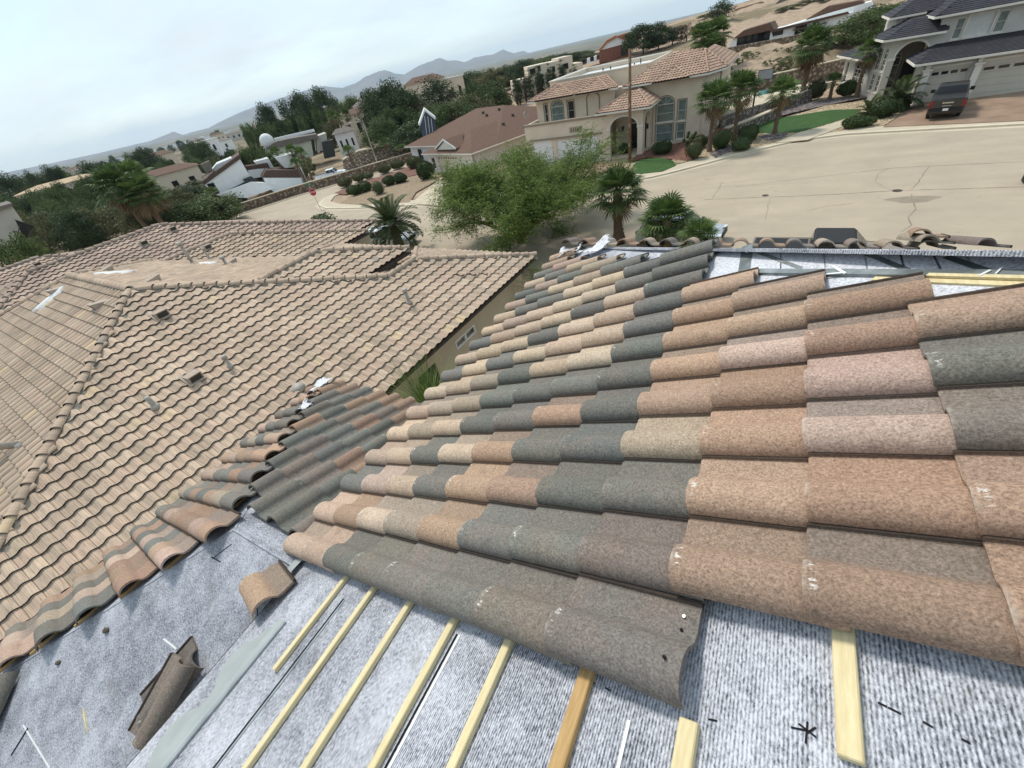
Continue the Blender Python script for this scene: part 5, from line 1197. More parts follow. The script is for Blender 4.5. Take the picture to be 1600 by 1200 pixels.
slate([(4.9, 72, -6.95), (7.0, 62.6, -6.95), (9.5, 64, -5.7), (8.5, 69, -5.5)]); slate([(7.8, 63.0, -3.85), (11.6, 63.0, -3.85), (11.6, 66, -2.9), (9.8, 66, -2.9)], [(7.8, 69, -3.85), (7.8, 63, -3.85), (9.8, 66, -2.9), (9.8, 69, -2.9)])
for pts in ([(9.48, 59, -6.88), (9.48, 54.68, -6.88), (24.5, 54.68, -6.88)], [(10.48, 66, -4.15), (10.48, 59.18, -4.15), (24.5, 59.18, -4.15)], [(6.88, 63.6, -5.23), (7.38, 59.38, -5.23), (11.6, 58.98, -5.23)], [(4.88, 72, -6.98), (6.98, 62.58, -6.98)], [(7.78, 69, -3.88), (7.78, 62.98, -3.88), (10.4, 62.98, -3.88)]): H3.gutter(pts, MT_TRIML)
# ================================================================ vegetation
def leafmat(name, c1, c2, c3=None, tr=.22):
    m, n, b = newmat(name); ge = N(n, 'ShaderNodeNewGeometry'); t = N(n, 'ShaderNodeTexCoord'); oi = N(n, 'ShaderNodeObjectInfo')
    c = ramp(n, ge.outputs['Random Per Island'], [(0.0, c1), (0.6, c2), (1.0, c3 or c2)])
    c = mixc(n, 1.0, c, ramp(n, math_(n, 'ADD', math_(n, 'MULTIPLY', oi.outputs['Random'], .5), noise(n, t.outputs['Object'], 1.6, 3)), [(0.35, (.72, .75, .72)), (1.05, (1.3, 1.25, 1.2))]), 'MULTIPLY')
    n.links.new(c, b.inputs['Base Color']); b.inputs['Roughness'].default_value = .65; b.inputs['Specular IOR Level'].default_value = .25
    tl = N(n, 'ShaderNodeBsdfTranslucent'); n.links.new(c, tl.inputs[0]); ms = N(n, 'ShaderNodeMixShader'); ms.inputs[0].default_value = tr
    o = n.nodes['Material Output']; n.links.new(b.outputs[0], ms.inputs[1]); n.links.new(tl.outputs[0], ms.inputs[2]); n.links.new(ms.outputs[0], o.inputs[0]); return m
ML_MESQ = leafmat('mesquite_leaf', (0.072, 0.125, 0.026), (0.135, 0.205, 0.042), (0.21, 0.27, 0.07), .35)
ML_PINE = leafmat('dark_foliage', (0.030, 0.050, 0.022), (0.056, 0.084, 0.034), (0.082, 0.112, 0.046), .15)
ML_BROAD = leafmat('olive_foliage', (0.046, 0.076, 0.026), (0.085, 0.122, 0.040), (0.125, 0.158, 0.058), .2)
ML_OLIVE = leafmat('dry_foliage', (0.075, 0.085, 0.038), (0.125, 0.130, 0.058), (0.175, 0.165, 0.082), .2)
ML_BROWN = leafmat('brown_foliage', (0.070, 0.050, 0.034), (0.115, 0.080, 0.055), (0.15, 0.105, 0.075), .1)
ML_PALM = leafmat('fan_palm_leaf', (0.045, 0.085, 0.022), (0.088, 0.142, 0.038), (0.16, 0.21, 0.075), .25)
ML_PHX = leafmat('date_palm_leaf', (0.040, 0.064, 0.024), (0.075, 0.105, 0.040), (0.13, 0.15, 0.07), .2)
ML_DRY = leafmat('dead_frond', (0.13, 0.085, 0.045), (0.20, 0.14, 0.075), (0.26, 0.185, 0.105), .1)
ML_SHRUB = leafmat('clipped_shrub', (0.026, 0.048, 0.014), (0.050, 0.080, 0.022), (0.078, 0.105, 0.034), .15)
ML_SHRUBR = leafmat('reddish_shrub', (0.040, 0.040, 0.014), (0.075, 0.055, 0.022), (0.105, 0.07, 0.032), .15)
ML_GRASS = leafmat('fountain_grass', (0.075, 0.13, 0.022), (0.14, 0.21, 0.045), (0.24, 0.30, 0.10), .3)
MT_BARK = pm('bark', (0.125, 0.095, 0.068), (0.07, 0.052, 0.037), 14, .95, .02, 30, stretch=(1, 1, .25))
MT_PBARK = pm('palm_bark', (0.205, 0.145, 0.095), (0.11, 0.075, 0.05), 9, .95, .03, 14, stretch=(1, 1, 2.5))
def leaves(name, C, size, mat, parent=None, aspect=.55, seed=1, up=0.0, M=None, dirs=None):
    g = np.random.default_rng(seed); n = len(C); C = np.asarray(C)
    t = g.normal(size=(n, 3)) if dirs is None else np.asarray(dirs) + g.normal(size=(n, 3)) * .25
    t /= np.linalg.norm(t, axis=1)[:, None] + 1e-9
    q = g.normal(size=(n, 3)); q[:, 2] += up; s = np.cross(t, q); s /= np.linalg.norm(s, axis=1)[:, None] + 1e-9
    sz = (np.asarray(size) * g.uniform(.65, 1.3, n))[:, None]; a = t * sz; b = s * sz * aspect
    V = np.stack([C - a * .5 - b * .35, C - a * .1 + b * .5, C + a * .5, C - a * .1 - b * .5], 1).reshape(-1, 3)
    me = bpy.data.meshes.new(name); me.from_pydata(V.tolist(), [], np.arange(n * 4).reshape(-1, 4).tolist()); me.materials.append(mat)
    return link(name, me, parent, M)
def clumps(g, nb, R, lo=.35, hollow=.55, br=(.22, .36), zs=1.0, cz=0.0):
    """centres and radii of leaf clumps in an uneven ellipsoid of radii R"""
    out = []
    for i in range(nb):
        d = g.normal(size=3); d /= np.linalg.norm(d); d[2] = abs(d[2]) * 1.0 if d[2] < -lo else d[2]
        r = (hollow + (1 - hollow) * g.random() ** .6); out.append((np.array(d) * np.array(R) * r + np.array([0, 0, cz]), g.uniform(*br) * min(R)))
    return out
def make_tree(name, label, h, R, trunk_h, mat, seed, nb=26, per=90, ls=.24, trunk_r=.16, aspect=.6, br=(.25, .42), group=None, flat=1.0, cat='tree', lo=.35):
    """a tree at the origin: tapered trunk with limbs, crown of leaf clumps (R radii)"""
    g = np.random.default_rng(seed); t = thing(name, label, cat, (0, 0, 0), 0, group); cz = h - R[2]
    cl = clumps(g, nb, R, lo, br=br, cz=cz)
    tb = MB(); top = Vector((g.normal() * .05 * h, g.normal() * .05 * h, trunk_h + .25 * (h - trunk_h)))
    tb.tube([(0, 0, -.4), (0, 0, trunk_h * .5), top * .99], [trunk_r * 1.25, trunk_r, trunk_r * .6], 7)
    for c, r in cl[:9]:
        c = Vector(c); s_ = Vector((top.x * .6, top.y * .6, trunk_h * g.uniform(.6, 1.0))); mid = (s_ + c) / 2 + Vector((g.normal(), g.normal(), g.normal())) * .08 * h
        tb.tube([s_, mid, c], [trunk_r * .5, trunk_r * .32, trunk_r * .12], 5)
    tb.build('trunk', MT_BARK, t, True)
    P = []
    for c, r in cl:
        d = g.normal(size=(per, 3)); d /= np.linalg.norm(d, axis=1)[:, None]; rr_ = r * g.random((per, 1)) ** .45
        P.append(c + d * rr_ * np.array([1.15, 1.15, .85 * flat]))
    leaves('crown', np.concatenate(P), ls, mat, t, aspect, seed + 5)
    return t
LIB = {}
FIRST = {}
def lib(kind):
    if kind not in LIB:
        a = dict(pine=(8, (3.8, 3.8, 3.7), 1.6, ML_PINE, 60, 200, .30), broad=(7, (4.0, 4.0, 3.3), 1.2, ML_BROAD, 60, 190, .28), olive=(6, (3.2, 3.2, 2.8), 1.1, ML_OLIVE, 50, 170, .25), brown=(7, (3.2, 3.2, 3.1), 1.6, ML_BROWN, 34, 80, .32),
                 conifer=(9, (1.9, 1.9, 4.3), .8, ML_PINE, 40, 80, .36), cypress=(9, (.75, .75, 4.4), .4, ML_PINE, 46, 60, .24), bush=(2.2, (1.6, 1.6, 1.1), .4, ML_BROAD, 20, 80, .20), dbush=(1.8, (1.5, 1.5, .9), .3, ML_OLIVE, 18, 70, .18), gbush=(2.0, (1.5, 1.5, 1.0), .3, ML_PINE, 18, 80, .2))[kind]
        LIB[kind] = make_tree({'cypress': 'cypress_tree', 'conifer': 'conifer_tree', 'pine': 'pine_tree', 'bush': 'wild_bush', 'dbush': 'dry_bush', 'gbush': 'dark_bush'}.get(kind, 'leafy_tree'), 'x', a[0], a[1], a[2], a[3], len(LIB) * 17 + 3, a[4], a[5], a[6], .14 if a[0] > 3 else .05, cat='tree' if a[0] > 3 else 'bush', br=(.24, .42) if kind not in ('cypress', 'conifer') else (.5, .95), lo=.92)
        FIRST[kind] = (True, a[0], max(a[1][0], a[1][1]) * 2)
    return LIB[kind]
PLANTS = []
def plant(kind, px, py, r, wid, label, group=None, hmin=1.0, zb=None):
    """a tree whose top shows at (px, py), r metres away, wid metres wide"""
    src = lib(kind); _, h0, w0 = FIRST[kind]; p = at(px, py, r); g = hz(p.x, p.y) if zb is None else zb; h = max(hmin, p.z - g)
    sc = (wid / w0, wid / w0 * rnd.uniform(.88, 1.12), h / h0); loc = (p.x, p.y, g - .1); rz_ = rnd.uniform(0, 6.28)
    if src.get('used'): o = dup(src, loc, rz_, sc, label, group)
    else:
        o = src; o['used'] = 1; o.location = loc; o.rotation_euler = (0, 0, rz_); o.scale = sc; o['label'] = label
        if group: o['group'] = group
        KIDS[o.name] = list(o.children)
    if 'used' in o and o is not src: del o['used']
    PLANTS.append(o); return o
# big dark trees behind the ranch house
for px, py, r, w_, k, lb in ((598, 128, 122, 13, 'pine', 'tallest dark pine behind the ranch house, next to the street lamp'), (577, 140, 140, 9, 'pine', 'dark pine left of the tallest one, at the edge of the bare field'), (626, 138, 118, 11, 'pine', 'dark pine right of the tallest one behind the ranch house'), (612, 168, 112, 10, 'broad', 'low dark tree in front of the tallest pine'), (650, 142, 116, 8, 'brown', 'brown withered tree among the dark pines behind the ranch house'),
                         (676, 119, 150, 9, 'conifer', 'pointed dark conifer standing above the brown roofs in the middle distance'), (668, 165, 110, 10, 'broad', 'green tree behind the small glazed gable'), (700, 160, 104, 11, 'broad', 'broad tree directly behind the ridge of the brown shingle roof'), (728, 150, 108, 12, 'olive', 'olive green tree behind the right end of the shingle roof'), (752, 128, 116, 12, 'broad', 'large rounded tree left of the cypress row'), (776, 140, 118, 7, 'brown', 'brownish tree touching the left end of the cypress row'), (742, 175, 95, 9, 'broad', 'low dark tree close behind the shingle roof ridge'), (786, 165, 105, 6, 'olive', 'shaggy olive tree below the cypress row'), (640, 190, 100, 10, 'pine', 'dark low pine beside the upper left corner of the shingle roof'), (590, 185, 104, 9, 'broad', 'dark green tree behind the street lamp')):
    plant(k, px, py, r, w_, lb)
# the pine clump on the skyline and its neighbours
for px, py, r, w_, k, lb in ((487, 139, 215, 15, 'pine', 'right hand pine of the dark skyline clump'), (455, 146, 215, 14, 'pine', 'left hand pine of the dark skyline clump'), (405, 163, 225, 10, 'pine', 'lone round dark tree left of the skyline clump'), (522, 158, 190, 8, 'brown', 'brown tree right of the skyline clump'), (545, 152, 175, 9, 'broad', 'rounded green tree right of the skyline clump'), (520, 178, 160, 9, 'olive', 'pale olive tree above the far palms')):
    plant(k, px, py, r, w_, lb)
for i in range(26):
    px = 378 + i * 7 + rnd.uniform(-4, 4); py = 196 - (px - 380) * .21 + rnd.uniform(-6, 7); plant(rnd.choice(('bush', 'gbush', 'dbush', 'bush')), px, py, rnd.uniform(190, 225), rnd.uniform(5, 9), 'small bush in the green belt above the bare field', 'bushes above the bare field', 2.0)
# ridge line behind the adobe building
for i, (px, py) in enumerate(((716, 118), (732, 113), (748, 112), (764, 108), (783, 106), (800, 100), (812, 94), (826, 93), (838, 96), (850, 90), (862, 86), (874, 86), (886, 82), (897, 82), (908, 80), (918, 84))):
    plant(('pine', 'broad', 'pine', 'olive')[i % 4], px, py, 195 + 8 * (i % 3), 10 + 3 * (i % 2), ('dark dense', 'green rounded', 'dark dense', 'pale olive')[i % 4] + ' tree number %d from the left on the ridge behind the adobe building' % (i + 1), 'ridge trees behind the adobe building')
# cypress row
for i, (px, py) in enumerate(((802, 114), (807, 116), (817, 110), (826, 108), (837, 103), (843, 108), (856, 98), (863, 105), (876, 93), (895, 100))):
    plant('cypress', px, py, 128 + (i % 3), 1.5, 'narrow dark cypress in the row before the adobe building', 'cypress row')
# hillside on the right
for px, py, r, w_, k, lb in ((1006, 36, 165, 11, 'pine', 'large dark tree right of the red brick house'), (1030, 42, 165, 9, 'pine', 'dark tree between the reddish bare trees on the hill'), (1052, 38, 168, 9, 'brown', 'middle one of the reddish bare trees on the hill'), (1075, 33, 168, 8, 'brown', 'right one of the reddish bare trees on the hill'), (1128, -1, 195, 6, 'conifer', 'single dark conifer on the skyline at the top of the hill'), (1108, 20, 230, 8, 'broad', 'small dark tree left of the skyline conifer'),
                         (1340, 38, 104, 9, 'olive', 'grey green tree at the right end of the white hill house'), (1372, 12, 98, 9, 'broad', 'bright green tree above the slate roof'), (1392, 4, 104, 9, 'broad', 'green tree behind the upper slate roof'), (1318, 62, 108, 5, 'gbush', 'dark hedge below the white hill house'), (1232, 10, 180, 6, 'broad', 'small tree on the terrace above the white hill house'), (1265, 5, 185, 6, 'olive', 'pale small tree on the upper terrace at the top of the picture'), (1300, -6, 180, 7, 'broad', 'dark small tree at the top edge above the white hill house')):
    plant(k, px, py, r, w_, lb)
for i in range(46):
    px = rnd.uniform(1120, 1350); py = 62 + (1340 - px) * .20 + rnd.uniform(4, 60) * (.4 + .6 * rnd.random()); r = rnd.uniform(84, 112)
    plant(rnd.choice(('dbush', 'dbush', 'bush')), px, py, r, rnd.uniform(1.2, 3.0), 'scrubby bush on the eroded slope behind the houses', 'scrub on the eroded slope', rnd.uniform(.5, 1.0))
# the wooded suburb at the left
for i in range(78):
    px = rnd.uniform(-25, 345); t_ = rnd.random(); base = 300 - px * .17
    py = base - 28 + t_ * 92 + rnd.uniform(-5, 5); r = 260 - 185 * t_ + rnd.uniform(-10, 10)
    if py > 345 - px * .05: continue
    k = rnd.choice(('pine', 'broad', 'broad', 'pine', 'olive')); plant(k, px, py, max(r, 80), rnd.uniform(6, 11), {'pine': 'dark dense', 'broad': 'green rounded', 'olive': 'pale olive'}[k] + ' tree, ' + ('front' if t_ > .7 else 'second' if t_ > .45 else 'third' if t_ > .2 else 'back') + ' row of the left suburb, ' + ('at the picture edge' if px < 40 else 'above the beige house' if px < 95 else 'above the tennis court' if px < 160 else 'behind the fan palm clump' if px < 230 else 'right of the fan palms' if px < 285 else 'left of the white modern house'), 'trees of the left suburb', 2.5)
for i in range(60):
    px = rnd.uniform(-25, 560); t_ = rnd.random(); py = 273 - px * .2367 + 9 + 20 * t_; r = 900 * (1 - t_) + 300
    plant(rnd.choice(('broad', 'pine', 'olive')), px, py, r, rnd.uniform(9, 16), 'far dark tree near the plain below the horizon', 'far trees near the plain', 3)
plant('olive', 268, 298, 92, 7, 'orange tinged olive tree right of the big fan palms'); plant('broad', 262, 322, 80, 7, 'bright green bushy tree right below the big fan palms'); plant('bush', 298, 330, 82, 6, 'low leafy bush at the wall by the white modern house', None, 1.5); plant('broad', 5, 372, 70, 5, 'bright green bush at the left edge beside the beige wall', None, 2)
plant('gbush', 350, 228, 150, 8, 'dark round tree above the white modern house', None, 3)
for i, (px, py) in enumerate(((330, 262), (348, 268), (360, 250), (372, 235), (385, 228), (402, 236), (415, 246), (440, 252), (452, 250), (468, 246), (325, 300), (312, 315))): plant(('broad', 'bush', 'olive', 'broad')[i % 4], px, py, 112 + 4 * (i % 4), 5 + i % 3, ('leafy tree', 'low bush', 'pale olive tree', 'leafy tree')[i % 4] + ' ' + ('left of the white modern house', 'by its chimney', 'above its slanting wall', 'between it and the dome', 'below the white dome', 'left of the white portal', 'behind the white portal', 'right of the white portal', 'under the pale green wall', 'under the brown carport', 'at its left awning', 'left of its awning')[i], 'garden trees round the white modern house', 1.5)

# ---- palms
def fan_palm(label, h, R, nf, seed, skirt=0.0, tr=.17, group=None, name='fan_palm'):
    rg = random.Random(seed); t = thing(name, label, 'palm tree', (0, 0, 0), 0, group); tb = MB()
    n = max(4, int(h / .30)); tb.tube([(0.02 * h * sin(i * .3), 0, -.2 + (h + .2) * i / n) for i in range(n + 1)], [tr * (1.5 - .6 * min(1, i / (n * .3))) * (1 + .10 * (i % 2)) for i in range(n + 1)], 9)
    for i in range(int(h * 16)):
        z = rg.uniform(.2, h); a = rg.uniform(0, 6.28); r_ = tr * 1.02; tb.box((r_ * cos(a), r_ * sin(a), z), (.05, .07, .12), a)
    tb.build('trunk', MT_PBARK, t)
    def fronds(nf, el0, el1, mat, nm, Rm, droop):
        f = MB()
        for k in range(nf):
            a = 2.39996 * k + rg.uniform(-.3, .3); el = el0 + (el1 - el0) * ((k + .5) / nf) + rg.uniform(-.12, .12); L = Rm * rg.uniform(.8, 1.1)
            d = Vector((cos(a) * cos(el), sin(a) * cos(el), sin(el))); o = Vector((0, 0, h)) + d * .1; pl = L * .48
            hub = o + d * pl + Vector((0, 0, -.10 * L * droop)); s_ = d.cross(Vector((0, 0, 1))).normalized(); u_ = s_.cross(d).normalized()
            f.tube([o, o + d * pl * .5, hub], [.022, .016, .012], 4, cap=False)
            nb = 17; br_ = L * .56
            for q in range(nb):
                an = (q - (nb - 1) / 2) / nb * 2 * 2.0; dd = (d * cos(an) + s_ * sin(an) + u_ * .12 * abs(sin(an)))
                b1 = hub + dd * br_ * .55; b2 = hub + dd * br_ * (1 - .12 * abs(an) / 2) + Vector((0, 0, -.30 * br_ * droop * rg.uniform(.7, 1.3))); w_ = d * (-sin(an)) + s_ * cos(an); ww = br_ * .055
                f.face([hub, b1 - w_ * ww, b2, b1 + w_ * ww])
        f.build(nm, mat, t)
    fronds(nf, 1.35, -.35, ML_PALM, 'crown', R, .8)
    if skirt: fronds(int(nf * skirt), -.5, -1.35, ML_DRY, 'dead_skirt', R * .85, .5)
    return t
def pinnate_palm(label, h, R, nf, seed, tr=.25, name='date_palm', nl=52):
    rg = random.Random(seed); t = thing(name, label, 'palm tree'); tb = MB(); n = max(3, int(h / .3)); tb.tube([(0, 0, -.2 + (h + .2) * i / n) for i in range(n + 1)], [tr * (1.25 - .3 * i / n) * (1 + .12 * (i % 2)) for i in range(n + 1)], 9); tb.build('trunk', MT_PBARK, t); f = MB()
    for k in range(nf):
        a = 2.39996 * k + rg.uniform(-.2, .2); el = 1.4 - 1.75 * (k + .5) / nf + rg.uniform(-.1, .1); L = R * rg.uniform(.85, 1.12); P = []; p = Vector((0, 0, h)); e = el
        for i in range(9): P.append(p.copy()); p = p + Vector((cos(a) * cos(e), sin(a) * cos(e), sin(e))) * (L / 8); e -= (.10 + .11 * i / 8) * (1.2 if el < 1 else .8)
        f.tube(P, [.03 - .0026 * i for i in range(9)], 4, cap=False)
        for q in range(nl):
            s = .12 + .86 * q / nl; i = min(7, int(s * 8)); c = P[i].lerp(P[i + 1], s * 8 - i); d = (P[i + 1] - P[i]).normalized(); sd_ = d.cross(Vector((0, 0, 1))).normalized(); u_ = sd_.cross(d)
            ll = R * .24 * (sin(pi * min(1, s * 1.05)) ** .5 + .12)
            for sg in (-1, 1): tip = c + (d * .75 + sd_ * sg * .8 + u_ * .25).normalized() * ll + Vector((0, 0, -.08 * ll)); f.face([c, c + (tip - c) * .5 + d * .03, tip, c + (tip - c) * .5 - d * .03])
    f.build('crown', ML_PHX, t); return t
def place(o, p, rz_=0.0, sc=1.0): o.location = p; o.rotation_euler = (0, 0, rz_); o.scale = (sc, sc, sc); return o
def palm_px(fn, label, cpx, cpy, r, R, nf, seed, base=None, **k):
    p = at(cpx, cpy, r); b = -10.3 + .03 * p.x if base is None else base; return place(fn(label, p.z - b, R, nf, seed, **k), (p.x, p.y, b), rnd.uniform(0, 6))
palm_px(fan_palm, 'fan palm nearest the cream house, left of three in the gravel', 1117, 158, 47.2, 2.1, 34, 1, skirt=.2)
palm_px(fan_palm, 'fan palm in front of the stone wall, middle of three in the gravel', 1158, 140, 50.8, 2.1, 34, 2, skirt=.2)
palm_px(fan_palm, 'fan palm at the edge of the lawn, right of three in the gravel', 1223, 145, 50.9, 1.7, 30, 3, skirt=.25)
palm_px(fan_palm, 'tall fan palm with a brown skirt of dead fronds by the slope', 1270, 72, 66, 2.4, 36, 4, skirt=.9, tr=.26)
palm_px(fan_palm, 'fan palm with a bare slanting trunk before the slate roofed house', 1358, 82, 63.5, 1.7, 24, 5, skirt=.15)
palm_px(fan_palm, 'shortest fan palm beside the left wall of the slate roofed house', 1303, 128, 64.5, 1.2, 22, 6)
palm_px(fan_palm, 'fan palm with a thick brown trunk behind the stripped hip', 966, 300, 27.0, 1.9, 40, 7, skirt=.2, tr=.30)
palm_px(fan_palm, 'short bushy fan palm in front of the parked silver car', 1042, 345, 24.5, 1.75, 36, 8, skirt=.1)
palm_px(fan_palm, 'lowest fan palm whose tips just clear the roof edge', 1092, 372, 22.0, 1.2, 26, 9)
palm_px(pinnate_palm, 'large feathery date palm in front of the neighbouring driveway', 613, 352, 35.5, 2.7, 46, 10, tr=.34)
palm_px(pinnate_palm, 'small feathery palm at the corner of the lawn', 1358, 176, 54, 1.5, 22, 11, tr=.12)
palm_px(pinnate_palm, 'spreading feathery palm in front of the entrance arch', 1402, 158, 55.0, 2.4, 26, 12, tr=.2)
for i, (px, py, r, R) in enumerate(((1098, 58, 104, 3.0), (1120, 52, 106, 3.2), (1112, 74, 102, 2.8))): palm_px(fan_palm, ('left', 'right', 'front')[i] + ' palm of the big clump at the end of the salmon roof', px, py, r, R, 40, 20 + i, base=hz(*at(px, py, r).xy), skirt=.9, tr=.35)
for i, (px, py, r, R) in enumerate(((183, 292, 76, 3.3), (205, 282, 80, 3.4), (222, 303, 74, 3.2))): palm_px(fan_palm, ('left', 'topmost', 'right')[i] + ' palm of the big fan palm clump behind the tiled roofs', px, py, r, R, 38, 30 + i, base=gz0(-70), skirt=.5, tr=.3)
fp = fan_palm('slender fan palm by the far stone wall', 6.0, 1.7, 22, 41, skirt=.2, tr=.14, group='slender palms along the far stone wall')
for i, (px, py, r) in enumerate(((544, 236, 92), (600, 223, 93), (626, 231, 92), (519, 183, 140), (529, 186, 142), (541, 180, 145), (455, 236, 104), (470, 240, 103), (432, 240, 108), (380, 255, 112), (462, 255, 100), (330, 300, 100))):
    p = at(px, py, r); b = hz(p.x, p.y); s_ = (p.z - b) / 6.0
    if i == 0: place(fp, (p.x, p.y, b), 0, 1); fp.scale = (1, 1, s_)
    else: dup(fp, (p.x, p.y, b), i * 1.3, (1, 1, s_), 'slender fan palm by the far stone wall' if i < 3 else ('slender fan palm of the far group below the skyline pines' if i < 6 else 'fan palm in the garden of the white modern house'), 'slender palms along the far stone wall' if i < 3 else ('far palm group' if i < 6 else 'palms of the white modern house'))

# ---- the feathery mesquite in the front yard
def mesquite():
    t = thing('mesquite_tree', 'big feathery green mesquite tree spreading over the street beyond the roofs', 'tree'); g = np.random.default_rng(4); rg = random.Random(4); tb = MB(); tips = []
    def grow(p, d, L, r, lev):
        n = 4; P = [p]
        for i in range(n): d = (d + Vector((rg.gauss(0, .16), rg.gauss(0, .16), rg.gauss(.02, .12)))).normalized(); P.append(P[-1] + d * L / n)
        tb.tube(P, [r * (1 - .12 * i) for i in range(n + 1)], 6 if lev < 2 else 4, cap=False)
        if lev >= 3:
            for q in P[1:]: tips.append((q, d))
            return
        for k in range(3 if lev else 5):
            dd = (d + Vector((rg.gauss(0, .62), rg.gauss(0, .62), rg.gauss(.05, .34)))).normalized(); grow(P[rg.choice((2, 3, 4))], dd, L * rg.uniform(.62, .82), r * .55, lev + 1)
    for a in range(6): an = a * 1.05 + .3; grow(Vector((0, 0, .2)), Vector((cos(an) * .85, sin(an) * .85, .85)).normalized(), 2.7, .15, 0)
    tb.tube([(0, 0, -.3), (0, 0, .4)], [.32, .24], 8); tb.build('trunk', MT_BARK, t, True)
    C = []; D = []
    for p, d in tips:
        for s_ in range(13):
            a = np.array(p) + g.normal(size=3) * .22; dr_ = np.array(d) * .5 + g.normal(size=3) * .6; dr_[2] -= .25; dr_ /= np.linalg.norm(dr_); L = g.uniform(.45, .9)
            for k in range(13):
                q = a + dr_ * L * k / 13; q[2] -= .25 * (k / 13) ** 2 * L; sd_ = np.cross(dr_, [0, 0, 1]) * (1 if k % 2 else -1); C.append(q + sd_ * .05 + g.normal(size=3) * .02); D.append(sd_ + dr_ * .5)
    leaves('crown', np.array(C), .10, ML_MESQ, t, .40, 9, .6, None, D); return t, len(C)
mq, nl_ = mesquite(); p = at(808, 330, 30.5); place(mq, (p.x, p.y, -10.3 + .03 * p.x), .6, 1.0); mq.scale = (1.42, 1.42, 1.0)

# ---- clipped shrubs
def shrub(label, px, py, R, seed, mat=ML_SHRUB, r=None, name='clipped_shrub', dens=900, base=None, rz_=0):
    p = gnd(px, py) if r is None else at(px, py, r); z = (-10.3 + .03 * p.x) if base is None else base
    t = thing(name, label, 'shrub', (p.x, p.y, z), rz_); g = np.random.default_rng(seed); m_ = MB(); m_.ball((0, 0, R[2] * .55), (R[0] * .9, R[1] * .9, R[2] * .9 * .55), 16, 10, 0, .05, random.Random(seed)); m_.build('branch_mass', MT_BARK if False else ML_PINE, t, True)
    n = int(dens * (R[0] * R[1] + R[0] * R[2])); d = g.normal(size=(n, 3)); d /= np.linalg.norm(d, axis=1)[:, None]; q = 1 + .10 * np.sin(d[:, :1] * 5 + seed) + g.normal(size=(n, 1)) * .05
    C = d * np.array([R[0], R[1], R[2] * .55]) * q + np.array([0, 0, R[2] * .55]); C = C[C[:, 2] > .02]; leaves('leaves', C, .13 * max(.7, min(1.2, R[0])), mat, t, .6, seed); return t
for i, (px, py, R, mt, lb) in enumerate(((1035, 240, (.95, .9, 1.05), ML_SHRUB, 'dome shaped green shrub under the tall arched window'), (1084, 248, (.75, .75, 1.35), ML_SHRUBR, 'reddish globe shrub at the corner of the putting green'), (1092, 231, (.8, .8, 1.0), ML_SHRUBR, 'small reddish shrub behind the globe shrub'), (976, 240, (.8, .7, .9), ML_SHRUB, 'dark shrub at the foot of the utility pole'),
                                         (1126, 232, (.85, .85, 1.35), ML_SHRUB, 'round green shrub between the two left fan palms'), (1157, 235, (.8, .8, 1.0), ML_SHRUB, 'small round shrub nearest the kerb'), (1168, 220, (.85, .8, 1.2), ML_SHRUB, 'large round shrub right of the middle fan palm'), (1272, 154, (1.0, .9, 1.6), ML_SHRUBR, 'brown leafed shrub right of the tall skirted palm'), (1322, 150, (1.0, .9, 1.25), ML_SHRUB, 'domed shrub under the arched window of the slate roofed house'),
                                         (1377, 183, (1.05, .9, 1.2), ML_SHRUB, 'large clipped shrub left of the driveway'), (1337, 199, (1.15, .7, .75), ML_SHRUB, 'long low clipped shrub beside the path'), (1408, 169, (.6, .6, .95), ML_SHRUB, 'round shrub between the palm and the driveway'),
                                         (556, 304, (1.15, .95, 1.2), ML_SHRUB, 'left half of the clipped hedge at the street corner'), (572, 299, (1.1, .95, 1.2), ML_SHRUB, 'right half of the clipped hedge at the street corner'), (610, 289, (1.1, .9, 1.15), ML_SHRUB, 'left half of the long hedge in the tan gravel yard'), (627, 285, (1.2, .9, 1.15), ML_SHRUB, 'right half of the long hedge in the tan gravel yard'), (668, 279, (1.3, 1.2, 2.1), ML_SHRUB, 'big round shrub beside the cream garage door'), (594, 303, (.8, .8, 1.5), ML_OLIVE, 'small pollarded shrub in the tan gravel yard'),
                                         (541, 291, (1.3, 1.0, 1.2), ML_OLIVE, 'grey shrub at the far end of the corner bed'), (562, 283, (1.1, .9, 1.0), ML_OLIVE, 'first grey shrub along the red gravel edge'), (577, 279, (1.0, .9, .9), ML_OLIVE, 'second grey shrub along the red gravel edge'), (602, 270, (1.4, 1.0, 1.2), ML_OLIVE, 'third grey shrub along the red gravel edge'), (622, 263, (1.4, 1.0, 1.2), ML_OLIVE, 'farthest grey shrub along the red gravel edge'), (650, 262, (1.4, 1.2, 1.6), ML_OLIVE, 'grey shrub at the left corner of the ranch house'))):
    shrub(lb, px, py, R, 100 + i, mt)
shrub('loose dark green shrub behind the tiled roof ridge', 503, 345, (1.5, 1.2, 2.4), 150, ML_SHRUB, 43, 'loose_shrub', 300, at(500, 337, 43).z - 2.5)
for i, (px, py, r) in enumerate(((610, 226, 120), (470, 215, 128))): pass
# prickly pears and an aloe by the cream house door
def cactus(label, px, py, h, seed):
    rg = random.Random(seed); p = gnd(px, py); t = thing('prickly_pear', label, 'cactus', p); m_ = MB(); P = [(Vector((0, 0, .2)), 0)]
    for i in range(16):
        b, l = rg.choice(P); q = b + Vector((rg.gauss(0, .16), rg.gauss(0, .16), rg.uniform(.16, .3)))
        if q.z > h: continue
        P.append((q, l + 1)); m_.ball(q, (.16, .06 + .1 * rg.random(), .2), 8, 6)
    m_.build('pads', ML_BROAD, t, True); return t
cactus('tall prickly pear at the right of the tall windows', 1078, 231, 2.2, 3)
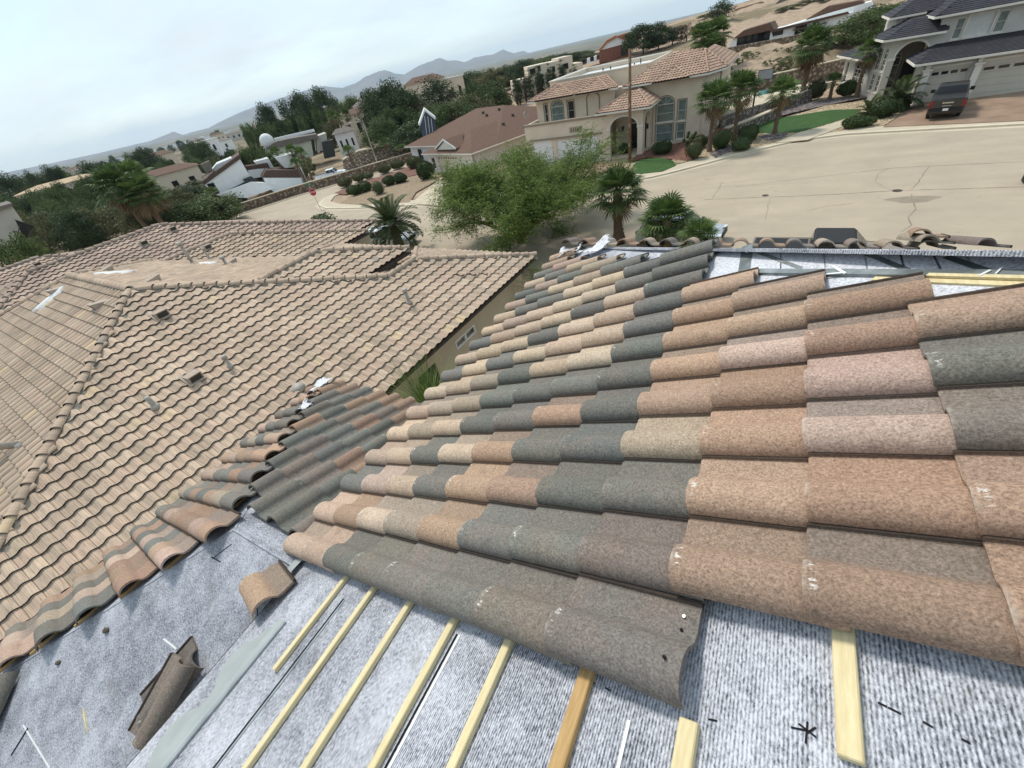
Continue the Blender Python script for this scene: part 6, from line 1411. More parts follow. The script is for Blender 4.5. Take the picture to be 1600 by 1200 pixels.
# fountain grasses between the houses
def grass(label, p, h, R, n, seed):
    g = np.random.default_rng(seed); t = thing('fountain_grass', label, 'ornamental grass', p); m_ = MB()
    for i in range(n):
        a = g.uniform(0, 6.28); e = g.uniform(.2, 1.45); L = h * g.uniform(.7, 1.15); P = [Vector((g.normal() * .08 * R, g.normal() * .08 * R, 0))]; d = Vector((cos(a) * cos(e), sin(a) * cos(e), sin(e)))
        for k in range(5): P.append(P[-1] + d * L / 5); d = (d + Vector((cos(a) * .05, sin(a) * .05, -.13 * (1 - e / 2)))).normalized()
        s_ = Vector((-sin(a), cos(a), 0)) * .010
        for k in range(5): w0, w1 = 1 - k / 5, 1 - (k + 1) / 5; m_.face([P[k] - s_ * w0, P[k + 1] - s_ * w1, P[k + 1] + s_ * (w1 + .02), P[k] + s_ * w0])
    m_.build('blades', ML_GRASS, t); return t
p = at(660, 606, 8.3); grass('green fountain grass clump between the two tiled roofs', (p.x, p.y, p.z - .85), 1.75, .6, 520, 5)
p = at(838, 424, 15.0); grass('spiky green plant at the far end of the side passage', (p.x, p.y, p.z - .9), 1.6, .5, 200, 6)
p = at(812, 462, 12.5); grass('small spiky plant halfway along the side passage', (p.x, p.y, p.z - .6), 1.0, .4, 140, 7)
# ================================================================ farther houses, walls, vehicles, street furniture
class BG:                                      # a house met at one distance: outlines on an upright plane, given real depth
    def __init__(s, name, label, px, py, r, cat='house', turn=0.0):
        p = at(px, py, r); a = atan2(p.x, p.y) + turn; s.n = Vector((sin(a), cos(a), 0)); s.d = Vector((cos(a), -sin(a), 0)); s.O = Vector((p.x, p.y, 0))
        s.t = thing(name, label, cat, (p.x, p.y, hz(p.x, p.y))); s.M = Matrix.Translation(s.t.location).inverted()
    def pt(s, px, py, k=0.0):
        r = Vector(ray(px, py)); t = s.O.dot(s.n) / r.dot(s.n); return r * t + s.n * k
    def poly(s, name, pxs, depth, mat, k=0.0, drop=0.0):
        P = [s.pt(a, b, k) for a, b in pxs]; m_ = MB(); m_.prism(P, s.n * depth); return m_.build(name, mat, s.t, False, s.M)
    def block(s, name, x0, x1, ytop, depth, mat, k=0.0, zb=None, par=.0):
        """upright box from its top corners (pixels) down into the ground"""
        a, b = s.pt(x0[0], x0[1], k), s.pt(x1[0], x1[1], k); zt_ = (a.z + b.z) / 2 if ytop is None else ytop; g = (hz(a.x, a.y) - 1.0) if zb is None else zb
        m_ = MB(); m_.prism([Vector((a.x, a.y, g)), Vector((b.x, b.y, g)), Vector((b.x, b.y, 0)) + s.n * depth + Vector((0, 0, g)), Vector((a.x, a.y, 0)) + s.n * depth + Vector((0, 0, g))], (0, 0, zt_ - g)); o = m_.build(name, mat, s.t, False, s.M)
        return o, a, b, zt_
    def win(s, cx, cy, w_, h, k=0.0, mat=None, nm='window'):
        c = s.pt(cx, cy, 0); m_ = MB(); q = s.n * (k - .06)
        m_.prism([c - s.d * w_ / 2 + Vector((0, 0, -h / 2)) + q, c + s.d * w_ / 2 + Vector((0, 0, -h / 2)) + q, c + s.d * w_ / 2 + Vector((0, 0, h / 2)) + q, c - s.d * w_ / 2 + Vector((0, 0, h / 2)) + q], s.n * .2); return m_.build(nm, mat or MT_GLASS, s.t, False, s.M)
# flat roofed adobe building
B = BG('adobe_building', 'cream flat roofed building of stepped cubes behind the cypress row', 860, 120, 136, turn=-.15)
for x0, x1, dp, k in (((824, 105), (855, 98), 10, 0), ((856, 99), (874, 94), 12, 1.5), ((875, 91), (897, 86), 12, 2.5), ((800, 127), (826, 121), 8, -1.0), ((897, 100), (914, 97), 10, 3)): B.block('wall', x0, x1, None, dp, MT_CREAM, k)
for c in ((830, 112), (834, 111), (842, 107), (846, 120), (866, 108), (866, 120), (884, 104), (888, 103), (880, 110), (848, 127), (856, 126)): B.win(c[0], c[1], .8, 1.2, -.3 if c[0] < 855 else 1.2 if c[0] < 875 else 2.2)
# red brick house on the ridge
B = BG('brick_house', 'red brick house with orange roof and white gable on the ridge', 960, 75, 170)
B.poly('wall', [(937, 79), (985, 67), (985, 92), (936, 98)], 9, MT_BRICKR); B.poly('gable', [(937, 79), (948, 66), (963, 58), (985, 66)], 8.8, MT_WHITE, .1); B.poly('roof', [(962, 57), (984, 50), (1000, 49), (1003, 60), (986, 67)], 8, MT_ORANGE, -.3); B.poly('roof', [(935, 79), (948, 63), (963, 55), (963, 59), (949, 67), (938, 80)], 9.4, MT_ORANGE, -.4)
B.poly('porch_wall', [(917, 92), (932, 87), (932, 97), (917, 100)], 4, MT_WHITE); B.win(976, 78, 2.2, 2.6); B.win(925, 92, 1.2, 1.2)
# white hill house
B = BG('white_hill_house', 'long white house with dark eaves on the hillside terrace', 1230, 50, 126, turn=.12)
B.poly('wall', [(1139, 70), (1146, 61), (1205, 46), (1209, 64), (1140, 80)], 7, MT_WHITE); B.poly('wall', [(1206, 48), (1322, 21), (1332, 19), (1334, 42), (1262, 58), (1208, 66)], 8, MT_WHITE, .2); B.poly('upper_wall', [(1222, 44), (1300, 20), (1360, 4), (1364, 16), (1300, 30), (1222, 48)], 6, MT_WHITE, 3)
B.poly('tile_roof', [(1146, 60), (1163, 47), (1204, 35), (1210, 46)], 6, MT_SHINGLE, -.5); B.poly('tile_roof', [(1255, 33), (1290, 12), (1345, 2), (1352, 10), (1300, 24)], 5, MT_SHINGLE, 3.4); B.poly('eave', [(1205, 47), (1325, 18), (1327, 21), (1206, 50.5)], .8, MT_ROOFBR, -.5); B.poly('eave', [(1239, 46), (1268, 40), (1268, 42), (1239, 48)], .8, MT_ROOFBR, -.5); B.poly('eave', [(1262, 43), (1291, 34), (1291, 36), (1262, 45)], .8, MT_ROOFBR, -.5)
for c, w_, h in (((1159, 66), 2.0, 2.2), ((1177, 62), 4.2, 2.2), ((1194, 57), 2.2, 2.2), ((1215, 50), 2.0, 1.1), ((1205, 54), .9, 1.2), ((1247, 49), 1.2, 2.2), ((1254, 48), 1.2, 2.2), ((1273, 43), 1.0, 2.0)): B.win(c[0], c[1], w_, h, 0 if c[0] < 1205 else .1)
# upper hill houses
B = BG('hilltop_house', 'tan house with brown tile roof at the very top of the hill', 1165, 20, 232); B.poly('wall', [(1133, 31), (1200, 8), (1204, 16), (1136, 40)], 10, MT_CREAM); B.poly('roof', [(1130, 30), (1152, 13), (1190, 2), (1205, 8), (1200, 11)], 9, pm('tan_tile', (.40, .26, .15), (.32, .20, .12), 2, .9), -.6)
for i in range(5): B.win(1150 + i * 9, 28 - i * 3, 1.6, 2.2)
B = BG('grey_hilltop_house', 'pale grey house at the top edge right of the hilltop house', 1228, 8, 215); B.poly('wall', [(1208, 13), (1246, 0), (1250, 12), (1212, 22)], 9, MT_BONE); B.poly('roof', [(1205, 12), (1222, -4), (1248, -8), (1249, 1)], 8, MT_GREYROOF, -.4); B.win(1222, 12, 2, 1.6); B.win(1236, 8, 2, 1.6)
# white modern house beyond the corner
B = BG('white_modern_house', 'white modern house with slanting walls and brown roof edges beyond the stone wall', 390, 280, 103)
B.poly('wall', [(318, 288), (374, 247), (393, 279), (342, 304)], 9, MT_WHITE); B.poly('roof_edge', [(316, 283), (374, 241), (377, 247), (319, 289)], 9.4, MT_ROOFBR, -.2); B.poly('roof', [(330, 268), (338, 258), (362, 248), (366, 252), (340, 268)], 6, MT_ROOFW, 2.0); B.poly('chimney', [(313, 258), (326, 252), (332, 267), (322, 271)], 2, MT_GREYROOF, 1)
B.poly('garage_wall', [(411, 277), (469, 277), (475, 296), (428, 300), (416, 290)], 8, MT_WHITE, -1); B.poly('garage_roof', [(409, 276), (415, 265), (466, 265), (470, 276)], 8.2, MT_ROOFBR, -1.1); B.poly('link_roof', [(384, 262), (420, 256), (424, 264), (388, 268)], 5, MT_ROOFBR, 3); B.poly('link_wall', [(388, 267), (420, 264), (424, 276), (392, 282)], 5, MT_WHITE, 3)
B.poly('portal', [(431, 247), (463, 240), (484, 288), (474, 291), (463, 262), (447, 264)], 5, MT_WHITE, 2); B.poly('portal_infill', [(447, 262), (463, 258), (472, 284), (456, 288)], 3, MT_GLASS, 3); B.poly('portal_wall', [(399, 255), (422, 249), (432, 266), (410, 270)], 5, MT_WHITE, 4)
B.poly('patio_roof', [(338, 303), (392, 283), (412, 284), (426, 293), (386, 307), (354, 306)], 1.2, MT_WHITE, -2); B.poly('awning', [(315, 325), (331, 315), (351, 314), (345, 318), (322, 327)], 1.5, MT_WHITE, -2); B.poly('patio_shade', [(341, 306), (386, 309), (388, 316), (345, 318)], 1, MT_DGREY, -.5); B.win(334, 296, 1.2, 2.2, .0); B.poly('patio_screen', [(379, 280), (392, 275), (404, 284), (388, 290)], .6, MT_DGREY, -.6)
# dome house
B = BG('dome_house', 'house with a white dome and a long brown roof on the slope', 455, 228, 132)
c = B.pt(417, 222, 4); m_ = MB(); m_.ball(c, (1.7, 1.7, 1.7), 20, 14); m_.build('dome', MT_WHITE, B.t, True, B.M)
B.poly('wall', [(414, 236), (432, 228), (486, 219), (490, 244), (432, 258), (418, 252)], 8, pm('pale_green_wall', (.55, .57, .46), (.5, .52, .42), 1, .9)); B.poly('roof', [(411, 233), (431, 221), (455, 216), (495, 209), (498, 215), (455, 226)], 7, MT_GREYROOF, -.6); B.poly('parapet', [(428, 218), (493, 203), (495, 207), (430, 223)], 1.0, MT_WHITE, 6); B.poly('terrace_wall', [(494, 214), (510, 208), (514, 232), (496, 238)], 6, MT_BONE, 1); B.poly('carport', [(503, 222), (520, 218), (524, 244), (508, 248)], 3, MT_DGREY, -.5)
# beige house at the left edge
B = BG('beige_corner_house', 'plain beige house wall with black shade sails at the left edge', 12, 350, 76)
B.poly('wall', [(-40, 345), (-10, 330), (18, 321), (40, 352), (30, 395), (-40, 410)], 9, pm('beige_wall', (.50, .47, .40), (.45, .42, .36), 1, .9)); B.poly('roof', [(-42, 338), (-10, 325), (18, 317), (20, 322), (-10, 332), (-42, 348)], 9.3, MT_GREYROOF, -.3); B.poly('shade_sail', [(22, 342), (34, 346), (52, 352), (44, 362), (40, 384), (28, 382), (31, 360)], .3, MT_DOOR, -1.2)
m_ = MB()
for a, b in (((30, 350), (20, 395)), ((42, 355), (62, 392))): m_.tube([B.pt(*a, -1.3), B.pt(*b, -1.3)], .05, 6)
m_.build('sail_post', MT_DGREY, B.t, False, B.M)
# houses half hidden by the trees
def small(label, px, py, r, w_, h, wall, roofm, name='far_house', group=None, turn=0):
    p = at(px, py, r); g = hz(p.x, p.y); zt_ = p.z; a = -atan2(p.x, p.y) + turn; t = thing(name, label, 'house', (p.x, p.y, g), a, group); d = w_ * .7; e = max(1.5, (zt_ - g) - h * .4); rh = h * .4
    m_ = MB(); m_.box((0, d / 2, e / 2 - .5), (w_, d, e + 1)); m_.build('wall', wall, t)
    m_ = MB(); x, y0, y1 = w_ / 2 + .5, -.5, d + .5
    if roofm is MT_ROOFW: m_.box((0, d / 2, e + .15), (w_ + .4, d + .4, .3))
    else:
        q = min(x, d / 2) * .8; P = [(-x, y0, e), (x, y0, e), (x, y1, e), (-x, y1, e), (-x + q, d / 2, e + rh), (x - q, d / 2, e + rh)]; b = len(m_.v); m_.v.extend(P)
        for f in ((0, 1, 5, 4), (1, 2, 5), (2, 3, 4, 5), (3, 0, 4), (3, 2, 1, 0)): m_.idx([b + k for k in f])
    m_.build('roof', roofm, t)
    for i in range(3): m_ = MB(); m_.box((-w_ * .3 + w_ * .3 * i, -.02, e * .55), (w_ * .1, .08, e * .32)); m_.build('window', MT_GLASS, t)
    return t
small('mauve roofed house behind the pointed conifer', 660, 118, 172, 14, 4, MT_CREAM, MT_SHINGLE); small('cream box house right of the pointed conifer', 702, 116, 180, 9, 3, MT_CREAM, MT_ROOFW); small('white house glimpsed at the right of the skyline pines', 572, 155, 170, 10, 3, MT_WHITE, MT_GREYROOF); small('white house below the skyline pines with dark openings', 534, 200, 132, 5, 2.4, MT_WHITE, MT_GREYROOF); small('brown roofed house behind the brown tree', 552, 170, 150, 11, 3, MT_CREAM, MT_SHINGLE); small('pinkish roof behind the big fan palm clump', 258, 262, 150, 14, 3, MT_CREAM, MT_SHINGLE); small('tan flat house in the wooded suburb near the left edge', 92, 282, 225, 26, 3, MT_CREAM, pm('tan_roof', (.50, .38, .24), (.45, .33, .21), 1, .9)); small('small house with brown roof left of the bare field', 240, 238, 300, 16, 4, MT_CREAM, MT_SHINGLE); small('white walled house in the trees under the far plain', 292, 275, 170, 9, 2.6, MT_WHITE, MT_GREYROOF)
for i in range(16): px = rnd.uniform(0, 420); small('small pale house far off near the plain', px, 276 - px * .2367 + rnd.uniform(9, 24), rnd.uniform(330, 700), rnd.uniform(12, 24), 4, rnd.choice((MT_CREAM, MT_WHITE, MT_BONE)), rnd.choice((MT_SHINGLE, MT_GREYROOF, MT_ROOFW)), group='far pale houses', turn=rnd.uniform(-.5, .5))
wh = None
for i in range(15):
    px = -10 + i * 25 + rnd.uniform(-5, 5); py = 277.5 - px * .2367 + 4.5 + rnd.uniform(-1, 1.5); p = at(px, py, 2400); L_ = rnd.uniform(90, 190); t = thing('warehouse', 'white flat warehouse in the strip along the far plain', 'warehouse', (p.x, p.y, -44), -atan2(p.x, p.y) + rnd.uniform(-.2, .2), 'warehouses on the far plain'); m_ = MB(); m_.box((0, 0, 8), (L_, 70, 16)); m_.build('wall', MT_WHITE, t); m_ = MB(); m_.box((0, 0, 16.4), (L_ + 2, 72, .8)); m_.build('roof', MT_ROOFW, t)
B = BG('glazed_gable_cabin', 'small dark cabin with a white edged glazed gable among the trees', 668, 190, 86); B.poly('front', [(656, 196), (664, 173), (679, 185), (683, 215), (662, 220)], 5, pm('blue_glass', (.10, .13, .17), (.06, .08, .11), 1, .3)); B.poly('bargeboard', [(654, 195), (663, 170), (681, 184), (680, 187), (664, 174), (656, 197)], 5.4, MT_WHITE, -.3)
for x in (663, 668, 673): B.poly('mullion', [(x, 180 + abs(x - 665) * .6), (x + .8, 180 + abs(x - 665) * .6), (x + 4.8, 216), (x + 4, 216)], .1, MT_WHITE, -.15)

# ---------------------------------------------------------------- stone walls
def wallrun(name, label, line, off0, off1, h, mat, coping=None, base=-.3, zf=None):
    L = [Vector((p[0], p[1], 0)) for p in line]; t = thing(name, label, 'wall', (L[0].x, L[0].y, -10.3 + .03 * L[0].x)); M = Matrix.Translation(t.location).inverted(); o0, o1 = [], []
    for i, p in enumerate(L):
        d = (L[min(i + 1, len(L) - 1)] - L[max(i - 1, 0)]).normalized(); n_ = Vector((d.y, -d.x, 0)); o0.append(p + n_ * off0); o1.append(p + n_ * off1)
    for nm, e, z0, z1, mt in (('stonework', 0, base, h, mat),) + ((('coping', .07, h + .001, h + .12, coping),) if coping else ()):
        m_ = MB()
        for i in range(len(L) - 1):
            q = [o0[i], o0[i + 1], o1[i + 1], o1[i]]; s_ = (o1[i] - o0[i]).normalized() * e; q = [q[0] - s_, q[1] - s_, q[2] + s_, q[3] + s_]
            zz = (lambda p: -10.3 + .03 * max(-95, p.x)) if zf is None else zf
            b = len(m_.v); m_.v.extend([(p.x, p.y, zz(p) + z0) for p in q] + [(p.x, p.y, zz(p) + z1) for p in q])
            for f in ((3, 2, 1, 0), (4, 5, 6, 7), (0, 1, 5, 4), (2, 3, 7, 6), (1, 2, 6, 5), (3, 0, 4, 7)): m_.idx([b + k for k in f])
        m_.build(nm, mt, t, False, M)
    return t
wallrun('stone_wall', 'long brown stone wall with pale coping along the cross street', WALLF, 1.95, 2.45, 1.25, MT_STONE, MT_CONC)
wallrun('stone_wall', 'low grey stone retaining wall between the red gravel and the lawn', G((1130, 216), (1160, 205), (1190, 192), (1214, 182)), 0, .5, .85, MT_STONEG, MT_CONC)
wallrun('stone_wall', 'grey stone wall in front of the pool terrace', G((1122, 200), (1150, 192), (1180, 182), (1225, 170), (1262, 156)), 0, .5, 1.1, MT_STONEG)
wallrun('stone_wall', 'light stone retaining wall at the foot of the eroded slope', [(-6, 78), (2, 80), (7, 82)], 0, .6, 1.7, MT_STONE, MT_CONC)
wallrun('stone_wall', 'stone terrace wall under the white hill house', [(-14, 122.5), (0, 121.5), (9, 121)], 0, .8, 1.75, MT_STONE, None, -2, lambda p: -9.0)
B = BG('rock_terrace_wall', 'tan rock terrace wall behind the slender palms', 600, 240, 101, 'wall'); B.poly('stonework', [(535, 250), (560, 236), (600, 228), (642, 219), (648, 262), (600, 270), (540, 290)], 1.5, MT_STONE); B.poly('coping', [(535, 249), (560, 235), (600, 227), (642, 218), (642, 219.4), (600, 228.6), (560, 236.6), (535, 251)], 1.8, MT_CONC, -.15)
m_ = MB(); P = [Vector((a, b, gz0(a) + .1)) for a, b in ((-84, 44), (-63, 67), (-70, 74), (-92, 50))]; m_.prism(P, (0, 0, .1)); tag(m_.build('pale_driveway', MT_WHITE), kind='structure')

# pool terrace and hoop
def flat(name, pxs, top, th, mat): return slab(name, G(*pxs), top, th, mat)
flat('pool_deck', ((1120, 186), (1200, 168), (1262, 150), (1300, 132), (1240, 138), (1180, 148), (1115, 172)), .35, .5, MT_CONC)
MT_POOL = pm('pool_water', (0.12, 0.36, 0.37), (0.08, 0.28, 0.30), 1.5, .08, spec=.5)
flat('pool', ((1178, 156), (1196, 152), (1225, 146), (1236, 142), (1222, 140), (1190, 146)), .362, .02, MT_POOL)
pb = gnd(1176, 170, .35); t = thing('basketball_hoop', 'black basketball hoop on the pool terrace', 'basketball hoop', pb); m_ = MB(); m_.tube([(0, 0, 0), (0, 0, 2.6), (.25, .1, 3.0)], .09, 8); m_.build('pole', MT_DOOR, t); m_ = MB(); m_.box((.75, .1, 3.15), (1.5, .03, .95)); bd = m_.build('backboard', pm('clear_backboard', (.42, .43, .44), rough=.2), t)
m_ = MB()
for q in ((.75, .07, 3.63, 1.5, .06, .05), (.75, .07, 2.68, 1.5, .06, .05), (.02, .07, 3.15, .05, .06, .95), (1.48, .07, 3.15, .05, .06, .95)): m_.box(q[:3], q[3:])
m_.build('board_frame', MT_DOOR, bd); m_ = MB(); m_.tube([(.75 + .22 * cos(a), -.25 + .22 * sin(a), 2.85) for a in np.arange(0, 6.4, .5)], .015, 5); m_.build('rim', MT_ORANGE, t)
# utility pole, lamp, stop sign
pb = gnd(984, 251); t = thing('utility_pole', 'weathered wooden utility pole in front of the cream house', 'pole', pb); zt_ = at(984.5, 76, math.hypot(pb.x, pb.y)).z - pb.z
m_ = MB(); m_.tube([(0, 0, -.3), (0, 0, zt_ * .5), (0, 0, zt_)], [.17, .15, .125], 10); m_.build('shaft', pm('pole_wood', (.25, .145, .075), (.15, .085, .048), 5, .9, .02, 30, stretch=(6, 6, .3), c3=(.36, .25, .15)), t, True)
m_ = MB()
for k in range(5): m_.box((0, -.17, 1.5 + k * 1.7), (.10, .03, .28), .3)
m_.build('tag_plate', MT_PIPE, t)
pb = gnd(592, 262); r = math.hypot(pb.x, pb.y); t = thing('street_lamp', 'grey street lamp at the corner yard', 'street lamp', pb); h = at(572, 190, r).z - pb.z; m_ = MB(); m_.tube([(0, 0, -.2), (0, 0, h * .6), (0, 0, h)], [.12, .09, .07], 8); m_.build('pole', pm('lamp_pole', (.42, .36, .28), rough=.6), t, True); m_ = MB(); m_.tube([(0, 0, h), (-.8, -.5, h + .35), (-1.8, -1.0, h + .4)], .045, 6); m_.build('arm', MT_PIPE, t, True); m_ = MB(); m_.ball((-2.1, -1.2, h + .36), (.45, .22, .12), 10, 6); m_.build('lamp_head', MT_PIPE, t, True)
pb = gnd(500, 325); r = math.hypot(pb.x, pb.y); a = atan2(pb.x, pb.y); t = thing('stop_sign', 'red octagonal stop sign with green street name blades on the corner', 'sign', pb, -a); hh = at(486.5, 284, r).z - pb.z
m_ = MB(); m_.tube([(0, 0, -.1), (0, 0, hh)], .035, 6); m_.build('post', MT_PIPE, t); zc = at(489.5, 300, r).z - pb.z; m_ = MB(); R_ = .46; m_.prism([Vector((R_ * cos(pi / 8 + k * pi / 4), -.06, zc + R_ * sin(pi / 8 + k * pi / 4))) for k in range(8)], (0, .02, 0)); m_.prism([Vector((R_ * 1.07 * cos(pi / 8 + k * pi / 4), -.052, zc + R_ * 1.07 * sin(pi / 8 + k * pi / 4))) for k in range(8)], (0, .008, 0), 1); pl = m_.build('stop_plate', [pm('sign_red', (.42, .02, .03), rough=.4), MT_WHITEP], t)
tcv = bpy.data.curves.new('stop_text', 'FONT'); tcv.body = 'STOP'; tcv.size = .34; tcv.extrude = .004; tcv.align_x = 'CENTER'; tob = bpy.data.objects.new('tmp_text', tcv); COL.objects.link(tob); dg = bpy.context.evaluated_depsgraph_get(); tme = bpy.data.meshes.new_from_object(tob.evaluated_get(dg)); bpy.data.objects.remove(tob); tme.materials.clear(); tme.materials.append(MT_WHITEP); link('lettering', tme, pl, frame_mat((0, -.07, zc - .12), (1, 0, 0), (0, 0, 1), (0, -1, 0)))
MT_SGREEN = pm('sign_green', (.05, .20, .10), rough=.45)
for k, (an, z) in enumerate(((.5, hh - .1), (-1.07, hh - .38))): m_ = MB(); m_.box((0, 0, z), (.95, .02, .22), an); m_.build('street_name_blade', MT_SGREEN, t)

# ---------------------------------------------------------------- vehicles
MT_TYRE = pm('tyre', (.018, .018, .018), rough=.9); MT_RIM = pm('alloy', (.45, .45, .46), rough=.3, metal=.8); MT_LRED = pm('tail_light', (.30, .02, .02), rough=.2); MT_LCLR = pm('head_light', (.65, .66, .66), rough=.1); MT_CHROME = pm('chrome', (.7, .7, .7), rough=.15, metal=1.0); MT_BLKPL = pm('black_plastic', (.02, .02, .02), rough=.6)
def paint(name, c, m=.0): q = pm(name, c, tuple(x * .97 for x in c), 2, .28, metal=m, spec=.6); q.node_tree.nodes['Principled BSDF'].inputs['Coat Weight'].default_value = .6; return q
def vehicle(name, label, cat, loc, heading, body, kind='pickup', roofm=None, letters=None, lift=0.0):
    t = thing(name, label, cat, loc, heading)             # local +x is forward
    P = {'pickup': dict(L=5.9, W=2.0, wb=(-1.85, 1.80), r=.41), 'car': dict(L=4.7, W=1.82, wb=(-1.40, 1.42), r=.34), 'suv': dict(L=4.8, W=1.9, wb=(-1.42, 1.45), r=.37)}[kind]; L, W, wb, r = P['L'], P['W'], P['wb'], P['r']; hw = W / 2
    z0 = .32 + lift
    if kind == 'pickup': top = [(-L / 2, .62), (-L / 2 + .02, 1.28), (-.72, 1.30), (-.70, 1.22), (1.0, 1.22), (1.15, 1.24), (2.55, 1.14), (2.88, 1.0), (L / 2, .75)]
    else: top = [(-L / 2, .55), (-L / 2 + .06, .95), (-L / 2 + .3, 1.02), (-1.2, .98), (.9, .96), (1.1, .97), (L / 2 - .35, .80), (L / 2 - .06, .66), (L / 2, .5)]
    top = [(x, z + lift) for x, z in top]; bot = [(L / 2 - .05, z0)]
    for wx_ in (wb[1], wb[0]):
        for k in range(7): a = pi * k / 6; bot.append((wx_ + (r + .09) * cos(a), z0 + (r + .14) * sin(a)))
    bot.append((-L / 2 + .05, z0)); prof = top + bot; m_ = MB(); m_.prism([Vector((x, -hw, z)) for x, z in prof], (0, W, 0)); o = m_.build('body', body, t); bev(o, .07, 3)
    for p in o.data.polygons: p.use_smooth = True
    o.data.set_sharp_from_angle(angle=radians(35))
    if kind == 'pickup': cab = [(-.72, 1.22, .06), (-.62, 1.86, .17), (.75, 1.88, .17), (1.35, 1.22, .05)]
    elif kind == 'car': cab = [(-1.95, .96, .08), (-1.15, 1.42, .22), (.25, 1.44, .22), (1.25, .95, .06)]
    else: cab = [(-2.2, .98, .08), (-1.95, 1.62, .2), (.2, 1.66, .2), (1.2, .97, .06)]
    cab = [(x, z + lift, i) for x, z, i in cab]; m_ = MB(); ids = []
    for sgn in (-1, 1): ids.append([m_.vert((x, sgn * (hw - i), z)) for x, z, i in cab])
    a, b = ids; m_.idx(a); m_.idx(b[::-1])
    for k in range(4): m_.idx((a[k], b[k], b[(k + 1) % 4], a[(k + 1) % 4]))
    o = m_.build('cab', roofm or body, t); bev(o, .06, 2)
    def lerp(p, q, s_): return tuple(p[i] + (q[i] - p[i]) * s_ for i in range(3))
    def glass(nm, pts, n_): m_ = MB(); m_.prism([Vector(p) + Vector(n_) * .006 for p in pts], Vector(n_) * .012); m_.build(nm, MT_GLASS, t)
    A = [(x, hw - i, z) for x, z, i in cab]
    def side(s, u0, u1): # quad on the cab side between fractions of its length
        lo0, lo1 = lerp(A[0], A[3], u0), lerp(A[0], A[3], u1); hi0, hi1 = lerp(A[1], A[2], u0), lerp(A[1], A[2], u1); q = [lerp(lo0, hi0, .12), lerp(lo1, hi1, .12), lerp(lo1, hi1, .86), lerp(lo0, hi0, .86)]; return [(x, s * y, z) for x, y, z in q]
    for s in (-1, 1):
        for u0, u1 in ((.07, .46), (.50, .90)): glass('side_window', side(s, u0, u1), (0, s, .15))
    def end(i, j, n_): q = [lerp(A[i], A[j], .1), lerp(A[i], A[j], .88)]; glass('windscreen' if n_[0] > 0 else 'rear_window', [(q[0][0], -q[0][1] * .92, q[0][2]), (q[0][0], q[0][1] * .92, q[0][2]), (q[1][0], q[1][1] * .92, q[1][2]), (q[1][0], -q[1][1] * .92, q[1][2])], n_)
    end(0, 1, (-1, 0, .15)); end(3, 2, (.8, 0, .6))
    for wx_ in wb:
        for s in (-1, 1):
            m_ = MB(); y = s * (hw - .13); m_.tube([(wx_, y - .12, r + .0), (wx_, y + .12, r + .0)], r, 18); tz = m_.build('tyre', MT_TYRE, t); m_ = MB(); m_.tube([(wx_, y + s * .10, r), (wx_, y + s * .135, r)], r * .62, 12); m_.build('rim', MT_RIM if body is not MT_PBLK else MT_BLKPL, tz)
    if kind == 'pickup':
        m_ = MB(); m_.box((-1.83, 0, 1.295 + lift), (2.1, W * .86, .05)); m_.build('bed_cover', MT_BLKPL, t); m_ = MB(); m_.box((-L / 2 - .05, 0, .62 + lift), (.18, W * .94, .2)); m_.build('rear_bumper', MT_BLKPL if body is MT_PBLK else MT_CHROME, t)
        m_ = MB(); m_.box((-L / 2 - .155, 0, .66 + lift), (.01, .32, .16)); m_.build('number_plate', MT_WHITEP, t)
        if letters:
            m_ = MB()
            for k in range(6): m_.box((-L / 2 - .012, -.26 + k * .105, 1.08 + lift), (.02, .075, .09))
            m_.box((-L / 2 - .012, 0, .88 + lift), (.02, .5, .03)); m_.build('tailgate_lettering', MT_CHROME, t)
    zl = (1.0 if kind == 'pickup' else .82) + lift
    for s in (-1, 1):
        m_ = MB(); m_.box((-L / 2 + .04, s * (hw - .09), zl), (.12, .17, .4 if kind == 'pickup' else .2)); m_.build('tail_light', MT_LRED, t); m_ = MB(); m_.box((L / 2 - .12, s * (hw - .25), zl - .1), (.18, .4, .17)); m_.build('headlight', MT_LCLR, t)
        m_ = MB(); m_.box((.95, s * (hw + .16), 1.28 + lift if kind == 'pickup' else 1.05), (.14, .26, .24 if kind == 'pickup' else .15)); o = m_.build('mirror', MT_BLKPL, t); bev(o, .03, 2)
    m_ = MB(); m_.box((L / 2 - .01, 0, .7 + lift), (.06, W * .55, .28)); m_.build('grille', MT_BLKPL, t); return t
MT_PBLK = paint('black_paint', (.010, .011, .011)); MT_PWHT = paint('white_paint_car', (.74, .75, .76)); MT_PSIL = paint('silver_paint', (.50, .52, .53), .4); MT_PBRZ = paint('bronze_paint', (.27, .19, .125), .25)
def onst(x, y, dz_=-.118): return (x, y, -10.3 + .03 * x + dz_)
vehicle('pickup_truck', 'black pickup truck parked nose in on the paver driveway', 'truck', (11.75, 51.05, -9.93), radians(78), MT_PBLK, letters=True, lift=.06)
p = at(517, 272, 95); vehicle('pickup_truck', 'white pickup truck behind the long stone wall', 'truck', (p.x, p.y, gz0(p.x) + .2), radians(38), MT_PWHT)
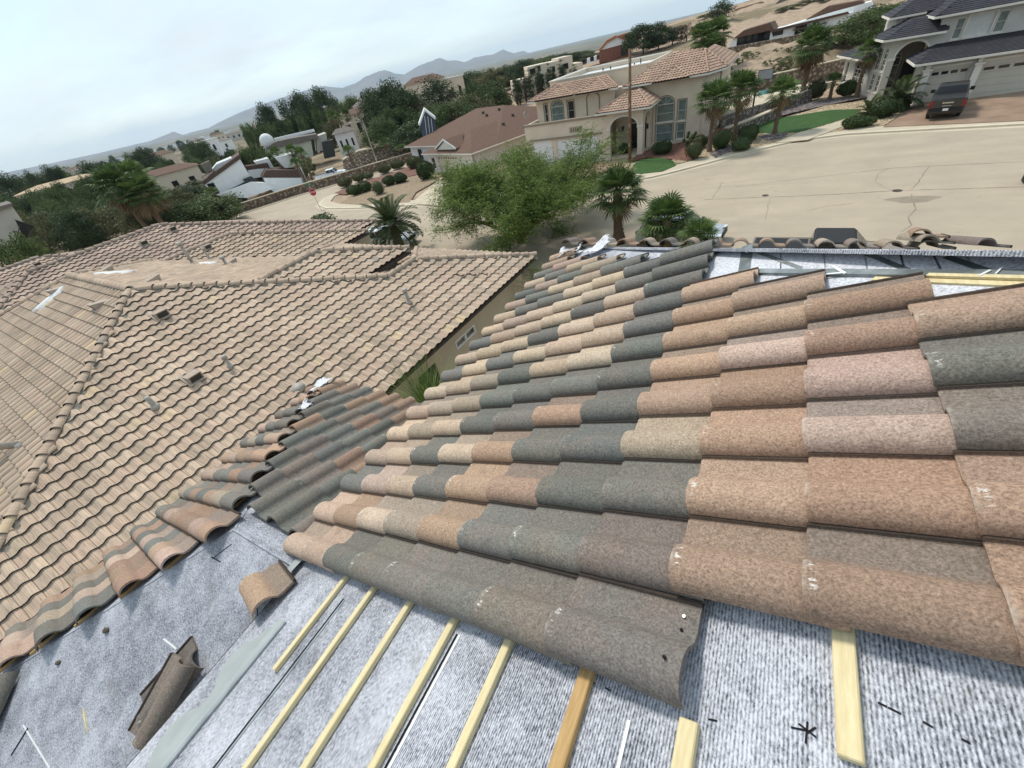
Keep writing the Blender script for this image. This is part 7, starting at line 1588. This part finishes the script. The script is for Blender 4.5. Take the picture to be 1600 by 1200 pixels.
vehicle('parked_car', 'white car half hidden by the date palm and the tiled ridge', 'car', tuple(at(612, 378, 38.6).xy) + (-11.25,), radians(8), MT_PWHT, 'suv')
vehicle('parked_car', 'silver car behind the short fan palms', 'car', onst(-3.9, 25.6), radians(-6), MT_PSIL, 'suv')
vehicle('pickup_truck', 'bronze pickup truck with black cab just beyond the roof edge', 'truck', onst(2.9, 21.2, .0), radians(-4), MT_PBRZ, roofm=MT_BLKPL)
p = gnd(1612, 282); t = thing('wheelie_bin', 'dark wheeled bin on the road at the right edge', 'bin', (p.x, p.y, p.z - .12)); m_ = MB(); m_.prism([Vector((-.3, -.3, .06)), Vector((.3, -.3, .06)), Vector((.3, .3, .06)), Vector((-.3, .3, .06))], (0, 0, .95)); m_.build('bin_body', MT_BLKPL, t); m_ = MB(); m_.box((0, 0, 1.05), (.72, .74, .08)); m_.build('lid', MT_BONE, t)
p = at(538, 357, 44); t = thing('yellow_marker', 'small yellow plastic object beside the loose shrub', 'bin', (p.x, p.y, p.z - .35)); m_ = MB(); m_.prism([Vector((-.55, -.2, 0)), Vector((.55, -.2, .25)), Vector((.5, -.2, .6)), Vector((-.5, -.2, .35))], (0, .4, 0)); m_.build('yellow_body', pm('yellow_plastic', (.75, .52, .05), rough=.5), t)
# tennis court behind the tiled roofs
slab('tennis_court', G((128, 390), (205, 357), (208, 380), (150, 402)), .1, .2, pm('court_green', (.17, .25, .20), (.14, .21, .17), .6, .9))
t = thing('court_fence', 'tall dark wire fence around the tennis court', 'fence', gnd(150, 385)); M = Matrix.Translation(t.location).inverted()
for (a, b) in (((60, 410), (130, 372)), ((130, 372), (215, 350))):
    p0, p1 = gnd(*a), gnd(*b); n = 5
    for i in range(n + 1): q = p0 + (p1 - p0) * (i / n); m_ = MB(); m_.tube([q, q + Vector((0, 0, 3.0))], .05, 6); m_.build('post', MT_DGREY, t, False, M)
    for zz in (.1, 1.5, 3.0): m_ = MB(); m_.tube([p0 + Vector((0, 0, zz)), p1 + Vector((0, 0, zz))], .03, 5); m_.build('rail', MT_DGREY, t, False, M)
